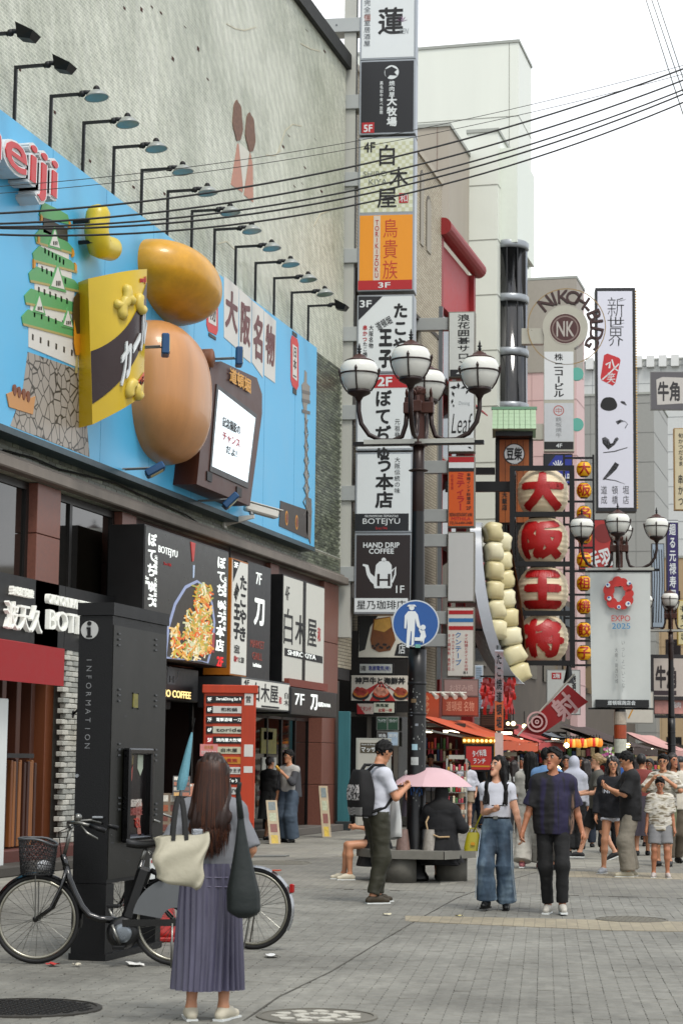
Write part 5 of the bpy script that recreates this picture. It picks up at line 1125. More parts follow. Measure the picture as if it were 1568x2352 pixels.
# ================================================================ smaller signs under the first stack
C3 = Plane(AT(870, 1500, 46.5), R_(8))
def s3(label, x0, y0, x1, y1, face, thick=.12, frame=BLK, name='shop_sign', pl=None, rim=.03):
    pl = pl or C3; tt, F_ = on(pl, name, label, 'sign'); u0, u1, z0, z1 = F_.rc(x0, y0, x1, y1)
    MB().box(u0-rim, u1+rim, .006, thick, z0-rim, z1+rim, .005).build('box', frame, tt); MB().box(u0, u1, -.002, .01, z0, z1).build('panel', face, tt); return tt, F_
t, F_ = s3('black and white sign picturing a glass of milk tea', 824, 1413, 940, 1510, mat('#d3d1c6', .45, var=.06))
F_.poly('dark_ground', mat('#15171b', .5), [(824, 1413), (868, 1413), (850, 1440), (842, 1475), (838, 1492), (824, 1497)], 2); F_.poly('dark_ground', mat('#15171b', .5), [(905, 1506), (912, 1480), (940, 1470), (940, 1508)], 2)
F_.poly('tea_glass', mat('#8a5a2a', .4, var=.4, scale=8), [(858, 1422), (896, 1416), (908, 1470), (896, 1494), (870, 1498), (854, 1490), (850, 1470)], 3); F_.poly('tea_milk', mat('#c9a55f', .4, var=.3, scale=10), [(860, 1424), (895, 1418), (899, 1440), (882, 1452), (858, 1446)], 4)
for k in range(10): F_.disc('tea_pearl', mat('#2a1a12', .4), 856+4.2*k, 1484+5*math.sin(k*1.7), 3, 5, n=10)
F_.text('店', SW, 915, 1478, 930, 1502, .03, 3)
t, F_ = s3('pale sign strip with blue electrical shop characters', 826, 1525, 900, 1546, mat('#b9bcb8', .5)); F_.text('5階', INK, 828, 1529, 840, 1541, .03); F_.text('恵屋電気(有)', mat('#2f3f8a', .5), 846, 1529, 896, 1542, .04)
t, F_ = s3('red and white seafood bowl sign over the side entrance', 807, 1551, 942, 1610, mat('#cfcabf', .45, var=.05))
for k in range(4): F_.poly('ray', mat('#b32a2a', .5), [(875, 1565), (812+k*36, 1610 if k in (1, 2) else 1600), (836+k*36, 1610)], 2)
F_.text('神戸牛と海鮮丼', INK, 815, 1555, 930, 1572, .07, 4); F_.text('にくあんど', INK, 860, 1575, 896, 1581, .04, 4)
for x, r, cb in ((828, 20, ('#c9832c', '#b0473a')), (875, 21, ('#cf6238', '#d8a08a')), (920, 18, ('#c08a3c', '#a8543a'))):
    F_.disc('bowl', mat('#1d1512', .4), x, 1596, r, 3, ry=12); F_.disc('rice_topping', mat(cb[0], .5, var=.4, scale=14), x, 1591, r*.88, 4, ry=11)
    for k in range(6): F_.disc('fish_slice', mat(cb[1], .5, var=.3, scale=18), x+r*.5*math.cos(k), 1588+5*math.sin(k*1.1), r*.3, 5, n=9)
t, F_ = s3('small red and white hanging sign under the seafood sign', 820, 1616, 857, 1640, mat('#c4b9b0', .5)); F_.poly('ray', RED, [(820, 1616), (838, 1640), (820, 1640)], 2); F_.text('スタンド', RED, 826, 1622, 852, 1634, .03, 3)
t, F_ = s3('white notice with green and red print under the seafood sign', 858, 1614, 905, 1637, mat('#c9cabb', .5)); F_.text('漁風堂', mat('#234a30', .5), 862, 1616, 892, 1624, .04); F_.text('全国一律', RED, 868, 1627, 900, 1635, .03)
for k, (x0, y0, x1, y1, c, tx, lb) in enumerate(((866, 1648, 888, 1676, '#2f5a44', 'アットマイ', 'left of the two green window notices'), (891, 1648, 913, 1676, '#2f5a44', 'ラボットカード', 'right of the two green window notices'), (867, 1682, 888, 1696, '#3a2a20', '焼鳥', 'dark food notice on the side door'), (890, 1682, 913, 1712, '#aebfce', '案内', 'pale blue notice on the side door'))):
    t, F_ = s3(lb, x0, y0, x1, y1, mat(c, .5, var=.2, scale=8), .05, mat('#8f918d', .5), 'window_notice', rim=.02); F_.text(tx, SW, x0+2, y0+3, x1-2, y0+12, .03)
t = thing('side_entrance', 'dark glazed side entrance with metal posts beyond the corner building', 'entrance', (C3.o.x, C3.o.y+.4, 0), C3.rz); F_ = Face(C3, t)
u0, u1, _, _ = F_.rc(790, 1600, 935, 1900); zt = zpx(C3, 860, 1645)
MB().box(u0-.3, u1, .7, .75, 0, 4.6).build('back_wall', mat('#241f1b', .7), t)
for q in (0, .33, .5, .75, 1): MB().box(u0+(u1-u0)*q-.05, u0+(u1-u0)*q+.05, .0, .1, 0, zt).build('post', mat('#77726a', .5, .4), t)
MB().box(u0, u1, -.01, .11, zt, zt+.1).build('lintel', mat('#77726a', .5, .4), t); MB().box(u0+(u1-u0)*.5, u1, .05, .06, .05, zt).build('pane', glass('#4a4a46'), t)
t, F_ = s3('pale massage parlour stand board behind the backpack man', 822, 1700, 891, 1905, mat('#b4b3ab', .5, var=.06), .1, mat('#a9aaa3', .5, .2), 'stand_board', Plane(AT(857, 1800, 38), R_(10)), .04)
F_.rect('header', mat('#59523f', .5), 827, 1706, 886, 1730, 2); F_.text('Foot & Body Massage', SW, 830, 1708, 884, 1713, .0, 3); F_.text('マッサージ', SW, 829, 1715, 886, 1728, .03, 3)
F_.poly('figure_print', mat('#b57f6a', .5, var=.3), [(850, 1760), (862, 1750), (874, 1758), (880, 1800), (866, 1830), (850, 1810)], 2); F_.text('60分3980', RED, 830, 1850, 884, 1864, .03, 2)
p = G(793, 1908); t = thing('teal_post', 'teal painted square post at the corner of the side alley', 'post', (p.x-.1, p.y+.2, 0), R_(10)); MB().box(-.13, .13, -.13, .13, 0, 2.6, .01).build('shaft', mat('#3f7a80', .5, var=.2, streak=True, scale=8), t); MB().box(-.16, .16, -.16, .16, 0, .2, .01).build('foot', mat('#2f3a3c', .6), t)
# ================================================================ big lanterns in a black frame
LP = Plane(AT(1245, 1300, 56), R_(8))
t = thing('lantern_tower', 'black steel tower holding the four giant lanterns', 'tower', (LP.o.x, LP.o.y, 0), LP.rz); BF = mat('#191a1d', .45, .3)
la, lb_ = LP.loc(1177, 1300)[0], LP.loc(1313, 1300)[0]; mp_ = LP.mpp(1245, 1300)
zz = [zpx(LP, 1245, y) for y in (1082, 1187, 1300, 1412, 1525)]
for u in (la, lb_):
    for y in (-.62, .55): MB().box(u-.07, u+.07, y, y+.14, zz[-1]-.07, zz[0]+.07).build('upright', BF, t)
for z in zz:
    MB().box(la+.07, lb_-.07, -.6, -.5, z-.07, z+.07).box(la-.06, la+.06, -.47, .54, z-.05, z+.05).box(lb_-.06, lb_+.06, -.47, .54, z-.05, z+.05).build('crossbar', BF, t)
MB().box(la-1.9, la-.08, -.1, .1, zpx(LP, 1150, 1118)-.14, zpx(LP, 1150, 1118)+.14).build('arm', BF, t); MB().box(la-1.9, la-.08, -.1, .1, zpx(LP, 1150, 1480)-.1, zpx(LP, 1150, 1480)+.1).build('arm', BF, t)
MB().lathe([(.05, 0), (.13, -.4), (.16, -.5)], 12, (lb_-.1, -.55, zz[-1]-.05)).build('floodlamp', BLK, t)
CRM = mat('#d8cbb2', .55, var=.06, scale=1.5, emit=.04); LR = mat('#b01f22', .4, var=.05)
def lantern_prof(rx, rz, n=9, k=4):
    pr = []
    for i in range(n*k+1):
        v = i/(n*k); a = -1+2*v; r = rx*(1-abs(a)**2.6*.42); sag = abs(math.sin(v*n*math.pi))*.025*rx
        pr.append((r-.02*rx+sag, a*rz))
    return pr
def lantern(pl, cx, cy, rx_px, rz_px, ch, label, mlan, mch, group, bold, name='lantern', seg=36, yoff=0, ribs=9):
    u, z = pl.loc(cx, cy); k = pl.mpp(cx, cy); rx, rz = rx_px*k, rz_px*k; p = pl.world(u, z, yoff)
    t = thing(name, label, 'lantern', (p.x, p.y, p.z), pl.rz, group)
    MB().lathe(lantern_prof(rx, rz, ribs), seg).build('body', mlan, t, True)
    MB().lathe([(rx*.5, rz*.98), (rx*.5, rz*1.1)], 20).build('top_ring', BF, t); MB().lathe([(rx*.5, -rz*1.1), (rx*.5, -rz*.98)], 20).build('bottom_ring', BF, t)
    v, f = glyphs(ch, bold); bm = bmesh.new(); vs = [bm.verts.new(q) for q in v]
    for q in f:
        try: bm.faces.new([vs[i] for i in q])
        except Exception: pass
    bmesh.ops.triangulate(bm, faces=bm.faces[:])
    for _ in range(2):
        es = [e for e in bm.edges if (e.verts[0].co-e.verts[1].co).xy.length > .14]
        if es: bmesh.ops.subdivide_edges(bm, edges=es, cuts=1); bmesh.ops.triangulate(bm, faces=bm.faces[:])
    mn = v[:, :2].min(0); sz = v[:, :2].max(0)-mn
    for w in bm.verts:
        a = ((w.co.x-mn[0])/sz[0]-.5)*2*.86; b = ((w.co.y-mn[1])/sz[1]-.5)*2*.88; o = .012*rx+.03*rx*w.co.z
        R = rx*(1-abs(b)**2.6*.42)+.01*rx; th = a*1.08
        w.co = ((R+o)*math.sin(th)*1.0, -(R+o)*math.cos(th), b*rz)
    me = bpy.data.meshes.new('c'); bm.to_mesh(me); bm.free(); me.materials.append(mch); link('character', me, t)
    return t
for ch, cy, lb in (('大', 1134, 'topmost giant cream lantern with a red character'), ('阪', 1244, 'second giant cream lantern from the top'), ('王', 1357, 'third giant cream lantern from the top'), ('将', 1468, 'lowest giant cream lantern above the red flag')):
    lantern(LP, 1246, cy, 58, 51, ch, lb, CRM, LR, 'giant lanterns in the black frame', .1)
YP_ = Plane(AT(1340, 1300, 58), R_(10))
t = thing('lantern_rack', 'thin black rack of the small yellow lanterns', 'rack', (YP_.o.x, YP_.o.y, 0), YP_.rz)
ua, ub = YP_.loc(1321, 1300)[0], YP_.loc(1360, 1300)[0]
for y in (1052, 1102, 1152, 1205, 1258, 1312, 1366, 1420, 1472, 1528): z = zpx(YP_, 1340, y); MB().box(ua-.3, ub, -.03, .03, z-.03, z+.03).build('crossbar', BF, t)
MB().box(ub, ub+.06, -.05, .05, zpx(YP_, 1340, 1530), zpx(YP_, 1340, 1045)).build('upright', BF, t); MB().box(ua-.36, ua-.3, -.05, .05, zpx(YP_, 1340, 1530), zpx(YP_, 1340, 1045)).build('upright', BF, t)
YEL = mat('#dcae1e', .45, emit=.06)
for ch, cy, lb in (('大', 1078, 'first'), ('阪', 1127, 'second'), ('名', 1180, 'third'), ('物', 1232, 'fourth'), ('元', 1286, 'fifth'), ('祖', 1340, 'sixth'), ('焼', 1393, 'seventh'), ('餃', 1447, 'eighth'), ('子', 1500, 'ninth')):
    lantern(YP_, 1340, cy, 17, 16, ch, '%s small yellow lantern from the top of the rack' % lb, YEL, LR, 'small yellow lanterns', .03, seg=18, ribs=5)
# ================================================================ giant dumpling plate
GP = Plane(AT(1150, 1380, 54), R_(20))
t = thing('dumpling_sculpture', 'giant plate of pale dumplings hung edge-on beside the lanterns', 'sculpture', (GP.o.x, GP.o.y, 0), GP.rz); k = GP.mpp(1150, 1380)
path = [GP.loc(*q) for q in ((1104, 1203), (1100, 1250), (1100, 1300), (1104, 1350), (1112, 1400), (1124, 1450), (1142, 1500), (1168, 1545), (1200, 1572))]
mb = MB(); n = len(path)
def plate(u, v):
    q = u*(n-1); i = min(int(q), n-2); s = q-i; x = path[i][0]*(1-s)+path[i+1][0]*s; z = path[i][1]*(1-s)+path[i+1][1]*s
    w = 1.0*math.sin(math.pi*min(max(u, .03), .97))**.5; a = (v-.5)*2
    return (x+.09*abs(a)**2*-1+.05, a*w, z)
mb.grid(plate, 30, 10); mb.grid(lambda u, v: (plate(1-u, v)[0]-.3, plate(1-u, v)[1]*.96, plate(1-u, v)[2]), 30, 10)
for vv in (0, 1): mb.grid(lambda u, v: (plate(u, vv)[0]-.3*v, plate(u, vv)[1]*(1-.04*v), plate(u, vv)[2]), 30, 1)
mb.build('plate', mat('#b9bec4', .25, var=.05), t, True)
DPL = [mat(c, .35, var=.12, scale=3) for c in ('#d6cfae', '#cfc6a0', '#dbd6bb')]; DBR = mat('#8a5a30', .5, var=.35, scale=5)
rb = random.Random(9)
def dumpling(cx, cy, w, h, dep, yoff, rot):
    u, z = GP.loc(cx, cy); a, c_ = w*k/2, h*k/2
    def fn(p, q):
        th = 2*math.pi*p; ph = math.pi*(q-.5); e = .55
        sg = lambda t_, m_: math.copysign(abs(t_)**m_, t_)
        x = a*sg(math.cos(ph), e)*sg(math.cos(th), e); y = dep/2*sg(math.cos(ph), e)*sg(math.sin(th), e); zz_ = c_*sg(math.sin(ph), e)
        x += .03*math.sin(9*zz_/c_+cx); zz_ += .05*math.sin(2.3*x/a+cy)*c_
        return (u+x*math.cos(rot)-zz_*math.sin(rot), yoff+y, z+x*math.sin(rot)+zz_*math.cos(rot))
    MB().grid(fn, 18, 10, True).build('dumpling', rb.choice(DPL), t, True)
for k_ in range(6): dumpling(1125+.6*k_**1.7, 1228+44*k_, 42, 47, 1.0, -.35, .03*k_)
for k_ in range(8): dumpling(1154+.75*k_**2, 1246+43*k_, 44+2*k_, 47, 1.0, .25, .012*k_**1.9)
mb = MB().grid(lambda u, v: (GP.loc(1168+u*40+8*math.sin(u*3), 1240+310*u)[0], -.1+.75*v, GP.loc(1168+u*40, 1240+310*u)[1]), 14, 2); mb.build('browned_edge', DBR, t)
MB().box(*sorted((GP.loc(1085, 1450)[0], GP.loc(1155, 1450)[0])), -.35, -.31, zpx(GP, 1120, 1449)-.03, zpx(GP, 1120, 1449)+.03).build('strut', BF, t)
# ================================================================ roofed shop tower sign
MP = Plane(AT(1180, 1060, 60), R_(10)); t, F_ = on(MP, 'roofed_sign', 'timber sign tower with a pale green tiled roof and round emblem', 'sign'); k = MP.mpp(1180, 1000)
u0, u1, z0, z1 = F_.rc(1146, 1010, 1214, 1200); MB().box(u0-.12, u1+.12, .01, .5, z0, z1+.02).build('frame', BF, t)
WO = mat('#a8692f', .55, var=.2, scale=3, streak=True)
for q in range(5): MB().box(u0+(u1-u0)*q/5+.006, u0+(u1-u0)*(q+1)/5-.006, -.02, .01, z0, z1).build('plank', WO, t)
GT = mat('#a9bfa4', .55, var=.08, scale=6)
a0, a1, b0, b1 = F_.rc(1130, 940, 1230, 993)
for r in range(5):
    f0, f1 = r/5, (r+1)/5; za, zb_ = b1-(b1-b0)*f0, b1-(b1-b0)*f1; yy = lambda q: -.05-.75*q
    for c in range(8):
        xa = a0+(a1-a0)*(c/8); xb = a0+(a1-a0)*((c+1)/8); e = .006
        MB().add([(xa+e, yy(f0), za), (xb-e, yy(f0), za), (xb-e, yy(f1)-.03, zb_-.02), (xa+e, yy(f1)-.03, zb_-.02), (xa+e, yy(f0)+.05, za-.03), (xb-e, yy(f0)+.05, za-.03), (xb-e, yy(f1)+.03, zb_-.05), (xa+e, yy(f1)+.03, zb_-.05)], [(0, 3, 2, 1), (4, 5, 6, 7), (2, 3, 7, 6), (1, 2, 6, 5), (0, 4, 7, 3)]).build('roof_tile', GT, t)
MB().add([(a0, -.05, b1), (a1, -.05, b1), (a1, .75, b0), (a0, .75, b0), (a0, -.02, b1-.05), (a1, -.02, b1-.05), (a1, .75, b0-.05), (a0, .75, b0-.05)], [(0, 1, 2, 3), (7, 6, 5, 4), (1, 5, 6, 2), (0, 3, 7, 4)]).build('roof_back', GT, t)
MB().box(a0-.03, a1+.03, -.1, .04, b1-.02, b1+.06).build('ridge', mat('#7fa38c', .5), t); MB().box(a0+.1, a1-.1, -.6, .5, b0-.2, b0-.06).build('eave_beam', BF, t)
F_.disc('emblem', SW, 1180, 1043, 24, 8); F_.ring('emblem_ring', INK, 1180, 1043, 22, 24, 9); F_.text('豆柴', INK, 1162, 1028, 1198, 1058, .06, 10); F_.text('大飯店', INK, 1152, 1130, 1164, 1172, .04, 8, True); F_.text('豆柴カフェ', INK, 1170, 1110, 1180, 1180, .02, 8, True); F_.text('CAFE', SW, 1174, 1063, 1188, 1067, .03, 11)
MB().box(u0-1.3, u0-.13, .1, .3, zpx(MP, 1120, 1080)-.1, zpx(MP, 1120, 1080)+.1).build('arm', BF, t)
# ================================================================ round-headed building sign
NP = Plane(AT(1285, 900, 63), R_(10)); t, F_ = on(NP, 'round_headed_sign', 'steel sign with a round NK head ringed by raised letters', 'sign'); STL = mat('#b4b2a6', .3, .5, var=.15, scale=1.5)
F_.disc('head', STL, 1297, 752, 51, 0, back=.45, n=48); u0, u1, z0, z1 = F_.rc(1248, 752, 1318, 1036); MB().box(u0, u1, .002, .44, z0, z1).build('stem', STL, t)
F_.disc('emblem', mat('#5a322e', .45), 1297, 755, 34, 3, n=40); F_.ring('emblem_ring', mat('#8f7f78', .45), 1297, 755, 27, 30, 4); F_.text('NK', mat('#b8b4ad', .4), 1277, 738, 1317, 773, .03, 5); F_.ring('emblem_ring', mat('#c3bfb4', .4), 1297, 755, 34, 35.5, 4)
LT = mat('#4f302b', .5, var=.3, scale=8); cu, cz = NP.loc(1297, 752); kk = NP.mpp(1297, 752)
F_.ring('letter_rim', mat('#a08a5c', .5), 1300, 750, 86, 88, 2)
for i, ch in enumerate('NIKOH-BLDG'):
    a = R_(128-i*17.5); g, gf = glyphs(ch, .03); g = g.copy(); cx = .5*(g[:, 0].min()+g[:, 0].max()); s = 30*kk/.7; h = g[:, 1]*s; w = (g[:, 0]-cx)*s
    rr = 56*kk+h; X = cu+rr*math.cos(a)+w*math.sin(a); Z = cz+rr*math.sin(a)-w*math.cos(a)
    mb = MB(); mb.v = list(zip(X.tolist(), (.12-g[:, 2]*.16).tolist(), Z.tolist())); mb.f = gf; mb.build('letter', LT, t)
F_.rect('panel', SW, 1249, 808, 1316, 918, 2); F_.text('株', INK, 1272, 812, 1292, 828, .03, 3); F_.text('ニコービル', INK, 1271, 834, 1294, 912, .05, 3, True, gap=-.05)
F_.rect('panel', mat('#c5c9cb', .4), 1249, 926, 1316, 1014, 2); F_.ring('crest', mat('#b96a62', .5), 1282, 943, 10, 12, 3, 24); F_.text('中', mat('#b96a62', .5), 1275, 937, 1289, 950, .0, 3); F_.text('鉄板焼牛', mat('#8c8f90', .5), 1275, 958, 1289, 1005, .0, 3, True); F_.rect('floor_strip', INK, 1249, 1015, 1316, 1032, 2); F_.text('4F', SW, 1276, 1019, 1290, 1028, .02, 3)
for y in (770, 990): MB().box(u0-.7, u0-.01, .1, .4, zpx(NP, 1240, y)-.25, zpx(NP, 1240, y)+.25).build('bracket', STL, t)
for y in (859, 975): F_.disc('side_disc', mat('#6fb3a6', .45), 1324, y, 15, 1, back=.1, n=24)
t, F_ = s3('dark blue bar sign with a silver crest behind the lantern frame', 1249, 1044, 1312, 1110, mat('#10131f', .4), .3, BF, 'crest_sign', NP)
F_.poly('blue_flash', mat('#1d3a9a', .4), [(1249, 1080), (1275, 1046), (1312, 1046), (1312, 1110), (1249, 1110)], 2); 
for a in range(7): F_.line('crest', SW, [(1281, 1075), (1281+16*math.cos(.3+a*.42), 1075-18*math.sin(.3+a*.42))], 2.4, 3)
F_.text('BAR', SW, 1285, 1088, 1309, 1106, .03, 3)
# ================================================================ long white brush sign
IP = Plane(AT(1414, 900, 67), R_(11)); t, F_ = on(IP, 'long_brush_sign', 'very tall white sign with black brush strokes and a red seal', 'sign'); u0, u1, z0, z1 = F_.rc(1371, 669, 1454, 1166)
MB().box(u0-.07, u1+.1, .01, .6, z0-.12, z1+.12).build('box', mat('#24272c', .45), t); MB().box(u0, u1, -.004, .012, z0, z1).build('panel', mat('#cfd0d8', .4, var=.02, emit=.06), t)
bl = MB()
for i in range(80): bl.ball((u1+.12, .05, z0+(z1-z0)*i/79), .035, 6, 4)
bl.build('bulb_strip', mat('#c9a860', .4), t)['kind'] = 'stuff'
F_.text('新', INK, 1394, 683, 1432, 728, -.012); F_.text('世', INK, 1394, 728, 1432, 752, -.004); F_.text('界', INK, 1396, 754, 1430, 795, -.01)
F_.line('stroke', INK, [(1420, 692, 2), (1436, 688, 1)], 2); F_.line('stroke', INK, [(1400, 748, 1.5), (1432, 742, 1)], 2)
F_.poly('seal', mat('#c4393f', .5), [(1386, 816), (1394, 812), (1421, 822), (1424, 828), (1412, 880), (1406, 886), (1381, 874), (1378, 868)], 2); F_.line('seal_stroke', SW, [(1382, 872), (1400, 856), (1420, 836)], 3, 3); F_.line('seal_stroke', SW, [(1390, 838), (1400, 832), (1398, 846)], 4, 3); F_.line('seal_stroke', SW, [(1404, 826), (1410, 846), (1418, 852)], 3, 3); F_.text('笑', SW, 1392, 856, 1412, 880, .0, 3)
blob_ = [(1397+19*math.cos(a)*(1+.08*math.sin(3*a)), 928+17*math.sin(a)*(1+.07*math.cos(2*a))) for a in [2*math.pi*i/20 for i in range(20)]]
F_.poly('brush_stroke', INK, blob_, 2); F_.line('brush_stroke', INK, [(1424, 923, 4), (1431, 925, 7), (1437, 931, 3)], 5)
F_.line('brush_stroke', INK, [(1415, 972, 9), (1424, 967, 7), (1434, 968, 2), (1440, 974, 2.5), (1434, 984, 2)], 4)
F_.line('brush_stroke', INK, [(1385, 1005, 8), (1390, 1014, 17), (1398, 1026, 15), (1408, 1020, 6), (1414, 1010, 8), (1418, 1006, 6)], 8); F_.line('brush_stroke', INK, [(1384, 1040, 2), (1410, 1037, 3), (1440, 1028, 2)], 2.5)
F_.line('brush_stroke', INK, [(1416, 1064, 11), (1410, 1074, 12), (1398, 1088, 9), (1384, 1102, 4)], 8); F_.line('brush_stroke', INK, [(1386, 1100, 3), (1412, 1104, 2.5), (1434, 1112, 1)], 2)
for q, s in ((1386, '道成'), (1411, '頓橋'), (1436, '堀店')): F_.text(s, INK, q-7, 1116, q+7, 1158, .0, 2, True)
# ================================================================ signs further down at the right
t, F_ = s3('grey and white beef restaurant banner high at the right edge', 1494, 855, 1590, 940, mat('#6d6b6e', .5, var=.1, streak=True, scale=5), .15, mat('#8a8a88', .5), 'banner_sign', Plane(AT(1530, 900, 80), R_(12)))
F_.poly('pale_patch', mat('#c2bfba', .5), [(1506, 872), (1520, 866), (1578, 868), (1578, 926), (1508, 930)], 2); F_.text('牛角', mat('#3d3b3d', .5), 1509, 876, 1560, 922, .06, 3)
t, F_ = s3('white beef restaurant sign with thick black border beside the banner', 1500, 1512, 1600, 1600, mat('#c3bbb3', .5, var=.05), .15, mat('#3b3537', .5), 'shop_sign', Plane(AT(1535, 1550, 64), R_(12)), .12); F_.text('牛角', mat('#3b2f31', .5), 1504, 1528, 1552, 1582, .07, 3); F_.rect('border', mat('#4a3a40', .5), 1500, 1586, 1552, 1597, 2)
t, F_ = s3('pink meat photo sign under the beef sign', 1502, 1606, 1600, 1640, mat('#c79a92', .5, var=.4, scale=4), .1, mat('#3a3538', .5), 'shop_sign', Plane(AT(1535, 1620, 64), R_(12))); F_.rect('strip', mat('#2d2b2e', .5), 1502, 1642, 1590, 1650, 1); F_.text('焼肉', SW, 1540, 1612, 1562, 1626, .02, 3)
t, F_ = s3('purple vertical sushi sign at the right edge', 1531, 1196, 1556, 1388, mat('#3b2a70', .5, var=.05), .3, mat('#2a2440', .5), 'shop_sign', Plane(AT(1540, 1290, 70), R_(12))); F_.text('廻る元禄寿司', SW, 1535, 1204, 1552, 1380, .04, 2, True); F_.rect('strip', SW, 1531, 1196, 1556, 1200, 3)
t, F_ = s3('cream vertical sign with black characters at the right edge', 1548, 985, 1600, 1170, mat('#c9c0a6', .5), .3, mat('#a08040', .5), 'shop_sign', Plane(AT(1560, 1080, 74), R_(12))); F_.text('旬かつだるま', INK, 1556, 995, 1568, 1070, .02, 2, True); F_.text('串かつ', INK, 1556, 1090, 1568, 1160, .03, 2, True)
t, F_ = s3('pale standing sign with brush characters right of the lamp post', 1556, 1380, 1600, 1480, mat('#cbc39e', .5), .2, mat('#b39a3c', .5), 'shop_sign', Plane(AT(1562, 1430, 66), R_(12))); F_.text('もちつき', INK, 1560, 1390, 1580, 1470, .03, 2, True)
t, F_ = s3('blue and white painted vertical panel behind the lamp banner', 1497, 1250, 1524, 1440, mat('#a9b6c2', .5, var=.35, scale=2, streak=True), .2, DGREY, 'shop_sign', Plane(AT(1510, 1350, 68), R_(12)))
for q in range(4): F_.line('painted_line', INK, [(1500+6*q, 1262), (1502+6*q, 1330), (1499+6*q, 1430)], 2, 2)
t, F_ = s3('pale chopstick and sushi poster behind the lamp banner', 1430, 1590, 1498, 1660, mat('#c6c3ba', .5, var=.1), .1, mat('#9a9a94', .5), 'shop_sign', Plane(AT(1460, 1620, 60), R_(12))); F_.line('chopstick', GOLD, [(1442, 1650), (1470, 1592)], 3, 2); F_.disc('sushi', mat('#b3553f', .5, var=.3), 1478, 1612, 14, 3); F_.disc('sushi', mat('#2a2624', .5), 1452, 1618, 9, 3)
t, F_ = s3('white wall sign with red floor tab and black characters', 1256, 1540, 1330, 1640, mat('#c5c9c6', .5, var=.05), .2, mat('#8a8c8a', .5), 'shop_sign', Plane(AT(1290, 1590, 62), R_(10))); F_.rect('floor_tab', RED, 1266, 1545, 1288, 1560, 2); F_.text('2階', SW, 1269, 1547, 1285, 1558, .04, 3); F_.text('居酒屋', INK, 1312, 1552, 1322, 1600, .05, 2, True)
t, F_ = s3('red painted billboard with white strokes behind the second lamp', 1330, 1195, 1405, 1312, mat('#b5403c', .5, var=.25, scale=2), .2, DGREY, 'shop_sign', Plane(AT(1370, 1250, 66), R_(10))); F_.disc('painted_disc', mat('#8a2f2c', .5), 1385, 1225, 22, 2); F_.text('手羽', SW, 1352, 1262, 1402, 1306, .06, 3, rot=.3)
# red target flag hung on a slanting pole
FPn = Plane(AT(1275, 1630, 44), R_(12)); t, F_ = on(FPn, 'red_flag', 'red flag with target rings and white character on a slanting pole', 'flag')
q4 = [FPn.loc(*q) for q in ((1196, 1680), (1303, 1572), (1350, 1612), (1238, 1690))]
def flag(a, b): 
    x = q4[0][0]*(1-a)*(1-b)+q4[1][0]*a*(1-b)+q4[2][0]*a*b+q4[3][0]*(1-a)*b; z = q4[0][1]*(1-a)*(1-b)+q4[1][1]*a*(1-b)+q4[2][1]*a*b+q4[3][1]*(1-a)*b
    return (x, .05*math.sin(a*7+b*2), z)
MB().grid(lambda u, v: flag(u, v), 24, 12).build('cloth', mat('#a32a2c', .7, var=.08), t, True)
FW = mat('#c9a7a5', .7)
for r0, r1 in ((20, 24), (10, 14), (2, 5)): F_.ring('ring', FW, 1232, 1658, r0, r1, 16, 30)
F_.text('射', FW, 1268, 1594, 1322, 1652, .05, 16, rot=.72)
pa, pb = FPn.loc(1188, 1690), FPn.loc(1318, 1548); MB().tube([(pa[0], .02, pa[1]), (pb[0], .02, pb[1])], .02, 8).build('pole', mat('#bcb8ae', .5), t)
ORD = ('first', 'second', 'third', 'fourth', 'fifth', 'sixth', 'seventh', 'eighth', 'ninth', 'tenth', 'eleventh', 'twelfth'); BO = (1, 7, 5, 4, 8, 6, 0, 3, 2, 10, 9)
# ================================================================ street stalls under awnings
def awning(label, pw, pf, d, length, col, thick=.05):
    a, b = AT(*pw, d), AT(*pf, d); t = thing('awning', label, 'awning', (a.x, a.y, 0)); dx, dy, dz = b.x-a.x, b.y-a.y, b.z-a.z
    m = mat(col, .7, var=.12, scale=3, bump=.15)
    def fn(u, v): return (dx*u+.0*v, dy*u+length*v, a.z+dz*u-.06*math.sin(math.pi*u)+.02*math.sin(v*9))
    mb = MB().grid(fn, 6, 8); mb.grid(lambda u, v: (fn(1-u, v)[0], fn(1-u, v)[1], fn(1-u, v)[2]-thick), 6, 8); mb.build('canopy', m, t, True)
    MB().grid(lambda u, v: (dx, dy+length*u, a.z+dz-.22*v+.012*math.sin(u*40)), 20, 2).build('valance', m, t)
    for q in (0.03, .5, .97): MB().tube([(0, length*q, a.z-.3), (dx, dy+length*q, a.z+dz-.07)], .025, 6).build('arm', mat('#c4c4bc', .4), t)
    return t
awning('orange awning of the souvenir stall behind the lamp post', (972, 1646), (1146, 1700), 46, 5.5, '#c8643a')
awning('faded red awning of the second stall', (1128, 1658), (1236, 1704), 54, 5, '#bf5a58')
awning('dark brown eave over the lantern stall', (1282, 1662), (1452, 1716), 58, 7, '#4a3226', .12)
awning('pale pink awning far down the street', (1436, 1682), (1536, 1722), 66, 9, '#c9a09a')
awning('short grey canopy under the red flag', (1236, 1680), (1300, 1694), 56, 3, '#7d8288')
rg = random.Random(21)
GC = ['#b8322c', '#c9a14a', '#cfcabc', '#3f5a8a', '#d07a3a', '#5c8a5a', '#a85a78', '#e0d8c0', '#2a2a2c', '#c9586a']
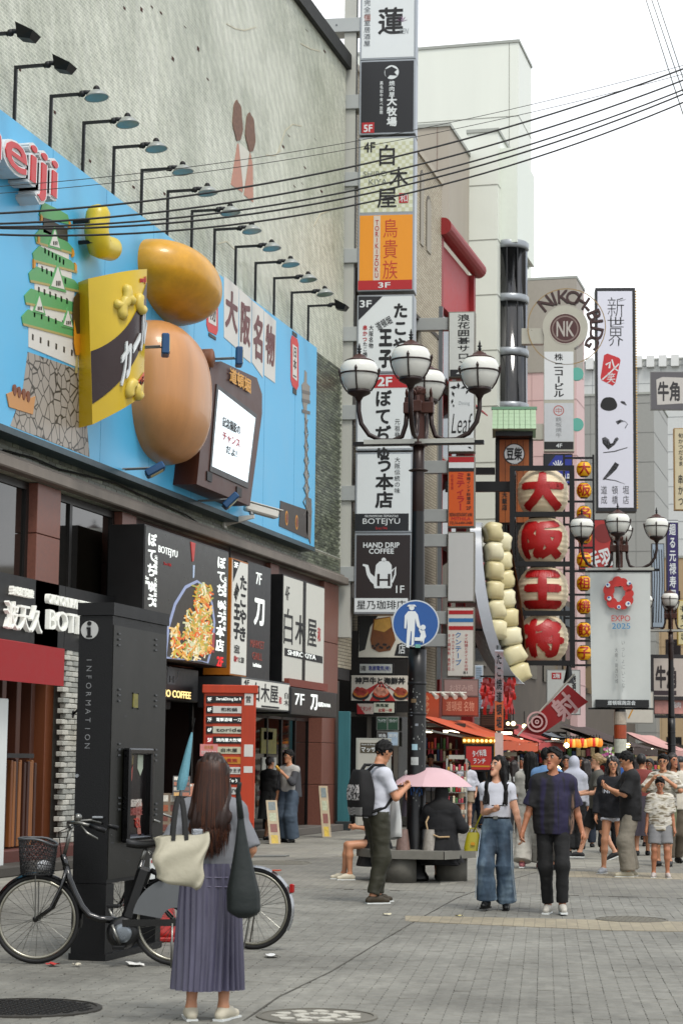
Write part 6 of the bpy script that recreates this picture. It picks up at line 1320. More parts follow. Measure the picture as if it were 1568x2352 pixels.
def stall(label, x0, x1, y0, y1, d, wall, rows=4, cols=14, lights=2):
    pl = Plane(AT((x0+x1)/2, 1800, d), R_(14)); t, F_ = on(pl, 'market_stall', label, 'stall'); u0, u1, z0, z1 = F_.rc(x0, y0, x1, y1); z0 = 0
    MB().box(u0, u1, 1.6, 1.66, z0, z1).build('back_wall', mat(wall, .7, var=.3, scale=2), t); MB().box(u0-.08, u0, 0, 1.6, 0, z1).build('side_wall', mat(wall, .7), t)
    MB().box(u0, u1, 0, 1.66, z1, z1+.08).build('roof', mat('#4a443c', .8), t)
    MB().box(u0+.1, u1-.1, .1, .8, 0, .85, .01).build('counter', mat(('#7a4a34', '#a8a498', '#8a2f28')[rg.randrange(3)], .6, var=.2), t)
    for r in range(rows):
        z = .9+(z1-1.15)*r/rows; MB().box(u0+.1, u1-.1, 1.2, 1.6, z, z+.03).build('shelf', mat('#8b7a62', .6), t)
        for c in range(cols):
            w = (u1-u0-.25)/cols; h = rg.uniform(.12, .3)
            if rg.random() < .85: MB().box(u0+.12+c*w+.01, u0+.12+(c+1)*w-.01, 1.15+rg.uniform(-.05, .05), 1.4, z+.03, z+.03+h, .01).build('goods', mat(rg.choice(GC), .5, var=.3, scale=20), t)
    for q in range(lights): MB().box(u0+(u1-u0)*(q+.2)/lights, u0+(u1-u0)*(q+.8)/lights, .5, .58, z1-.14, z1-.08).build('light_tube', mat('#fff3d6', .4, emit=4, var=0), t)
    return t, F_
stall('red souvenir stall behind the lamp post with lit tubes', 945, 1068, 1668, 1900, 48, '#7a1f1c'); stall('goods stall with racks behind the walking woman', 1068, 1190, 1672, 1900, 51, '#6a2a22', 5, 12)
stall('snack stall with orange lights behind the walking man', 1190, 1300, 1686, 1880, 58, '#5a3a2c', 4, 10, 3); stall('lantern stall under the brown eave', 1290, 1440, 1700, 1870, 63, '#4e3226', 4, 12, 3); stall('far stall with pale goods at the right', 1430, 1560, 1712, 1860, 72, '#7c7066', 4, 12, 3); stall('farthest stall at the right edge of the street', 1540, 1680, 1716, 1850, 80, '#8a8478', 4, 12, 3)
# upper signs over the stalls
UP = Plane(AT(1040, 1620, 49), R_(12))
t, F_ = s3('orange box sign beside the lamp post', 968, 1592, 1007, 1648, mat('#c05c30', .5, var=.1), .3, mat('#8a4226', .5), 'shop_sign', UP); F_.text('みやげ', mat('#e0b08a', .5), 975, 1598, 985, 1640, .03, 2, True)
t, F_ = s3('orange brown sign board with pale print over the souvenir stall', 1016, 1602, 1096, 1643, mat('#a8553a', .5, var=.15, scale=3), .3, mat('#7a3c28', .5), 'shop_sign', UP); F_.text('道頓堀 名物', mat('#d0a08a', .5), 1024, 1610, 1088, 1634, .02, 2)
t, F_ = s3('pale pink blank sign board under the thai sign', 1020, 1562, 1096, 1598, mat('#9c8580', .6, var=.1), .25, mat('#6f5f5a', .5), 'shop_sign', UP); F_.text('お好み焼', mat('#b9a59f', .5), 1032, 1572, 1086, 1588, .02, 2)
t = thing('spot_rail', 'white spotlight rail above the souvenir stall', 'lamp', (UP.o.x, UP.o.y, 0), UP.rz); za = zpx(UP, 1030, 1592); ua_ = UP.loc(985, 1592)[0]; ub_ = UP.loc(1070, 1592)[0]
MB().tube([(ua_, -.35, za), (ub_, -.35, za)], .025, 6).build('rail', mat('#c9c8c0', .4), t)
for q in range(4): u = ua_+(ub_-ua_)*(q+.3)/4; MB().tube([(u, -.35, za), (u+.12, -.6, za-.12)], [.03, .06], 8).build('spotlight', mat('#d3d1c8', .4), t)
t, F_ = s3('red menu board in a gold frame with bulbs among the crowd', 1070, 1714, 1128, 1768, mat('#b03028', .5, var=.1, emit=.1), .12, BLK, 'menu_board', Plane(AT(1100, 1740, 46), R_(12)), .05)
u0, u1, z0, z1 = F_.rc(1066, 1706, 1136, 1770)
MB().box(u0-.05, u1+.05, .02, .16, z1-.02, z1+.14, .01).box(u1-.02, u1+.1, .02, .16, z0-.3, z1).build('gold_frame', GOLD, t)
for q in range(8): MB().ball((u0+(u1-u0)*q/7, -.0, z1+.05), .035, 8, 6).build('bulb', mat('#ffd98a', .3, emit=2), t)
F_.text('タイ料理', SW, 1084, 1722, 1116, 1738, .04, 3, rot=.1); F_.text('ランチ', SW, 1086, 1742, 1114, 1754, .04, 3); F_.rect('strip', GOLD, 1074, 1758, 1124, 1762, 2)
for q in ((u0+u1)/2-.3, (u0+u1)/2+.3): MB().box(q-.02, q+.02, .05, .09, 0, z0).build('leg', BLK, t)
# goods racks, white counter, price signs
for k, (x0, y0, x1, y1, d, c, lb) in enumerate(((1026, 1742, 1070, 1850, 45, '#b9b7ae', 'white wire rack of small souvenirs behind the pink umbrella'), (1146, 1735, 1190, 1850, 49, '#c4bfae', 'rack of pale packets left of the walking man'), (1478, 1745, 1530, 1840, 60, '#b5a48a', 'far goods rack behind the boy'))):
    pl = Plane(AT((x0+x1)/2, 1800, d), R_(14)); t, F_ = on(pl, 'goods_rack', lb, 'rack'); u0, u1, z0, z1 = F_.rc(x0, y0, x1, y1)
    for u in (u0, u1): MB().box(u-.02, u+.02, 0, .04, 0, z1).build('upright', mat('#b3b3ad', .4, .5), t)
    for r in range(5):
        z = .35+(z1-.4)*r/5; MB().box(u0, u1, -.02, .2, z, z+.02).build('shelf', mat('#b3b3ad', .4, .5), t)
        for q in range(7): MB().box(u0+(u1-u0)*(q+.1)/7, u0+(u1-u0)*(q+.9)/7, -.05, .1, z+.02, z+.02+rg.uniform(.08, .16), .008).build('goods', mat(rg.choice(GC+['#cfcabc', '#d8d2c4']), .5, var=.3, scale=25), t)
    F_.rect('header', mat(c, .5), x0+4, y0-8, x1-4, y0+2, 2)
# red streamers, pole banner, small hanging lanterns
pl = Plane(AT(1140, 1600, 50), R_(12)); t, F_ = on(pl, 'streamer_curtain', 'bunches of shiny red streamers hanging under the dumpling plate', 'decoration')
for k in range(26):
    x = 1106+k*2.9; u, z = pl.loc(x, 1560+rg.uniform(-6, 10)); h = rg.uniform(40, 85)*pl.mpp(1140, 1600)
    MB().grid(lambda a, b: (u+(a-.5)*.08+.03*math.sin(b*9+k), .04*math.sin(b*7+k*2)+.05*rg.random()*0, z-h*b), 2, 8).build('streamer', mat(('#a81e22', '#c23330', '#8a1418')[k % 3], .35, var=.2), t)
MB().box(pl.loc(1102, 1560)[0], pl.loc(1182, 1560)[0], -.03, .03, zpx(pl, 1140, 1556), zpx(pl, 1140, 1552)).build('rod', BLK, t)
t, F_ = s3('dark brown slatted shutter panel under the red streamers', 1104, 1630, 1170, 1668, mat('#4a382e', .7, var=.2), .1, mat('#3a2c24', .7), 'shutter_panel', Plane(AT(1140, 1640, 51), R_(12)))
for q in range(7): F_.rect('slat', mat('#5e4a3c', .7), 1105, 1632+q*5, 1169, 1635+q*5, 4)
t, F_ = s3('pale ribbed metal wall box with vents left of the streamers', 1092, 1530, 1106, 1646, mat('#a9b9c8', .5, var=.1), .4, mat('#b9c0c2', .5), 'wall_box', Plane(AT(1098, 1590, 51.5), R_(12)))
for q in range(20): F_.rect('rib', mat('#8fa0a8', .5), 1093, 1533+q*5.6, 1105, 1535.5+q*5.6, 4)
p = AT(1147, 1800, 43); t = thing('banner_pole', 'slim pole wrapped with orange vertical advertising cards', 'pole', (p.x, p.y, 0), R_(12)); zt = AT(1140, 1480, 43).z; MB().tube([(0, 0, 0), (-.03, 0, zt)], .05, 10).build('shaft', GREYM, t)
for k, (z0, z1, c) in enumerate(((zt-1.2, zt-.1, '#c5c8d0'), (2.2, 3.9, '#c26a34'), (1.45, 2.15, '#c9b4ae'), (.9, 1.4, '#b8b2aa'))): MB().box(-.11, .07, -.075, -.06, z0, z1).build('card', mat(c, .5, var=.2, scale=8), t)
v, f = column('たこ焼道頓堀', .05); w = v.copy(); mn = w[:, :2].min(0); sz = w[:, :2].max(0)-mn; mb = MB(); mb.v = [(-.08+.12*(q[0]-mn[0])/sz[0], -.076-.003*q[2], 2.25+1.6*(q[1]-mn[1])/sz[1]) for q in w]; mb.f = f; mb.build('lettering', INK, t)
LNT = [mat(c, .5, emit=.5, var=.1) for c in ('#e0a040', '#c8452c', '#e6b860', '#dc9038')]
pl = Plane(AT(1340, 1712, 55), R_(14))
for k in range(12):
    u, z = pl.loc(1303+k*6.6, 1706+rg.uniform(-2, 2)); p = pl.world(u, z); t = thing('paper_lantern', 'glowing paper lantern under the brown eave, %s from the left' % ORD[k], 'lantern', p, pl.rz, 'row of small paper lanterns'); rx = 8*pl.mpp(1340, 1712)
    MB().lathe(lantern_prof(rx, rx*1.2, 5, 2), 12).build('body', LNT[k % 4], t, True); MB().lathe([(rx*.5, rx*1.15), (rx*.5, rx*1.3)], 10).build('top_ring', BLK, t)
    MB().tube([(0, 0, rx*1.3), (0, 0, rx*2.2)], .01, 4).build('cord', BLK, t)
for k, (x, y, d, r) in enumerate(((1178, 1662, 47, 5), (1300, 1712, 52, 6), (1296, 1746, 50, 6), (1283, 1764, 50, 5), (1300, 1766, 50, 6), (1297, 1782, 50, 5), (1166, 1662, 48, 4), (1250, 1668, 50, 5), (1203, 1668, 48, 5), (1441, 1712, 60, 5), (1408, 1718, 58, 4))):
    p = AT(x, y, d); t = thing('bulb_lamp', 'bare glowing bulb in the stalls, %s of them from the left' % ORD[BO[k]], 'lamp', p, 0, 'bare bulbs in the stalls'); MB().ball((0, 0, 0), r*d/FPX, 10, 8).build('bulb', mat('#fff0b8', .3, emit=5, var=0), t, True); MB().tube([(0, 0, r*d/FPX), (0, 0, r*d/FPX+.3)], .012, 5).build('cord', BLK, t)
t, F_ = s3('flower board with pink and white blooms in the far stalls', 1378, 1716, 1418, 1752, mat('#6a7a5a', .7), .1, mat('#5a5a50', .6), 'flower_board', Plane(AT(1398, 1734, 56), R_(14)))
for k in range(40): F_.disc('bloom', mat(rg.choice(('#b4559a', '#d8cfd2', '#c98aa8', '#e3e0d8', '#8fa85a')), .6), rg.uniform(1380, 1416), rg.uniform(1718, 1750), rg.uniform(2, 4), rg.randint(3, 9), n=8)
# ================================================================ street lamps with four globes
LB = mat('#3a231b', .42, .2, var=.2, scale=9, streak=True); LBT = mat('#5a3526', .45, .2, var=.15); GLB = mat('#dcdcd6', .18, var=.03, scale=2); POSTB = mat('#1b1a1a', .38, .2, var=.4, scale=14)
LD = 25.7; LPX = Plane(AT(955, 1900, LD), YAW)
zl = lambda y: LPX.loc(958, y)[1]
ZX, ZG, ZH = zl(1019), zl(862), zl(940)
def copy_tree(o, parent=None):
    c = o.copy(); COL.objects.link(c); c.parent = parent
    for ch in o.children: copy_tree(ch, c)
    return c
def make_lamp(label):
    t = thing('street_lamp', label, 'street lamp', (0, 0, 0), 0, 'four-globe street lamps')
    MB().lathe([(.17, 0), (.17, .05), (.125, .12), (.118, zl(1540)-.05), (.118, zl(1492))], 20).lathe([(.105, zl(1492)), (.1, zl(1480)), (.082, zl(1200)), (.075, zl(1080)), (.074, ZX)], 20).build('post', POSTB, t, True)
    MB().lathe([(.084, zl(1480)), (.0795, zl(1082)), (.0765, ZX+.02)], 20).build('upper_post', LB, t, True)
    for y in (1080, 1022): MB().lathe([(.08, zl(y)-.02), (.125, zl(y)-.012), (.13, zl(y)), (.08, zl(y)+.015)], 20).build('collar', LB, t, True)
    for y in (1570, 1640): MB().lathe([(.119, zl(y)-.02), (.124, zl(y)-.015), (.124, zl(y)+.015), (.119, zl(y)+.02)], 20).build('band', mat('#3a3a3c', .4, .6), t, True)
    MB().box(-.86, .86, -.05, .05, ZX-.02, ZX+.03).build('banner_bar', BLK, t); MB().box(-.72, .74, -.062, -.052, ZX-.005, ZX+.055).build('bar_strip', mat('#b5b5ae', .35, .4), t)
    MB().lathe([(.075, ZX+.02), (.075, zl(905)), (.09, zl(905)), (.09, zl(893)), (.05, zl(888))], 4).build('spindle', LBT, t)
    MB().box(-.2, .2, -.06, .06, ZH-.06, ZH+.09, .01).box(-.058, .058, -.2, .2, ZH-.062, ZH+.092, .01).build('hub', LBT, t)
    for a in range(4):
        an = a*math.pi/2; c, s = math.cos(an), math.sin(an); P = lambda r, z, w=0: (r*c-w*s, r*s+w*c, z)
        arm = [P(.16, ZH-.05), P(.17, ZH-.2), P(.22, ZX+.1), P(.34, ZX+.045), P(.5, ZX+.05), P(.66, ZX+.13), P(.765, ZX+.28), P(.8, ZX+.45), P(.8, ZG-.3)]
        MB().tube(arm, .032, 10).build('arm', LB, t, True)
        MB().tube([P(.16, ZH+.05), P(.16, ZH+.16)], [.035, .03], 8).build('finial_stem', LBT, t)
        mb = MB()
        for q in (-1, 0, 1): mb.tube([P(.16, ZH+.14), P(.16, ZH+.21, q*.03), P(.16, ZH+.26, q*.075)] if q else [P(.16, ZH+.14), P(.16, ZH+.22), P(.16, ZH+.29)], [.012, .02, .004], 6)
        mb.build('finial', LBT, t, True)
        cc = P(.8, ZG); R = .252
        g = MB().lathe([(.10, -.2), (.145, -.185), (.2, -.12), (.238, -.03), (.252, .05), (.245, .12), (.215, .18), (.165, .222), (.1, .24)], 28, cc).build('globe', GLB, t, True)
        MB().lathe([(.03, -.33), (.045, -.3), (.06, -.275), (.14, -.235), (.155, -.22), (.155, -.185), (.1, -.18)], 22, cc).build('cup', LB, g, True)
        MB().lathe([(.2, .205), (.16, .228), (.1, .25), (.085, .275), (.06, .28), (.05, .295), (.01, .31)], 22, cc).build('cap', LBT, g, True)
        MB().lathe([(.02, .3), (.015, .32), (.03, .335), (.012, .35), (.035, .375), (.012, .385), (.016, .4), (.004, .45)], 10, cc).build('spike', BLK, g, True)
        MB().lathe([(.249, .02), (.262, .022), (.262, .04), (.25, .042)], 30, cc).build('ring', LB, g, True)
        for q in range(4):
            b = q*math.pi/2+math.pi/4*0; cb, sb = math.cos(b), math.sin(b)
            pr = [(.16, -.2), (.215, -.12), (.25, -.03), (.264, .03), (.267, .08), (.272, .115)]
            MB().tube([(cc[0]+r*cb, cc[1]+r*sb, cc[2]+z) for r, z in pr], [.011, .011, .011, .011, .022, .002], 5).build('rib', LB, g)
    return t
lamp = make_lamp('nearest brown street lamp with four white globes beside the bench')
P1 = LPX.o; lamp.location = (P1.x, P1.y, 0); lamp.rotation_euler = (0, 0, R_(5))
P2 = AT(1424, 1800, 42.6); l2 = copy_tree(lamp); l2.location = (P2.x, P2.y, 0); l2['label'] = 'middle four-globe street lamp carrying the white banner'
P3 = AT(1542, 1800, 62); l3 = copy_tree(lamp); l3.location = (P3.x, P3.y, 0); l3['label'] = 'farthest four-globe street lamp at the right edge'
# stickers and scribble on the near lamp
def on_post(name, m, px, py, w, h, parent=lamp):
    z = LPX.loc(px, py)[1]; an0 = (px-953)/22*1.1; mb = MB()
    th = math.atan2(-math.cos(YAW), math.sin(YAW))-R_(5)
    def fn(u, v): a = th+an0+(u-.5)*w/.122; return (.1215*math.cos(a), .1215*math.sin(a), z+(v-.5)*h)
    return mb.grid(fn, 6, 1).build(name, m, parent)
for px, py, w, h, c in ((948, 1716, .075, .075, '#a9c3cc'), (948, 1748, .1, .1, '#b9bcba'), (941, 1788, .06, .1, '#b08f94'), (962, 1790, .08, .05, '#7a6a3a'), (945, 1610, .07, .05, '#7d6a50'), (940, 1640, .03, .05, '#8e9096'), (952, 1665, .04, .03, '#90949a'), (938, 1900, .06, .05, '#8a8c8c')):
    on_post('sticker', mat(c, .5, var=.2, scale=20), px, py, w, h)
rg2 = random.Random(5)
for k in range(70): on_post('paint_chip', mat('#9a9b98', .6), rg2.uniform(938, 968), rg2.choice((rg2.uniform(1560, 1640), rg2.uniform(1820, 1930), rg2.uniform(1600, 1930))), rg2.uniform(.004, .014), rg2.uniform(.006, .03))
for k in range(26): on_post('scribble', mat('#2f6fae', .5), 940+k*1.0, 1808+14*math.sin(k*2.1)+6*math.cos(k*1.3), .012, .045)
# blue pedestrian sign on the post
SP = Plane(LPX.world(0, 0, -.16), YAW-R_(2)); t, F_ = on(SP, 'pedestrian_sign', 'round blue sign with white adult and child figures on the lamp post', 'sign'); BLU = mat('#22639f', .4, var=.05)
F_.disc('plate', mat('#c4c9cc', .4), 954, 1432, 54, 0, back=.015, n=56); F_.disc('field', BLU, 954, 1432, 51, 1, n=56)
F_.disc('figure', SW, 945, 1396, 6, 3); F_.poly('figure', SW, [(934, 1393), (956, 1393), (952, 1389), (938, 1389)], 3)
F_.poly('figure', SW, [(937, 1404), (953, 1404), (959, 1412), (964, 1436), (967, 1443), (964, 1446), (957, 1438), (953, 1420), (952, 1446), (950, 1480), (944, 1484), (945, 1450), (943, 1450), (939, 1488), (932, 1486), (935, 1440), (934, 1420), (932, 1444), (928, 1443), (929, 1414)], 3)
F_.disc('child_figure', SW, 971, 1441, 6, 3); F_.poly('child_figure', SW, [(967, 1448), (975, 1448), (978, 1462), (974, 1468), (972, 1480), (969, 1472), (966, 1476), (963, 1466), (966, 1456), (961, 1447), (963, 1444)], 3)
F_.rect('sticker', WHT, 952, 1464, 970, 1472, 5); F_.rect('sticker', mat('#7fb5a8', .5, var=.4, scale=40), 953, 1480, 965, 1488, 5)
for z in (1405, 1460): zz_ = zpx(SP, 954, z); MB().tube([(.13*math.cos(a), .16+.13*math.sin(a), zz_) for a in [2*math.pi*i/14 for i in range(14)]], .012, 6, True).build('clamp', GREYM, t)
# exposition banner on the second lamp
EP = Plane(Plane(P2, YAW).world(0, 0, -.12), R_(8)); t, F_ = on(EP, 'street_banner', 'white hanging banner with red ring emblem reading EXPO 2025', 'banner')
u0, u1, z0, z1 = F_.rc(1354, 1314, 1494, 1626)
MB().grid(lambda u, v: (u0+(u1-u0)*u+.06*(v*v)*(.5-u)*(1 if u < .5 else .2), -.04*math.sin(u*9+v*3)*v*.6-.05*math.exp(-((u-.42-.1*v)/.05)**2)*max(0, v-.35), z1-(z1-z0)*v), 40, 40).build('cloth', mat('#c6c9c6', .75, var=.05, scale=3), t, True)
MB().tube([(u0-.05, 0, z1+.02), (u1+.05, 0, z1+.02)], .025, 8).build('rod', BLK, t); MB().tube([(u0-.05, 0, z0-.02), (u1+.05, 0, z0-.02)], .02, 8).build('rod', BLK, t)
L_ = 28
F_.rect('name_band', mat('#1d1f20', .6), 1366, 1607, 1489, 1625, L_-8); F_.text('道頓堀商店会', SW, 1394, 1609, 1458, 1620, .03, L_-5)
ER = mat('#c23a30', .5)
for k in range(11): a = 2*math.pi*k/11; F_.disc('emblem_cell', ER, 1420+24*math.cos(a), 1364+28*math.sin(a), (10, 13, 11, 9, 12, 11, 13, 9, 12, 10, 11)[k], L_-6+k % 2, n=20)
F_.disc('emblem_eye', SW, 1395, 1345, 5, L_, n=14); F_.disc('emblem_eye', SW, 1443, 1340, 5, L_, n=14); F_.disc('emblem_eye', SW, 1441, 1388, 6, L_, n=14); F_.disc('emblem_eye', SW, 1420, 1395, 4.5, L_, n=14); F_.disc('emblem_eye', SW, 1398, 1375, 5, L_, n=14)
for x, y in ((1394, 1344), (1445, 1341), (1442, 1387), (1420, 1395), (1397, 1373)): F_.disc('emblem_pupil', mat('#2f5fa5', .5), x, y, 2.4, L_+2, n=10)
F_.text('EXPO', ER, 1403, 1414, 1446, 1428, .01, L_-6); F_.text('2025', mat('#4f97bd', .5), 1404, 1432, 1446, 1445, .0, L_-6); F_.text('大阪・関西万博', mat('#7d8080', .6), 1411, 1488, 1418, 1570, .0, L_-6, True); F_.text('いっしょにいこな', mat('#8a8d8d', .6), 1426, 1472, 1434, 1580, -.005, L_-6, True)
t2 = Face(Plane(Plane(P2, YAW).world(0, 0, -.13), YAW), l2); 
for k, (z0_, z1_, c) in enumerate(((2.35, 2.62, '#b7ada0'), (2.05, 2.34, '#a8552c'), (1.75, 2.04, '#c3c4b8'), (1.38, 1.74, '#26262a'), (1.1, 1.3, '#a83a48'))): MB().lathe([(.13, z0_), (.132, z0_+.01), (.132, z1_-.01), (.13, z1_)], 18).build('wrap_card', mat(c, .5, var=.3, scale=20), l2)
# ================================================================ concrete bench round the near lamp
t = thing('round_bench', 'polygonal concrete bench round the foot of the near lamp post', 'bench', (P1.x, P1.y, 0), R_(10)); CN = mat('#84827b', .88, var=.25, scale=9, bump=.5, bscale=120)
zs = .40; ap = .66
for k in range(6):
    a0, a1 = R_(60*k+.6), R_(60*k+59.4); r0, r1 = .16, ap/math.cos(R_(30))
    MB().flat([(r0*math.cos(a0), r0*math.sin(a0)), (r1*math.cos(a0), r1*math.sin(a0)), (r1*math.cos(a1), r1*math.sin(a1)), (r0*math.cos(a1), r0*math.sin(a1))], zs-.1, zs).build('seat_slab', CN, t)
for k in range(6):
    a = R_(60*k+8); MB().lathe([(.2, 0), (.2, zs-.105)], 20, (.46*math.cos(a), .46*math.sin(a), 0)).build('leg', mat('#6f6d66', .9, var=.3, scale=8, bump=.6, bscale=100), t, True) if k % 2 == 0 else None
# ================================================================ overhead wires
def wire(label, pts, r, d0=20, d1=26, group='overhead cables'):
    (xa, ya), (xm, ym), (xb, yb) = pts; P = []
    for i in range(61):
        x = -700+3200*i/60
        y = ya*(x-xm)*(x-xb)/((xa-xm)*(xa-xb))+ym*(x-xa)*(x-xb)/((xm-xa)*(xm-xb))+yb*(x-xa)*(x-xm)/((xb-xa)*(xb-xm))
        P.append(AT(x, y, d0+(d1-d0)*(x+120)/1808))
    c = P[0]; mb = MB().tube([p-c for p in P], r, 6)
    return tag(mb.build('overhead_cable', mat('#1c1d1c', .6), None, True, c), label, 'cable', group)
wire('highest of the thick black overhead cables', [(0, 490), (784, 388), (1568, 158)], .0125); wire('second thick black overhead cable from the top', [(0, 514), (784, 419), (1568, 184)], .0125, 20.5, 26.5)
wire('third thick black overhead cable from the top', [(0, 521), (784, 443), (1568, 206)], .012, 21, 27); wire('fourth thick black overhead cable, close below the third', [(0, 524), (784, 457), (1568, 216)], .013, 21.5, 27.5); wire('lowest of the thick black overhead cables', [(0, 539), (784, 477), (1568, 235)], .012, 20.2, 26.2)
wire('thin upper telephone wire crossing the tiled wall', [(0, 428), (784, 330), (1568, 150)], .0045, 22, 28); wire('thin lower telephone wire crossing the tiled wall', [(0, 444), (784, 346), (1568, 170)], .0045, 22.4, 28.4)
for k, (x0, x1, lb) in enumerate(((1480, 1572, 'left of the three thin wires at the top right'), (1492, 1590, 'middle of the three thin wires at the top right'), (1505, 1600, 'right of the three thin wires at the top right'))):
    a, b = AT(x0-16, -60, 40), AT(x1, 270, 30); a, b = a+(a-b)*.6, b+(b-a)*1.2; tag(MB().tube([Vector((0, 0, 0)), (b-a)*.5+Vector((0, 0, -.05)), b-a], .009, 6).build('overhead_cable', mat('#3a453c', .6), None, True, a), lb, 'cable', 'overhead cables')
# ================================================================ bicycles
TY = mat('#141414', .7, var=.2); RIM = mat('#a3a196', .3, .8); SPK = mat('#8b8b86', .3, .8); BK = mat('#111214', .22, var=.1, coat=.4); CHR = mat('#8f8f8b', .32, .9)
def wheel(t, u, z, r, fend, fm, fa=(20, 200), name='wheel'):
    w = MB().lathe([(r-.018, -.017), (r-.005, -.012), (r, 0), (r-.005, .012), (r-.018, .017), (r-.034, .014), (r-.034, -.014), (r-.018, -.017)], 56, (u, 0, z), 'y').build(name, TY, t, True)
    MB().lathe([(r-.036, -.013), (r-.034, .0), (r-.036, .013), (r-.056, .009), (r-.056, -.009), (r-.036, -.013)], 56, (u, 0, z), 'y').build('rim', RIM, w, True)
    sp = MB()
    for k in range(32):
        a = 2*math.pi*k/32; b = a+(.55 if k % 4 < 2 else -.55); s = .025 if k % 2 else -.025
        sp.tube([(u+.025*math.cos(b), s, z+.025*math.sin(b)), (u+(r-.05)*math.cos(a), 0, z+(r-.05)*math.sin(a))], .0018, 4, cap=False)
    sp.build('spokes', SPK, w); MB().lathe([(.012, -.06), (.022, -.05), (.016, -.02), (.016, .02), (.022, .05), (.012, .06)], 14, (u, 0, z), 'y').build('hub', CHR if fm is not BK else BK, w, True)
    if fend:
        a0, a1 = fa; P = [(u+(r+.016)*math.cos(R_(a0+(a1-a0)*i/30)), z+(r+.016)*math.sin(R_(a0+(a1-a0)*i/30))) for i in range(31)]
        def ff(p, q): x, zz_ = P[int(p*30)]; d = 1-.012*abs(q-.5)*8; return (u+(x-u)*d, (q-.5)*.055, z+(zz_-z)*d)
        MB().grid(ff, 30, 6).build('mudguard', fm, t, True)
def tubepx(t, name, m, pl, pts, r, y=0.0, n=10):
    P = [(*pl.loc(q[0], q[1])[:1], (q[2] if len(q) > 2 else y), pl.loc(q[0], q[1])[1]) for q in pts]
    return MB().tube(P, r, n).build(name, m, t, True)
def bicycle(label, A, B, full):
    a, b = G(*A), G(*B); rz = math.atan2(b.y-a.y, b.x-a.x); pl = Plane(a, rz)
    t = thing('bicycle', label, 'bicycle', (pl.o.x, pl.o.y, 0), rz, 'bicycles parked at the kiosk'); return t, pl, (b-a).length
t, pl, wb = bicycle('black electric city bicycle with front basket parked before the kiosk', (82, 2214), (402, 2219), True); r = .325
wheel(t, 0, r, r, True, BK, (-10, 150)); wheel(t, wb, r, r, True, BK, (10, 190))
tubepx(t, 'frame_tube', BK, pl, ((152, 1990), (160, 2020), (172, 2050), (188, 2082), (205, 2102), (230, 2111), (268, 2114)), .026, 0, 14)
tubepx(t, 'head_tube', BK, pl, ((145, 1962), (155, 2000)), .024); tubepx(t, 'stem', CHR, pl, ((162, 1905), (157, 1930), (148, 1965)), .014)
for s in (-.05, .05): tubepx(t, 'fork_blade', BK, pl, ((154, 1996, s*.6), (142, 2040, s), (120, 2085, s), (82, 2113, s)), .013)
tubepx(t, 'seat_tube', BK, pl, ((328, 1975), (308, 2040), (278, 2125)), .02); tubepx(t, 'seat_post', CHR, pl, ((336, 1945), (322, 1985)), .014)
for s in (-.06, .06):
    tubepx(t, 'chain_stay', BK, pl, ((285, 2124, s*.5), (402, 2117, s)), .012); tubepx(t, 'seat_stay', BK, pl, ((316, 2020, s*.4), (402, 2115, s)), .009)
u, z = pl.loc(318, 2052); o = MB().box(-.05, .05, -.045, .045, -.2, .2, .02).build('battery', mat('#17181a', .35), t, loc=(u-.01, 0, z)); o.rotation_euler = (0, R_(18), 0)
u, z = pl.loc(284, 2142); MB().lathe([(.115, -.05), (.12, -.02), (.12, .04), (.09, .06)], 24, (u, 0, z), 'y').build('motor', mat('#1a1b1d', .35), t, True); MB().lathe([(.07, .06), (.07, .068), (.04, .072)], 24, (u, 0, z), 'y').build('motor_cover', mat('#8f959a', .3, .6), t, True)
tubepx(t, 'crank', CHR, pl, ((262, 2122, -.09), (280, 2168, -.09)), .013); tubepx(t, 'crank', CHR, pl, ((262, 2122, .09), (246, 2090, .09)), .013)
for px, py, s in ((280, 2172, -.13), (255, 2084, .13)): u, z = pl.loc(px, py); MB().box(u-.045, u+.045, s-.04, s+.04, z-.012, z+.012, .004).build('pedal', BLK, t)
MB().obox((pl.loc(285, 2118)[0], -.075, pl.loc(285, 2118)[1]), (wb+.02, -.075, pl.loc(402, 2117)[1]), .012, .05).build('chain_guard', BK, t)
# handlebar swept back on both sides
hp = pl.loc(162, 1903)
for s in (-1, 1):
    MB().tube([(hp[0], 0, hp[1]), (hp[0]+.0, s*.1, hp[1]+.02), (hp[0]+.02, s*.22, hp[1]+.05), (hp[0]+.11, s*.28, hp[1]+.055), (hp[0]+.2, s*.29, hp[1]+.03)], .012, 8).build('handlebar', CHR, t, True)
    MB().tube([(hp[0]+.19, s*.29, hp[1]+.032), (hp[0]+.31, s*.3, hp[1]-.005)], [.017, .019], 10).build('grip', BLK, t, True)
    MB().tube([(hp[0]+.13, s*.3, hp[1]+.03), (hp[0]+.18, s*.32, hp[1]-.02), (hp[0]+.26, s*.33, hp[1]-.06)], [.008, .01, .006], 6).build('brake_lever', CHR, t, True)
    MB().tube([(hp[0]+.1, s*.27, hp[1]+.05), (hp[0]-.05, s*.2, hp[1]-.02), (hp[0]-.05, s*.05, hp[1]-.2), (hp[0]-.0, 0, hp[1]-.35)], .004, 5).build('brake_cable', BLK, t, True)
MB().ball((hp[0]+.1, -.26, hp[1]+.09), .03, 12, 8).build('bell', CHR, t, True); MB().box(hp[0]+.12, hp[0]+.2, .24, .32, hp[1]+.07, hp[1]+.085, .003).build('display', ALU, t)
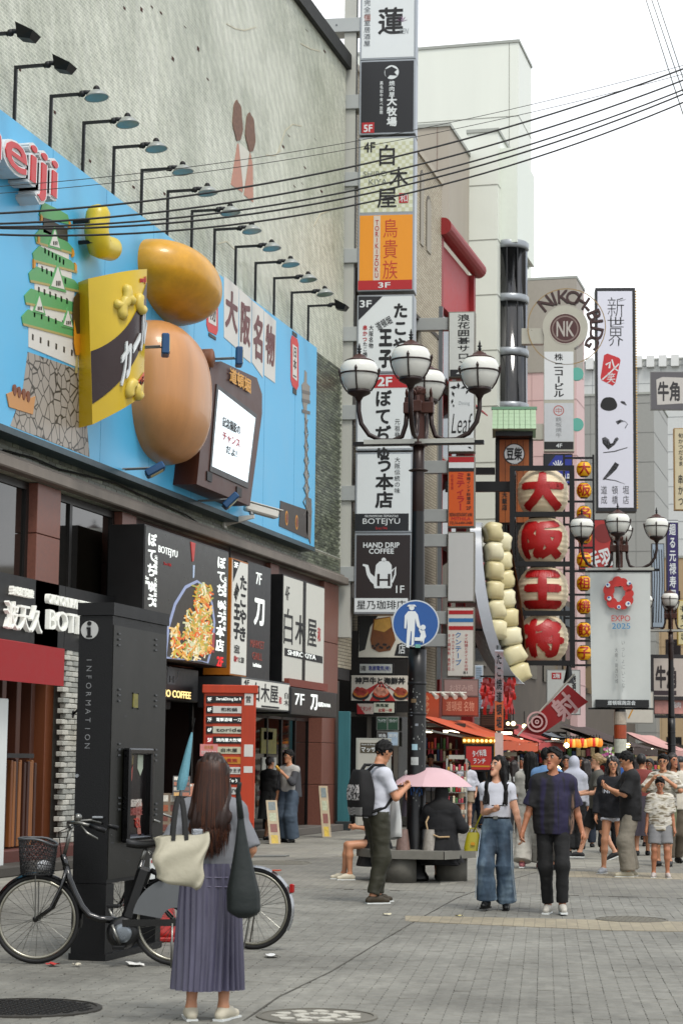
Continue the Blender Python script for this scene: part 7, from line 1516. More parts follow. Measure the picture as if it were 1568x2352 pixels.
# basket
bx0, bz1 = pl.loc(47, 1925); bx1, bz0 = pl.loc(128, 2008); 
BS = mat('#232426', .5)
def bas(p, v):
    a = 2*math.pi*p; q = 1-.16*v; cx = (bx0+bx1)/2; sx = (bx1-bx0)/2*q; e = .6; c, s = math.cos(a), math.sin(a)
    return (cx+sx*math.copysign(abs(c)**e, c), .16*q*math.copysign(abs(s)**e, s), bz1-(bz1-bz0)*v-(.05*(bas_x(c))*(1-v)))
def bas_x(c): return max(0, c)
mb = MB()
for k in range(34):
    for sgn in (1, -1): mb.tube([bas(k/34+sgn*.16*v/8*1.0, v/8) for v in range(9)], .0028, 4, cap=False)
for v in np.linspace(.08, 1, 7): mb.tube([bas(q/40, v) for q in range(40)], .003, 4, True)
for k in range(-4, 5): mb.tube([((bx0+bx1)/2+(bx1-bx0)*.4*k/4, -.13, bz0), ((bx0+bx1)/2+(bx1-bx0)*.4*k/4, .13, bz0)], .003, 4)
bsk = mb.build('basket', BS, t); MB().tube([bas(q/48, 0) for q in range(48)], .009, 8, True).build('basket_rim', mat('#6e7072', .4, .5), bsk, True)
MB().tube([((bx0+bx1)/2, -.07, bz0), (0, -.055, r)], .005, 6).tube([((bx0+bx1)/2, .07, bz0), (0, .055, r)], .005, 6).build('basket_stay', CHR, t)
tag(MB().ball((pl.world((bx0+bx1)/2+.05, bz0+.06)), .06, 8, 6, .7).build('plastic_scrap', mat('#d2d4d6', .25)), 'crumpled white plastic lying in the front bicycle basket', 'litter')
# saddle
su, sz_ = pl.loc(334, 1945)
def sad(p, q):
    a = 2*math.pi*p; x = -.14+.28*q; w = (.022+.075*max(0, q-.25)**1.2*1.6)*min(1, (1.02-q)*6)**.5*min(1, q*8+.3)**.5
    return (su+x, w*math.cos(a), sz_+.015+.03*math.sin(a)*min(1, (1.02-q)*6)+.02*(q-.4)**2*4)
MB().grid(sad, 20, 18, True).build('saddle', mat('#1a1a1b', .35), t, True)
for s in (-.05, .05): tubepx(t, 'saddle_spring', CHR, pl, ((336, 1950, s*.3), (348, 1962, s)), .006)
u, z = pl.loc(372, 2035)
gd = [(wb+.315*math.cos(R_(a)), r+.315*math.sin(R_(a))) for a in range(62, 172, 6)]+[(wb+.1*math.cos(R_(a)), r+.1*math.sin(R_(a))) for a in range(168, 64, -12)]
MB().prism(gd, -.062, -.058).build('skirt_guard', mat('#6f7274', .35, spec=.5), t)
tubepx(t, 'kickstand', CHR, pl, ((400, 2118, -.1), (398, 2222, -.12)), .008); MB().tube([(wb+.0, -.05, r+.33), (wb-.05, -.05, r+.45), (wb+.25, -.05, r+.45)], .007, 6).build('rear_carrier', BK, t)
tubepx(t, 'lock', BLK, pl, ((350, 1998, -.07), (372, 2008, -.09), (376, 2020, -.07)), .02)
t, pl, wb = bicycle('second bicycle with silver mudguard and rack behind the woman', (278, 2171), (580, 2181), False); r = .325; SV = mat('#b4b6b8', .25, .7)
wheel(t, 0, r, r, True, SV, (-10, 150)); wheel(t, wb, r, r, True, SV, (-30, 190))
FR = mat('#2b2f33', .3, coat=.3)
MB().tube([(.2, 0, .86), (.24, 0, .6), (.34, 0, .38), (.5, 0, .3), (.62, 0, .3)], .022, 12).build('frame_tube', FR, t, True); MB().tube([(.62, 0, .28), (.72, 0, .78)], .018, 10).build('seat_tube', FR, t, True); MB().tube([(.17, 0, .95), (.2, 0, .8)], .02, 10).build('head_tube', FR, t, True)
for s in (-.05, .05):
    MB().tube([(.2, s*.6, .8), (.12, s, .6), (0, s, r)], .012, 8).build('fork_blade', FR, t, True); MB().tube([(.62, s*.5, .29), (wb, s, r)], .011, 8).build('chain_stay', FR, t, True); MB().tube([(.69, s*.4, .68), (wb, s, r)], .008, 8).build('seat_stay', FR, t, True)
    MB().tube([(wb, s, r), (wb-.06, s, r+.4)], .006, 6).build('rack_stay', CHR, t); MB().tube([(wb-.3, s, r+.4), (wb+.28, s, r+.42)], .007, 6).build('rack_rail', CHR, t)
    MB().tube([(.16, 0, .97), (.16, s*3, 1.02), (.25, s*5.4, 1.05), (.4, s*5.6, 1.0)], .011, 8).build('handlebar', CHR, t, True)
for q in range(5): MB().tube([(wb-.25+q*.12, -.05, r+.4+q*.004), (wb-.25+q*.12, .05, r+.4+q*.004)], .005, 5).build('rack_bar', CHR, t)
su, sz_ = .72, .86; MB().grid(sad, 20, 18, True).build('saddle', mat('#1a1a1b', .35), t, True); MB().tube([(.71, 0, .74), (.72, 0, .86)], .013, 8).build('seat_post', CHR, t)
MB().box(wb+.3, wb+.335, -.025, .025, r+.13, r+.2, .006).build('reflector', mat('#a8221c', .2), t); MB().box(wb+.16, wb+.22, -.03, .03, r+.3, r+.309).build('sticker', mat('#c2562c', .4), t)
for s in (-.07, .07): MB().tube([(wb, s, r), (wb-.05, s*1.2, .01)], .007, 6).build('kickstand', CHR, t)
MB().lathe([(.09, -.03), (.09, .03)], 18, (.62, 0, .29), 'y').build('chain_wheel', CHR, t); MB().box(wb-.02, wb+.06, -.09, -.06, r-.05, r+.03, .01).build('hub_brake', GREYM, t)
p = G(372, 2160); t = thing('traffic_cone', 'red cone with square base half hidden behind the front bicycle', 'cone', (p.x, p.y, 0), R_(20)); RC = mat('#b02a22', .5); MB().box(-.2, .2, -.2, .2, 0, .04, .01).build('base', RC, t); MB().lathe([(.15, .04), (.13, .08), (.03, .68), (.02, .7)], 22).build('cone', RC, t, True)
# ================================================================ people: bodies and clothes grown as smooth implicit surfaces
def smin(a, b, k):
    h = np.maximum(k-np.abs(a-b), 0)/k; return np.minimum(a, b)-h*h*k*.25
def surface(groups, h, fn=None, k=.03):
    """groups: [(prims, cuts)], prim = (a, b, ra, rb, (sx, sy, sz), blend); cuts = [(point, normal)] keep the side the normal points to"""
    P = [p for g in groups for p in g[0]]
    lo = np.min([np.minimum(np.subtract(p[0], np.multiply(p[2], p[4])), np.subtract(p[1], np.multiply(p[3], p[4]))) for p in P], 0)-.05
    hi = np.max([np.maximum(np.add(p[0], np.multiply(p[2], p[4])), np.add(p[1], np.multiply(p[3], p[4]))) for p in P], 0)+.05
    n = np.ceil((hi-lo)/h).astype(int)+1; ax = [lo[i]+h*np.arange(n[i]) for i in range(3)]
    D = None
    for gg in groups:
        prims, cuts = gg[:2]; d = np.full(n, .3); subs = gg[2] if len(gg) > 2 else []
        for qi, (a, b, ra, rb, sc, kk) in enumerate(list(prims)+subs):
            a = np.array(a, float); b = np.array(b, float); sc = np.array(sc, float); m = max(ra, rb)*sc.max()+kk+3*h
            i0 = np.maximum(((np.minimum(a, b)-m-lo)/h).astype(int), 0); i1 = np.minimum(((np.maximum(a, b)+m-lo)/h).astype(int)+2, n)
            X = [(ax[i][i0[i]:i1[i]]-a[i])/sc[i] for i in range(3)]; ba = (b-a)/sc; l2 = max((ba*ba).sum(), 1e-9)
            x, y, z = X[0][:, None, None], X[1][None, :, None], X[2][None, None, :]
            t = np.clip((x*ba[0]+y*ba[1]+z*ba[2])/l2, 0, 1)
            q = (np.sqrt((x-ba[0]*t)**2+(y-ba[1]*t)**2+(z-ba[2]*t)**2)-(ra+(rb-ra)*t))*sc.min()
            s = np.s_[i0[0]:i1[0], i0[1]:i1[1], i0[2]:i1[2]]; d[s] = smin(d[s], q, kk) if qi < len(prims) else np.maximum(d[s], -q)
        for p, nn in cuts:
            nn = np.array(nn, float)/np.linalg.norm(nn)
            d = np.maximum(d, -((ax[0]-p[0])[:, None, None]*nn[0]+(ax[1]-p[1])[None, :, None]*nn[1]+(ax[2]-p[2])[None, None, :]*nn[2]))
        D = d if D is None else smin(D, d, k)
    if fn is not None: D = D+fn(ax[0][:, None, None], ax[1][None, :, None], ax[2][None, None, :])
    D[0] = D[-1] = .3; D[:, 0] = D[:, -1] = .3; D[:, :, 0] = D[:, :, -1] = .3
    S = D < 0; nx, ny, nz = n
    cnt = np.zeros(n-1, int); pos = np.zeros((*(n-1), 3))
    sl = [np.s_[:-1], np.s_[1:]]
    for axis in range(3):
        for u in (0, 1):
            for v in (0, 1):
                i = [0, 0, 0]; o = [q for q in range(3) if q != axis]; i[o[0]] = u; i[o[1]] = v; j = list(i); j[axis] = 1
                A = D[sl[i[0]], sl[i[1]], sl[i[2]]]; B = D[sl[j[0]], sl[j[1]], sl[j[2]]]
                c = (A < 0) != (B < 0)
                if not c.any(): continue
                w = np.nonzero(c); f = A[w]/(A[w]-B[w]); cnt[w] += 1
                for q in range(3): pos[w[0], w[1], w[2], q] += (f if q == axis else i[q])
    w = np.nonzero(cnt); idx = np.full(n-1, -1); idx[w] = np.arange(len(w[0]))
    V = np.stack([lo[q]+h*(w[q]+pos[w[0], w[1], w[2], q]/cnt[w]) for q in range(3)], 1)
    F = []
    for axis in range(3):
        a = [np.s_[:]]*3; b = [np.s_[:]]*3; a[axis] = np.s_[:-1]; b[axis] = np.s_[1:]
        s0 = S[tuple(a)]; s1 = S[tuple(b)]; e = np.nonzero(s0 != s1); o = [(axis+1) % 3, (axis+2) % 3]; E = np.stack(e, 1)
        ok = (E[:, o[0]] > 0) & (E[:, o[1]] > 0) & (E[:, o[0]] < n[o[0]]-1) & (E[:, o[1]] < n[o[1]]-1); E = E[ok]
        fl = s0[tuple(E.T)]
        def at(d0, d1):
            q = E.copy(); q[:, o[0]] += d0; q[:, o[1]] += d1; return idx[tuple(q.T)]
        Q = np.stack([at(-1, -1), at(0, -1), at(0, 0), at(-1, 0)], 1); Q[~fl] = Q[~fl][:, ::-1]; F.append(Q)
    F = np.vstack(F)
    return V, F
def vnoise(x, y, z, fx, fz, seed):
    L = np.random.RandomState(int(seed)).rand(40, 40, 60); out = 0; ii = []
    for c, f, o in ((x.ravel(), fx, 20), (y.ravel(), fx, 20), (z.ravel(), fz, 5)):
        q = c*f+o; k = np.floor(q).astype(int); t = q-k; ii.append((np.clip(k, 0, 38), t*t*(3-2*t)))
    for a in (0, 1):
        for b in (0, 1):
            for c in (0, 1):
                w = (ii[0][1] if a else 1-ii[0][1])[:, None, None]*(ii[1][1] if b else 1-ii[1][1])[None, :, None]*(ii[2][1] if c else 1-ii[2][1])[None, None, :]
                out = out+w*L[np.ix_(ii[0][0]+a, ii[1][0]+b, ii[2][0]+c)]
    return out
def ridge(x, y, z, fx, fz, seed): return 1-np.abs(2*vnoise(x, y, z, fx, fz, seed)-1)
def np_mesh(V, F, m):
    me = bpy.data.meshes.new('body'); me.vertices.add(len(V)); me.vertices.foreach_set('co', V.astype(np.float32).ravel())
    me.loops.add(F.size); me.loops.foreach_set('vertex_index', F.astype(np.int32).ravel()); me.polygons.add(len(F)); me.polygons.foreach_set('loop_start', np.arange(0, F.size, F.shape[1], dtype=np.int32))
    me.polygons.foreach_set('use_smooth', np.ones(len(F), bool)); me.update(); me.validate(); me.materials.append(m); return me
one3 = (1, 1, 1)
def cap(a, b, ra, rb=None, sc=one3, k=.03): return (tuple(a), tuple(b), ra, ra if rb is None else rb, sc, k)
def ik(a, c, l1, l2, pole):
    a, c, pole = Vector(a), Vector(c), Vector(pole); d = c-a; L = min(d.length, (l1+l2)*.999); d.normalize(); c = a+d*L
    x = (l1*l1-l2*l2+L*L)/(2*L); hgt = math.sqrt(max(l1*l1-x*x, 0)); pv = pole-d*pole.dot(d); pv.normalize(); return a+d*x+pv*hgt, c
def hand(w, d, palm, curl, k=1.0, spread=1.0):
    """palm and five bent fingers; d = direction of the hand, palm = palm normal"""
    w, d, palm = Vector(w), Vector(d).normalized(), Vector(palm); palm = (palm-d*palm.dot(d)).normalized(); s = d.cross(palm); P = []
    P.append(cap(w, w+d*.07*k, .024*k, .03*k, k=.015)); 
    for i, ln in enumerate((.07, .078, .073, .058)):
        o = (i-1.5)*.019*k*spread; p = w+d*.078*k+s*o; P.append(cap(w+d*.03*k+s*o*.8, p, .014*k, .0105*k, k=.008)); a = curl*.5
        for q in range(3):
            dd = d*math.cos(a)+palm*math.sin(a); e = p+dd*ln*k*(.45, .31, .24)[q]; P.append(cap(p, e, .0095*k, .0082*k, k=.004)); p = e; a += curl*.6
    p = w+d*.025*k-s*.026*k; e = p+(d*.75-s*.55+palm*.35).normalized()*.04*k; P.append(cap(w+d*.012*k, p, .017*k, .013*k, k=.012)); P.append(cap(p, e, .012*k, .01*k, k=.006)); P.append(cap(e, e+(d*.9-s*.1+palm*.4).normalized()*.03*k, .01*k, .008*k, k=.004))
    return P
SKIN = {'a': mat('#c39577', .5, var=.06, scale=14), 'b': mat('#b58468', .5, var=.06, scale=14), 'c': mat('#cfa58c', .5, var=.06, scale=14), 'd': mat('#9a6a4e', .5, var=.06, scale=14)}
HAIRB = mat('#16120f', .62, var=.5, scale=60, spec=.25, bump=.6, bscale=120); EYEW = mat('#d8d4cc', .3); EYEB = mat('#17100d', .2); LIPM = mat('#a85a50', .45); BROW = mat('#221812', .6)
def person(label, px, py, H, rz, hair='short', hairm=None, skin='a', top=None, bottom=None, shoes=None, la=None, ra=None, ll=None, rl=None, head=(0, 0), lean=0, vox=.0155, wide=1.0, group=None, sit=False, depth=None, handcurl=(.5, .5), z0=0.0, palm=((1, 0, 0), (-1, 0, 0)), neck=True, glasses=False):
    p = G(px, py) if depth is None else AT(px, py, depth); s = H/1.7*.942
    t = thing('person', label, 'person', (p.x, p.y, z0 if depth is None else 0), rz, group); t.scale = (s, s, s)
    hips = .9 if not sit else .52
    pel = Vector((0, 0, hips+.03)); R = Matrix.Rotation(lean, 3, 'X')           # forward lean turns towards -y
    B = lambda x, y, z: pel+R @ Vector((x, y, z-.93))
    sh = {q: B(q*.155*wide, .0, 1.372) for q in (-1, 1)}; J = {}
    arms = {-1: la or (-.24, -.04, .86), 1: ra or (.24, -.04, .86)}; legs = {-1: ll or (-.09, 0, .08), 1: rl or (.09, 0, .08)}
    sk = SKIN[skin]; body = []; arm = {}; leg = {}
    body += [cap(B(0, .0, .96), B(0, 0, .97), .12, .12, (1.18*wide, .82, 1), .05), cap(B(0, 0, 1.0), B(0, -.005, 1.2), .108, .118, (1.12*wide, .8, 1), .06), cap(B(0, -.005, 1.18), B(0, .005, 1.33), .122, .105, (1.2*wide, .82, 1), .06), cap(sh[-1], sh[1], .052, .052, one3, .07), cap(B(0, .012, 1.36), B(0, -.01, 1.53), .055, .048, one3, .04)]
    trap = [(B(0, .012, 1.435), sh[q]) for q in (-1, 1)]; body += [cap(a, b, .04, .042, one3, .05) for a, b in trap]
    for q in (-1, 1):
        e, w = ik(sh[q], arms[q], .275, .245, (q*.5, .8, -.3)); arm[q] = (sh[q], e, w)
        body += [cap(sh[q], e, .05, .038, k=.04), cap(e, e+(w-e)*.35, .037, .036, k=.02), cap(e+(w-e)*.35, w, .036, .025, k=.02)]
        body += hand(w, (w-e), palm[0 if q < 0 else 1], handcurl[0 if q < 0 else 1])
        hp = pel+Vector((q*.085*wide, 0, -.03)); tgt = legs[q]; kn, an = ik(hp, tgt[:3], .42, .415, (q*.08, -1, .12)); leg[q] = (hp, kn, an); yaw = tgt[3] if len(tgt) > 3 else q*.12
        pit = tgt[4] if len(tgt) > 4 else 0; fd = Vector((math.sin(yaw)*math.cos(pit), -math.cos(yaw)*math.cos(pit), math.sin(pit)))
        body += [cap(hp, kn, .08*wide, .052, k=.05), cap(kn, kn+(an-kn)*.35, .05, .052, (1, 1.08, 1), .03), cap(kn+(an-kn)*.35, an, .05, .032, k=.03), cap(an, an+fd*.1+Vector((0, 0, -.035)), .034, .026, k=.03)]
        leg[q] += (fd,)
    hc = B(0, -.012, 1.528); Rh = Matrix.Rotation(head[0], 3, 'Z') @ Matrix.Rotation(head[1]+lean*.4, 3, 'X'); Hd = lambda x, y, z: hc+Rh @ Vector((x, y, z))
    body += [cap(Hd(0, .012, .115), Hd(0, .004, .12), .082, .082, (.9, 1.12, 1.14), .02), cap(Hd(0, -.045, .03), Hd(0, -.02, .09), .042, .062, (1, 1, 1), .03), cap(Hd(0, -.098, .075), Hd(0, -.088, .105), .012, .007, one3, .012), cap(Hd(0, -.078, -.012), Hd(0, -.06, .02), .02, .03, (1.2, 1, 1), .02)]
    for q in (-1, 1): body.append(cap(Hd(q*.076, .012, .075), Hd(q*.08, .018, .105), .012, .016, (.5, 1, 1), .006))
    V, F = surface([(body, [])], vox); link('body', np_mesh(V, F, sk), t)
    # face
    for q in (-1, 1):
        mb = MB().ball(Hd(q*.031, -.0835, .108), .0125, 8, 6, .6); mb.build('eye', EYEW, t, True); MB().ball(Hd(q*.031, -.0905, .108), .0078, 8, 6, .85).build('iris', EYEB, t, True)
        MB().tube([Hd(q*.014, -.0925, .124), Hd(q*.032, -.09, .13), Hd(q*.05, -.078, .125)], [.0042, .0055, .003], 5).build('eyebrow', BROW, t)
        MB().tube([Hd(q*.019, -.0895, .112), Hd(q*.032, -.0905, .1155), Hd(q*.045, -.081, .111)], [.002, .004, .003], 5).build('eyelash', EYEB, t)
    MB().tube([Hd(-.022, -.084, .042), Hd(-.008, -.0925, .045), Hd(.008, -.0925, .045), Hd(.022, -.084, .042)], [.003, .0085, .0085, .003], 6).build('mouth', LIPM, t, True)
    if glasses:
        for q in (-1, 1): MB().tube([Hd(q*.034+.024*math.cos(a), -.1, .105+.019*math.sin(a)) for a in [2*math.pi*i/12 for i in range(12)]], .002, 4, True).tube([Hd(q*.058, -.1, .11), Hd(q*.08, .01, .11)], .002, 4).build('spectacles', BLK, t)
    # hair
    hm = hairm or HAIRB; rr = random.Random(hash(label) % 1000 if False else len(label))
    skull = [cap(Hd(0, .02, .13), Hd(0, .018, .135), .09, .09, (.96, 1.13, 1.1), .02)]
    n_ = Rh @ Vector((0, .75, .66)); p0 = Hd(0, -.088, .168); hz = 7*(hair != 'short')
    fn = lambda x, y, z: .006*np.sin(75*(x-hc.x)+38*(y-hc.y)+6*np.sin(33*z))*np.sin(31*z+50*(y-hc.y))+.003*np.sin(150*(x-hc.x)+90*(y-hc.y))
    if hair in ('long', 'bob'): fn = lambda x, y, z: .0045*np.sin(90*(x-hc.x)+60*(y-hc.y)+4*z)+.003*np.sin(190*(x-hc.x)-80*(y-hc.y)+9*z)
    if hair in ('short', 'bun', 'long', 'bob'):
        gr = [(skull+([cap(Hd(0, -.06, .2), Hd(.015, -.082, .168), .026, .014, (1.7, 1, 1), .03)] if hair == 'short' and head[1] < .3 else []), [(p0, n_)])]
        if hair == 'bun': gr.append(([cap(Hd(0, .13, .12), Hd(0, .14, .11), .04)], []))
        if hair in ('long', 'bob'):
            zl_ = .0 if hair == 'bob' else -.27; pr = []
            for q in (-1, 1): pr += [cap(Hd(q*.068, .01, .15), Hd(q*.078, .02, .02), .032, .03, (1, 1.3, 1), .03), cap(Hd(q*.078, .02, .02), B(q*.085, .05, 1.44+zl_), .03, .03 if hair == 'bob' else .026, (1.2, 1.3, 1), .03)]
            if hair == 'long':
                for q in (-1, 1): pr += [cap(Hd(q*.072, -.01, .06), B(q*.105, -.05, 1.39), .024, .026, (1.2, 1.2, 1), .03), cap(B(q*.105, -.05, 1.39), B(q*.11, -.115, 1.2), .026, .014, (2.0, .7, 1), .03)]
            pr += [cap(Hd(0, .085, .12), B(0, .1, 1.42+zl_), .06, .055, (1.35, .8, 1), .04)]; gr.append((pr, []))
        V, F = surface(gr, max(.008, vox*.75), fn, .02); link('hair', np_mesh(V, F, hm), t)
    elif hair in ('hijab', 'cap'):
        if hair == 'hijab': gr = [([cap(Hd(0, .012, .12), Hd(0, .01, .11), .105, .105, (.93, 1.1, 1.12), .03), cap(Hd(0, .0, .03), B(0, 0, 1.42), .09, .11, one3, .05), cap(B(-.1, .01, 1.4), B(.1, .01, 1.4), .1, .1, (1.1, .9, 1), .06), cap(B(0, .05, 1.4), B(0, .09, 1.18), .13, .08, (1.3, .6, 1), .05)], [])]
        else: gr = [([cap(Hd(0, .015, .15), Hd(0, .015, .155), .096, .096, (.95, 1.12, .9), .02)], [(Hd(0, 0, .135), Rh @ Vector((0, .1, 1)))]), ([cap(Hd(-.05, -.13, .14), Hd(.05, -.13, .14), .03, .03, (1, 1, .25), .02)], [])]
        V, F = surface(gr, max(.009, vox*.8), None, .02); link('headscarf' if hair == 'hijab' else 'cap', np_mesh(V, F, hm), t)
    # clothes
    wr = lambda A, ph: (lambda x, y, z: A*(1.1-2.6*ridge(x, y, z, 7, 13, ph)-1.5*ridge(x, y, z, 15, 21, ph+1)))
    if top:
        m, hem, sl, e = top[:4]; tr = [cap(a, b, r0+e, r1+e, sc, k) for a, b, r0, r1, sc, k in body[:4]]; tr.append(cap(B(0, .012, 1.36), B(0, .008, 1.4), .066+e*.5, .055+e*.5, (1.15, 1, 1), .05))
        tr += [cap(a, b, .042+.4*e, .046+.6*e, one3, .05) for a, b in trap]; fl = top[4] if len(top) > 4 else 0
        tr.append(cap(B(0, 0, hem-.06), B(0, 0, 1.1), .112+e+fl, .112+e, (1.18*wide, .85, 1), .05))
        gr = [(tr, [(B(0, 0, hem), R @ Vector((0, 0, 1)))], [cap(B(0, -.015, 1.47), B(0, -.03, 1.5), .064+.25*e, .085)])]
        for q in (-1, 1):
            a, el, w = arm[q]; g = []
            if sl <= 1: g.append(cap(a, a+(el-a)*sl, .05+e*.6, .043+e*1.15, k=.04)); c = (a+(el-a)*sl, a-el)
            else: g += [cap(a, el, .05+e*.6, .042+e*.8, k=.04), cap(el, el+(w-el)*(sl-1), .042+e*.8, .034+e*.7, k=.03)]; c = (el+(w-el)*(sl-1), el-w)
            gr.append((g, [c]))
        V, F = surface(gr, vox, wr(.0016+.05*e, len(label)), .03); link('top', np_mesh(V, F, m), t)
    if bottom and bottom[0] in ('pants', 'shorts'):
        _, m, rt, rk, rc, ln = bottom[:6]; wz = bottom[6] if len(bottom) > 6 else 1.02
        gr = [([cap(B(0, 0, .95), B(0, 0, .97), .132, .132, (1.18*wide, .86, 1), .05), cap(B(0, 0, 1.0), B(0, 0, 1.04), .122, .118, (1.14*wide, .84, 1), .04)], [(B(0, 0, wz), (0, 0, -1))])]
        for q in (-1, 1):
            hp, kn, an, fd = leg[q]; g = []
            if ln <= 1: e_ = hp+(kn-hp)*ln; g.append(cap(hp, e_, rt, rk, k=.05)); c = (e_, hp-kn)
            else: e_ = kn+(an-kn)*(ln-1); g += [cap(hp, kn, rt, rk, k=.05), cap(kn, e_, rk, rc, k=.05)]; c = (e_, kn-an)
            gr.append((g, [c]))
        V, F = surface(gr, vox, wr(.0028 if rc < .06 else .0042, 2+len(label)), .035); link('trousers' if ln > 1 else 'shorts', np_mesh(V, F, m), t)
    if bottom and bottom[0] == 'skirt':
        _, m, r0, r1, zh, pl_ = bottom; zw = B(0, 0, 1.03).z
        def sk_(u, v):
            a = 2*math.pi*u; f_ = v**.8; w_ = math.sin(pl_*a+1.6*math.sin(3*v+2*a)+1.5*math.sin(5*a)); r = r0+(r1-r0)*f_+(.003+.013*v)*math.copysign(abs(w_)**.7, w_)*(1+.5*math.sin(3*a+1))+.008*v*math.sin(4*a+2); return (r*1.12*math.cos(a), r*.88*math.sin(a)+.03*v*math.sin(2*a), zw+(zh-zw)*v)
        MB().grid(sk_, pl_*8, 30, True).build('skirt', m, t, True)
    for q in (-1, 1):
        hp, kn, an, fd = leg[q]; m = shoes or BLK; dn = Vector((0, 0, -1)); up = an+dn*.02
        pit = math.asin(max(-1, min(1, fd.z))); bk = an-fd*.045+dn*.045; tip = an+fd*.165+dn*.05
        V, F = surface([([cap(bk, tip, .036, .032, (1.0, 1, .95), .02), cap(up, an+fd*.09+dn*.03, .045, .036, one3, .03)], [(Vector(bk)+dn*.034, -dn if abs(pit) < .05 else (Vector((0, 0, 1))-fd*fd.z).normalized())])], max(.007, vox*.7)); link('shoe', np_mesh(V, F, m), t)
        if shoes is not None:
            a_ = bk+dn*.032; b_ = tip+dn*.026; MB().obox(a_-fd*.03, b_+fd*.03, .075, .018).build('sole', WHT if shoes is not BLK else BLK, t)
    t['rig'] = 0; del t['rig']
    J.update(arm=arm, leg=leg, Hd=Hd, B=B, s=s, t=t); return J
def held(J, v): return J['t'].matrix_basis @ Vector(v)
def streak_mat(cols, sx=6, sz=.6, sharp=.05):
    m = bpy.data.materials.new('printed_cloth'); m.use_nodes = True; nt = m.node_tree; b = nt.nodes['Principled BSDF']; L = nt.links; tc = nt.nodes.new('ShaderNodeTexCoord'); mp = nt.nodes.new('ShaderNodeMapping'); mp.inputs['Scale'].default_value = (sx, sx, sz); L.new(tc.outputs['Object'], mp.inputs[0])
    n = nt.nodes.new('ShaderNodeTexNoise'); n.inputs['Scale'].default_value = 1; n.inputs['Detail'].default_value = 5; L.new(mp.outputs[0], n.inputs['Vector']); cr = nt.nodes.new('ShaderNodeValToRGB'); L.new(n.outputs['Fac'], cr.inputs[0])
    for i, (p, c) in enumerate(cols):
        e = cr.color_ramp.elements[i] if i < 2 else cr.color_ramp.elements.new(p); e.position = p; e.color = C(c)
    L.new(cr.outputs[0], b.inputs['Base Color']); b.inputs['Roughness'].default_value = .8; return m
CL = lambda c, v=.1: mat(c, .85, var=v, scale=9, bump=.25, bscale=180)
BKC = CL('#141518'); WTC = CL('#c9cbd2', .05); DEN = streak_mat([(.3, '#2f3d4b'), (.5, '#536677'), (.7, '#8fa0ab')], 5, 2)
CREAM = mat('#c9c3b2', .6, var=.1)
V0 = YAW
# --- woman in front, seen from behind
w = person('woman seen from behind in grey top and long lavender pleated skirt', 478, 2342, 1.58, R_(190), 'none', skin='a', top=(CL('#84868a'), 1.0, .98, .022, .012), bottom=('skirt', mat('#69677a', .3, var=.4, scale=14, streak=True), .17, .203, .2, 26), shoes=CREAM, la=(-.2, -.18, 1.04), ra=(.22, -.14, 1.02), ll=(-.1, 0, .08, -.35), rl=(.11, .03, .08, .3), vox=.009, wide=1.02)
t = w['t']; Hd, B = w['Hd'], w['B']; rh = random.Random(12)
hm = [mat(c, .45, var=.3, scale=30, spec=.3) for c in ('#3a2418', '#50301e', '#6d4529')]
base = [cap(Hd(0, .02, .13), Hd(0, .02, .135), .09, .09, (.97, 1.1, 1.08), .03), cap(Hd(0, .06, .12), B(0, .115, 1.3), .085, .088, (1.15, .55, 1), .05), cap(B(0, .115, 1.3), B(.0, .12, 1.13), .088, .05, (1.15, .42, 1), .05), cap(Hd(.06, -.02, .12), B(.1, .06, 1.35), .05, .05, (1, 1, 1), .04), cap(Hd(-.06, -.02, .12), B(-.1, .06, 1.35), .05, .05, (1, 1, 1), .04)]
V, F = surface([(base, [(Hd(0, -.07, 0), (0, 1, .1))])], .009, lambda x, y, z: .003*np.sin(150*x+20*z)); link('hair', np_mesh(V, F, hm[0]), t)
st = [MB(), MB(), MB()]
for k in range(950):
    a = rh.uniform(-2.0, 2.0)+math.pi/2; rr_ = rh.uniform(.99, 1.03); cx, cy = math.cos(a), math.sin(a); z_end = rh.uniform(1.04, 1.2)+.04*abs(cx); spr = rh.uniform(.8, 1.15); ph = rh.uniform(0, 6)
    q0 = rh.uniform(.1, .9); pts = [Hd(cx*.05*q0, .02+cy*.05*q0, .235), Hd(cx*.1, .02+cy*.115, .16), Hd(cx*.112*rr_, .03+cy*.12, .05), B(cx*.125*rr_, .04+max(.0, cy)*.125*rr_, 1.38), B(cx*.13*spr, .055+max(0, cy)*.115*rr_, 1.25), B(cx*.11*spr+.012*math.sin(ph), .06+max(0, cy)*.115+.008*math.cos(ph), z_end+.07), B(cx*.1*spr+.03*math.sin(ph), .07+max(0, cy)*.11, z_end)]
    sm = []
    for i in range(len(pts)-1):
        for s_ in (0, .5): sm.append(pts[i].lerp(pts[i+1], s_))
    sm.append(pts[-1]); n_ = len(sm); st[0 if k % 5 < 2 else 1 if k % 5 < 4 else 2].tube(sm, [.0046*(1-.85*(i/(n_-1))**3) for i in range(n_)], 4, cap=False)
for q, m in zip(st, hm): q.build('hair_strands', m, t, True)
mb = MB()                                              # gathered yoke of the skirt
for zz in (.88, .94): mb.tube([B(.172*1.12*math.cos(a)*(1.0+.12*(1-zz)), .172*.89*math.sin(a)*(1+.12*(1-zz)), zz) for a in [2*math.pi*i/120 for i in range(120)]], .004, 5, True)
mb.build('skirt_gather', mat('#7d7a8e', .4), t, True)
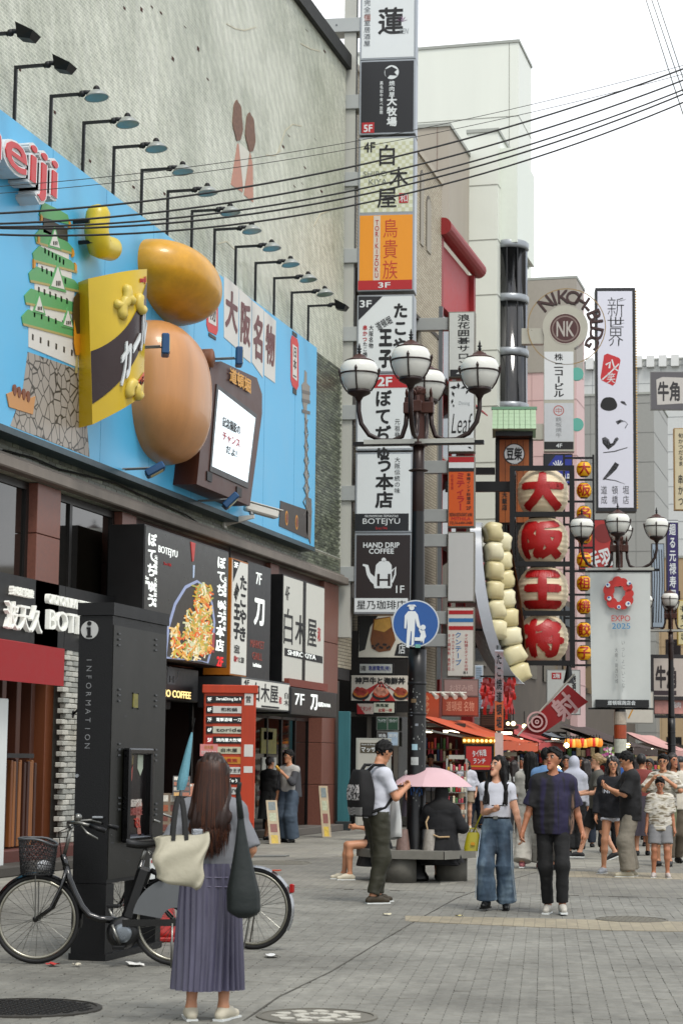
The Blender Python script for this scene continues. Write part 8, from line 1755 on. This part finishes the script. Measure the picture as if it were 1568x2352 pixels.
# tote bag on her left shoulder, green bag on the right
P = AT(415, 1975, 11.35); t = thing('tote_bag', 'large cream tote bag hanging at the woman in front', 'bag', (P.x, P.y, 0), R_(24)); zt, zb = AT(415, 1918, 11.35).z, AT(415, 2032, 11.35).z
def tote(u, v):
    a = 2*math.pi*u; e = .35; c, s = math.cos(a), math.sin(a); w_ = .155-.035*v*(1 if c > 0 else .4)-.02*(v > .75)*(v-.75)*4*(c > 0); d = .07+.02*math.sin(math.pi*v)
    if v > .98: w_ *= .85; d *= .7
    return (w_*math.copysign(abs(c)**e, c)+.012*math.sin(v*9), d*math.copysign(abs(s)**e, s)+.006*math.sin(7*u*6.28+v*11), zt+(zb-zt)*v+.02*c*(1-v)-.03*c*v)
TT = mat('#b9b5a4', .6, var=.12, scale=6, bump=.5, bscale=14)
mb = MB().grid(tote, 48, 24, True); mb.f.append(tuple(len(mb.v)-48+i for i in range(48))); mb.build('bag', TT, t, True)
MB().grid(lambda u, v: ((u-.5)*.29, (v-.5)*.12, zt-.02), 2, 2).build('lining', mat('#6f6c60', .8), t)
for y in (-.075, .06): MB().grid(lambda u, v: (-.05+.075*u+(.012 if v else -.012)*1.0, y*(1-math.sin(math.pi*u)*.3), zt-.03+.25*math.sin(math.pi*u)**.7+.0*v), 16, 1).build('strap', mat('#232322', .7), t)
MB().box(.06, .12, -.05, .02, zt-.02, zt+.035, .005).build('foil_packet', mat('#a9acb0', .25, .7, bump=.6, bscale=40), t)
P = AT(562, 2050, 11.45); t = thing('shoulder_bag', 'slouchy dark green bag hanging behind the elbow of the woman in front', 'bag', (P.x, P.y, 0), R_(20)); zt, zb = AT(562, 1880, 11.45).z, AT(562, 2108, 11.45).z
def sb(u, v): a = 2*math.pi*u; r = .018+.075*min(1, v*1.35)**1.3*(1 if v < .93 else max(.05, (1-v)/.07)**.5); return (r*math.cos(a)*(1+.06*math.sin(5*a))-.03*(1-v)+.0, r*.7*math.sin(a), zt+(zb-zt)*v)
MB().grid(sb, 32, 30, True).build('bag', mat('#1f2c2b', .7, var=.2, scale=9, bump=.3, bscale=30), t, True); MB().tube([(-.03, 0, zt), (-.045, -.01, zt+.12), (-.05, -.02, zt+.15), (-.04, -.06, zt+.2)], [.02, .016, .014, .012], 8).build('strap', mat('#27302d', .8), t, True)
# --- man with backpack and phone
m_ = person('man in white shirt and olive cargo trousers looking at his phone', 862, 2074, 1.8, R_(132), 'short', skin='a', top=(WTC, .9, .72, .014), bottom=('pants', mat('#3d3c28', .7, var=.15, scale=6, bump=.3, bscale=60), .1, .085, .06, 1.93, .99), shoes=mat('#4a402c', .7, var=.3, scale=12), la=(-.1, -.3, 1.22), ra=(.12, -.3, 1.2), head=(.1, .55), lean=.04, ll=(-.1, .09, .08), rl=(.11, -.08, .08), vox=.01, handcurl=(1.0, 1.1), palm=((.6, .2, .8), (-.6, .2, .8)))
t2 = m_['t']; BM_ = lambda v: t2.matrix_basis @ Vector(v)
P = held(m_, (0, .19, 1.17)); t = thing('backpack', 'black backpack with white printed panel and chequered base on the man', 'bag', P, t2.rotation_euler.z)
def pack(u, v): 
    a = 2*math.pi*u; e = .55; c, s = math.cos(a), math.sin(a); w_ = (.09+.09*min(1, v*2)**.6)*(1-.12*max(0, v-.8)*5); d = .05+.06*math.sin(math.pi*min(1, v*.75+.1)); return (w_*math.copysign(abs(c)**e, c), d*math.copysign(abs(s)**e, s), .25-.5*v)
mb = MB().grid(pack, 32, 20, True); mb.f += [tuple(range(31, -1, -1)), tuple(len(mb.v)-32+i for i in range(32))]; mb.build('sack', CL('#1a191b'), t, True)
PR = streak_mat([(.46, '#17171a'), (.5, '#c9c6c4')], 38, 38); MB().grid(lambda u, v: (pack(.25+(u-.5)*.24, .32+.33*v)[0], pack(.25+(u-.5)*.24, .32+.33*v)[1]+.006, pack(.25, .32+.33*v)[2]), 10, 10).build('printed_panel', PR, t, True)
ch = MB(); 
for i in range(14):
    for j in range(6):
        if (i+j) % 2: f_ = lambda u, v: pack(u, v); u0_, v0_ = .08+.34*i/14, .8+.17*j/6; ch.add([Vector(pack(uu, vv))+Vector((0, .006, 0)) for uu, vv in ((u0_, v0_), (u0_+.34/14, v0_), (u0_+.34/14, v0_+.17/6), (u0_, v0_+.17/6))], [(0, 1, 2, 3)])
ch.build('chequer', mat('#c4c3c1', .7), t)['kind'] = 'stuff'
for q in (-1, 1): MB().tube([(q*.07, -.03, .22), (q*.1, -.1, .3), (q*.125, -.2, .3), (q*.14, -.33, .15), (q*.155, -.33, -.02), (q*.17, -.2, -.15), (q*.15, -.05, -.2)], .02, 6).build('shoulder_strap', CL('#1a191b'), t, True)
hw = m_['arm'][1][2]; P = held(m_, Vector(hw)+Vector((-.03, -.09, .05))); tag(MB().box(-.038, .038, -.075, .075, -.005, .005, .003).build('phone', mat('#111215', .2), None, loc=P, rz=t2.rotation_euler.z), 'dark phone in the hands of the man with the backpack', 'phone')
P = held(m_, (.13, -.3, 1.0)); t = thing('plastic_bag', 'white plastic carrier bag hanging from the arm of the backpack man', 'bag', P, t2.rotation_euler.z)
MB().grid(lambda u, v: ((.02+.075*min(1, v*1.6)**.6*(1 if v < .95 else .8))*math.cos(6.283*u)*(1+.06*math.sin(4*6.283*u+7*v)), (.02+.05*v**.6)*math.sin(6.283*u)*(1+.1*math.sin(5*6.283*u)), .18-.5*v-.02*math.cos(6.283*u)*v), 30, 18, True).build('sack', mat('#c3c4c2', .35, var=.08, scale=5), t, True)
# --- people seated on the bench
s1 = person('person in black seated on the bench with back turned under the pink umbrella', 1012, 2000, 1.62, R_(185), 'hijab', mat('#0d0d10', .8), top=(CL('#11121a'), .62, 1.7, .04, .07), bottom=('skirt', CL('#0f1016'), .19, .3, .28, 9), la=(-.2, -.2, .8), ra=(.14, -.26, .95), ll=(-.1, -.42, .08), rl=(.1, -.42, .08), sit=True, lean=.1, vox=.013, z0=-.06, wide=1.1)
s1['t'].location = (P1.x+.36, P1.y-.16, .0)
B = s1['B']; MB().tube([B(.14, .06, 1.36), B(.2, .13, 1.2), B(.16, .19, 1.05), B(0, .22, .99), B(-.14, .17, 1.0)], .014, 6).build('bag_strap', mat('#b09a7a', .6), s1['t'], True)
s2 = person('person in black seated at the left of the bench behind the backpack man', 835, 2000, 1.6, R_(-70), 'long', top=(BKC, .7, 1.2, .03, .03), bottom=('skirt', BKC, .18, .32, .2, 9), shoes=CREAM, la=(-.15, -.3, .75), ra=(.15, -.3, .75), ll=(-.09, -.47, .08), rl=(.1, -.4, .08), sit=True, head=(0, .3), lean=.2, z0=-.06)
s2['t'].location = (P1.x-.5, P1.y-.05, 0)
UPp = AT(990, 1792, 25.9); t = thing('parasol', 'pale pink umbrella held over the seated person beside the lamp', 'umbrella', (UPp.x, UPp.y, 0), 0); zu, zl_ = AT(990, 1763, 25.9).z, AT(990, 1806, 25.9).z; ru = .54
for k in range(8):
    MB().grid(lambda u, v: (lambda a, r: (ru*r*math.cos(a)*(1-.05*math.sin(math.pi*u)*r), ru*r*math.sin(a)*(1-.05*math.sin(math.pi*u)*r), zu-(zu-zl_)*(r**2.1)+.0*u))(2*math.pi*(k+u)/8, max(v, .01)), 6, 10).build('canopy_panel', mat('#cdb1b5', .6, var=.05, scale=6), t, True)
    a = 2*math.pi*k/8; MB().tube([(0, 0, zu-.03), (ru*math.cos(a), ru*math.sin(a), zl_)], .004, 4).build('rib', GREYM, t)
MB().tube([(0, 0, zu+.04), (0, 0, zu-.75)], .008, 6).build('shaft', BLK, t)
for k, (px, py, c, lb) in enumerate(((985, 1935, '#a9a49c', 'clear plastic bag of shopping on the bench right of the post'), (924, 1930, '#8f7a72', 'patterned paper bag on the bench left of the post'))):
    P = AT(px, py, 25.3); tag(MB().grid(lambda u, v: ((.06+.03*v)*math.cos(6.283*u)*(1+.12*math.sin(19*u)), (.05+.02*v)*math.sin(6.283*u), .26*(1-v)), 20, 8, True).build('shopping_bag', mat(c, .35, var=.4, scale=25), None, True, (P.x, P.y, .4)), lb, 'bag')
# --- walking couple
cw = person('young woman in white cropped shirt and wide jeans walking with phone in hand', 1140, 2090, 1.63, R_(2), 'long', skin='c', top=(WTC, 1.05, .5, .006), bottom=('pants', DEN, .092, .086, .108, 1.95, 1.08), shoes=BLK, la=(-.02, -.22, 1.13), ra=(.3, -.08, .82), head=(-.55, -.2), ll=(-.1, -.1, .11, -.1), rl=(.1, .06, .08, .1), vox=.0098, handcurl=(.8, .9), palm=((.3, .2, 1), (-1, 0, 0)), wide=.95)
t = cw['t']
for q in (-1, 1):
    hp, kn, an, fd = cw['leg'][q]
    for o in (0, .03): MB().tube([Vector(a)+Vector((q*(r_-o*.25), -.03-o*1.8, 0)) for a, r_ in ((hp, .098), (Vector(hp).lerp(kn, .5), .1), (kn, .1), (Vector(kn).lerp(an, .5), .113), (Vector(kn).lerp(an, .93), .124))], .005, 5).build('side_seam', mat('#a9b4bb', .8), t)
MB().tube([cw['B'](.142*math.cos(a), .108*math.sin(a), 1.045) for a in [2*math.pi*i/40 for i in range(40)]], .017, 8, True).build('belt', BLK, t, True); MB().box(-.025, .03, -.135, -.122, 1.025, 1.065, .004).build('belt_buckle', CHR, t)
hw = cw['arm'][-1][2]; tag(MB().box(-.04, .04, -.075, .075, -.005, .005, .003).build('phone', mat('#121316', .2), None, loc=held(cw, Vector(hw)+Vector((.09, -.05, .055))), rz=R_(70)), 'black phone in the hand of the woman in jeans', 'phone')
P = held(cw, (-.27, -.02, .76)); t = thing('handbag', 'small yellow green handbag on a strap beside the woman in jeans', 'bag', P, R_(8)); YG = mat('#a8a022', .4, var=.1)
MB().grid(lambda u, v: ((.055+.045*v**.7*(1 if v < .92 else .9))*math.copysign(abs(math.cos(6.283*u))**.7, math.cos(6.283*u)), (.03+.03*v)*math.sin(6.283*u), .1-.19*v), 24, 14, True).build('pouch', YG, t, True); MB().tube([(-.04, 0, .09), (-.03, 0, .14), (.03, 0, .14), (.04, 0, .09)], .008, 6).build('handle', YG, t, True)
MB().tube([(.0, .0, .1), (.09, -.02, .3), (.13, -.04, .45), (.15, -.01, .64)], .009, 6).build('strap', YG, t, True); MB().box(-.02, .02, -.07, -.062, -.03, .0).build('clasp', GOLD, t)
cm = person('young man in dark purple streaked shirt and black jeans walking hand in hand', 1270, 2098, 1.72, R_(6), 'short', skin='b', top=(streak_mat([(.36, '#0f0f13'), (.47, '#17161f'), (.53, '#2a2446'), (.6, '#2e2850'), (.66, '#14131a'), (.7, '#8a7263')], 7, .35), .84, .95, .035, .01), bottom=('pants', CL('#101114'), .09, .068, .058, 1.92, .98), shoes=mat('#b9b6ae', .6, var=.1), la=(-.32, -.06, .86), ra=(.31, .02, .84), head=(-.5, -.12), ll=(-.06, .05, .08, -.1), rl=(.1, -.14, .1, .15), vox=.0098, wide=1.04, handcurl=(.9, .7))
# --- group at the right
person('bespectacled woman in grey walking left with a phone', 1372, 1975, 1.72, R_(-75), 'bun', mat('#9a8460', .5, var=.3, scale=40), 'c', (CL('#66655f'), .85, .7, .025, .02), ('shorts', BKC, .11, .1, 0, .95), shoes=mat('#1c1c20', .6), la=(-.1, -.32, 1.1), ra=(.16, -.28, 1.08), ll=(-.1, -.3, .08), rl=(.1, .28, .13, 0, -.4), wide=1.12, glasses=True)
hg = person('girl with long dark hair in charcoal hoodie and white shorts', 1408, 2006, 1.66, R_(-8), 'long', mat('#241813', .4, var=.3, scale=40), 'a', (CL('#2b2c33'), .84, 1.95, .035, .02), ('shorts', WTC, .1, .095, 0, .28), shoes=mat('#b5b8bc', .5, var=.2, scale=20), la=(-.25, -.05, .88), ra=(.15, -.25, 1.2), head=(.35, .1), ll=(-.12, -.12, .08), rl=(.12, .08, .08), vox=.0125)
mb = MB(); v, f = glyphs('NICE', .05); mn = v[:, :2].min(0); sz = v[:, :2].max(0)-mn; mb.v = [((q[0]-mn[0])/sz[0]*.22-.1, -.178-.004*q[2]+.25*abs((q[0]-mn[0])/sz[0]*.22-.1)**1.5, 1.2+(q[1]-mn[1])/sz[1]*.06) for q in v]; mb.f = f; mb.build('print', WTC, hg['t'])
mt = person('young man in black shirt and pale cargo trousers looking at a phone', 1448, 2014, 1.74, R_(-72), 'short', skin='a', top=(CL('#1d1d20'), .78, .95, .04, .02), bottom=('pants', mat('#8f897d', .8, var=.12, scale=7, bump=.4, bscale=40), .105, .105, .1, 1.95, .98), shoes=mat('#b0aa98', .6), la=(-.08, -.33, 1.25), ra=(.1, -.32, 1.22), head=(0, .45), ll=(-.1, .04, .08, .3), rl=(.1, -.06, .08, 0), vox=.0125, handcurl=(1, 1), palm=((.6, .2, .8), (-.6, .2, .8)))
CAMO = streak_mat([(.4, '#7d7360'), (.47, '#b9b3a4'), (.55, '#cfccc4'), (.63, '#8a8070')], 5, 16)
person('boy in beige and white patterned shirt and grey shorts', 1516, 2016, 1.38, R_(8), 'short', skin='b', top=(CAMO, .82, .9, .035, .03), bottom=('shorts', CL('#8f8f90'), .12, .11, 0, .75), shoes=mat('#b9b2ae', .6), head=(0, .25), ll=(-.12, 0, .08), rl=(.12, -.02, .08), vox=.0125)
person('man with glasses and patterned shirt standing right behind the boy', 1524, 1990, 1.72, R_(-10), 'short', skin='a', top=(CAMO, .84, .95, .035, .02), bottom=('shorts', CL('#7d8265'), .12, .11, 0, .85), la=(-.1, -.25, 1.35), ra=(.14, -.22, 1.33), glasses=True, shoes=BLK, head=(.2, .1))
person('person in white headscarf and black trousers walking away', 1318, 1965, 1.68, R_(190), 'hijab', mat('#b9bcc6', .8, var=.05), top=(CL('#b4b6bd'), .95, 1.9, .03, .02), bottom=('pants', BKC, .11, .1, .1, 1.9))
person('woman with long black hair and white trousers walking away', 1218, 1995, 1.72, R_(175), 'long', top=(CL('#b5b3ac'), .95, .9, .03, .02), bottom=('pants', CL('#bdbab2'), .12, .12, .13, 1.95), shoes=mat('#b0767a', .6), ll=(-.1, -.14, .08), rl=(.1, .14, .1))
person('man in light blue shirt behind the walking man', 1255, 1998, 1.78, R_(160), 'short', top=(CL('#7fa0c4'), .86, .8, .035, .02), bottom=('pants', CL('#4a4640'), .1, .09, .07, 1.9), shoes=BLK)
person('woman in white top and beige shorts with hand at her mouth', 1070, 1905, 1.62, R_(5), 'bob', mat('#241712', .4), 'c', (WTC, .98, 1.2, .05, .03), ('shorts', CL('#a39683'), .12, .12, 0, .55), la=(-.02, -.2, 1.42), ra=(.24, -.02, .9), shoes=CREAM, glasses=True)
person('brown-haired woman in beige blouse behind the woman in jeans', 1116, 1900, 1.64, R_(-30), 'bob', mat('#4a2c1c', .4), 'c', (CL('#8f7d68'), .9, 1.0, .04, .03), ('skirt', CL('#77695a'), .18, .28, .4, 11))
person('man in grey shirt with dark straps standing behind the pink umbrella', 988, 1900, 1.76, R_(10), 'short', skin='d', top=(CL('#77767a'), .86, .9, .035, .02), bottom=('shorts', CL('#57534e'), .12, .11, 0, .8), head=(0, .4))
eat = person('young man in open grey shirt and wide jeans eating by the entrance', 662, 1936, 1.76, R_(-20), 'short', skin='a', top=(CL('#b4b2ae'), .95, .5, .012), bottom=('pants', streak_mat([(.3, '#33404e'), (.6, '#566472')], 5, 1), .12, .12, .13, 1.95), la=(-.26, -.02, .85), ra=(.05, -.26, 1.3), head=(-.3, .1))
B = eat['B']; OV = CL('#55565a')
for q in (-1, 1):
    a, el, wv = eat['arm'][q]; V, F = surface([([cap(B(q*.13, .05, 1.38), B(q*.15, .06, .88), .085, .1, (.75, 1.1, 1), .04)], [(B(q*.085, 0, 1.2), (q, .35, 0)), (B(0, 0, .86), (0, 0, 1))]), ([cap(a, el, .07, .06, k=.04), cap(el, Vector(el).lerp(wv, .3), .062, .058)], [])], .013); link('overshirt', np_mesh(V, F, OV), eat['t'])
tag(MB().tube([Vector((0, 0, 0)), Vector((-.06, -.05, .08))], [.02, .03], 8).build('snack', mat('#c9a44a', .6), None, True, held(eat, Vector(eat['arm'][1][2])+Vector((-.02, -.08, .06)))), 'yellow snack in the hand of the man by the entrance', 'food')
pb = person('person in black beside the orange directory holding a white bag', 617, 1930, 1.62, R_(150), 'short', mat('#2a1c16', .5), top=(BKC, .9, 1.2, .04, .02), bottom=('skirt', BKC, .18, .24, .45, 9))
P = held(pb, (-.2, -.16, .95)); tag(MB().grid(lambda u, v: ((.05+.1*v**.6)*math.cos(6.283*u), (.03+.05*v)*math.sin(6.283*u), .15-.3*v), 20, 10, True).build('carrier_bag', mat('#c9c6bf', .4), None, True, P, R_(100)), 'white bag held by the person in black at the directory', 'bag')
# --- farther crowd
rc_ = random.Random(8); tc = ['#2f5f9a', '#b9bab8', '#1c1d20', '#77706a', '#8a4a44', '#c9c4b8', '#3c4a3c', '#4f4a5c', '#a8a39a', '#20242c']; hs = ['short', 'long', 'cap', 'short', 'bob', 'short']
desc = ['in blue shirt', 'in pale shirt', 'in black', 'in grey brown', 'in dull red', 'in cream', 'in dark green', 'in violet grey', 'in light grey', 'in navy']
for k, (px, d, rz) in enumerate(((1292, 44, 170), (1335, 50, 5), (1352, 58, 190), (1420, 47, 160), (1462, 40, 180), (1478, 52, 20), (1492, 44, 200), (1508, 60, 170), (1535, 48, 185), (1553, 40, 15), (1566, 36, 190), (1196, 52, 10), (1170, 58, 175), (1230, 60, 20), (1310, 66, 180), (1395, 66, 10), (1440, 70, 180), (1482, 68, 0), (1522, 74, 180), (1558, 60, 175), (1040, 50, 150), (945, 44, 60), (1346, 36, 185), (1398, 34, 170), (1474, 33, 190), (1546, 30.5, 20), (1563, 33, 175), (1492, 37, 5), (1536, 38, 160), (1300, 37, 15), (1430, 38, 200), (1180, 40, 185), (1090, 46, 170))):
    gy = 1.5*FPX/d; y = 1763-(2005-px)*math.tan(ROLL)+gy
    person('passer-by %s with %s, %s' % (desc[k % 10], {'short': 'short hair', 'long': 'long hair', 'cap': 'a cap', 'bob': 'bobbed hair'}[hs[k % 6]], ('near the brown eave', 'left of the second lamp post', 'right of the second lamp post', 'by the stalls', 'at the right edge', 'beyond the couple', 'far down the street')[k % 7]), px, y, rc_.uniform(1.58, 1.78), R_(rz), hs[k % 6], mat(('#17130f', '#2a1a12', '#2b2c30')[k % 3], .5), 'abcd'[k % 4], (CL(tc[k % 10]), .86, rc_.choice((.7, .9, 1.8)), .035, .02), ('pants', CL(rc_.choice(('#22252b', '#4a4a4c', '#6b6356', '#2f3a4a', '#8f897d'))), .1, .09, .08, 1.93) if k % 3 else ('skirt', CL('#4c4650'), .18, .27, .35, 9), vox=.025, group='distant crowd', ll=(-.1, -.12, .08), rl=(.1, .14, .09), head=(rc_.uniform(-.5, .5), 0))
clear_text_helper()
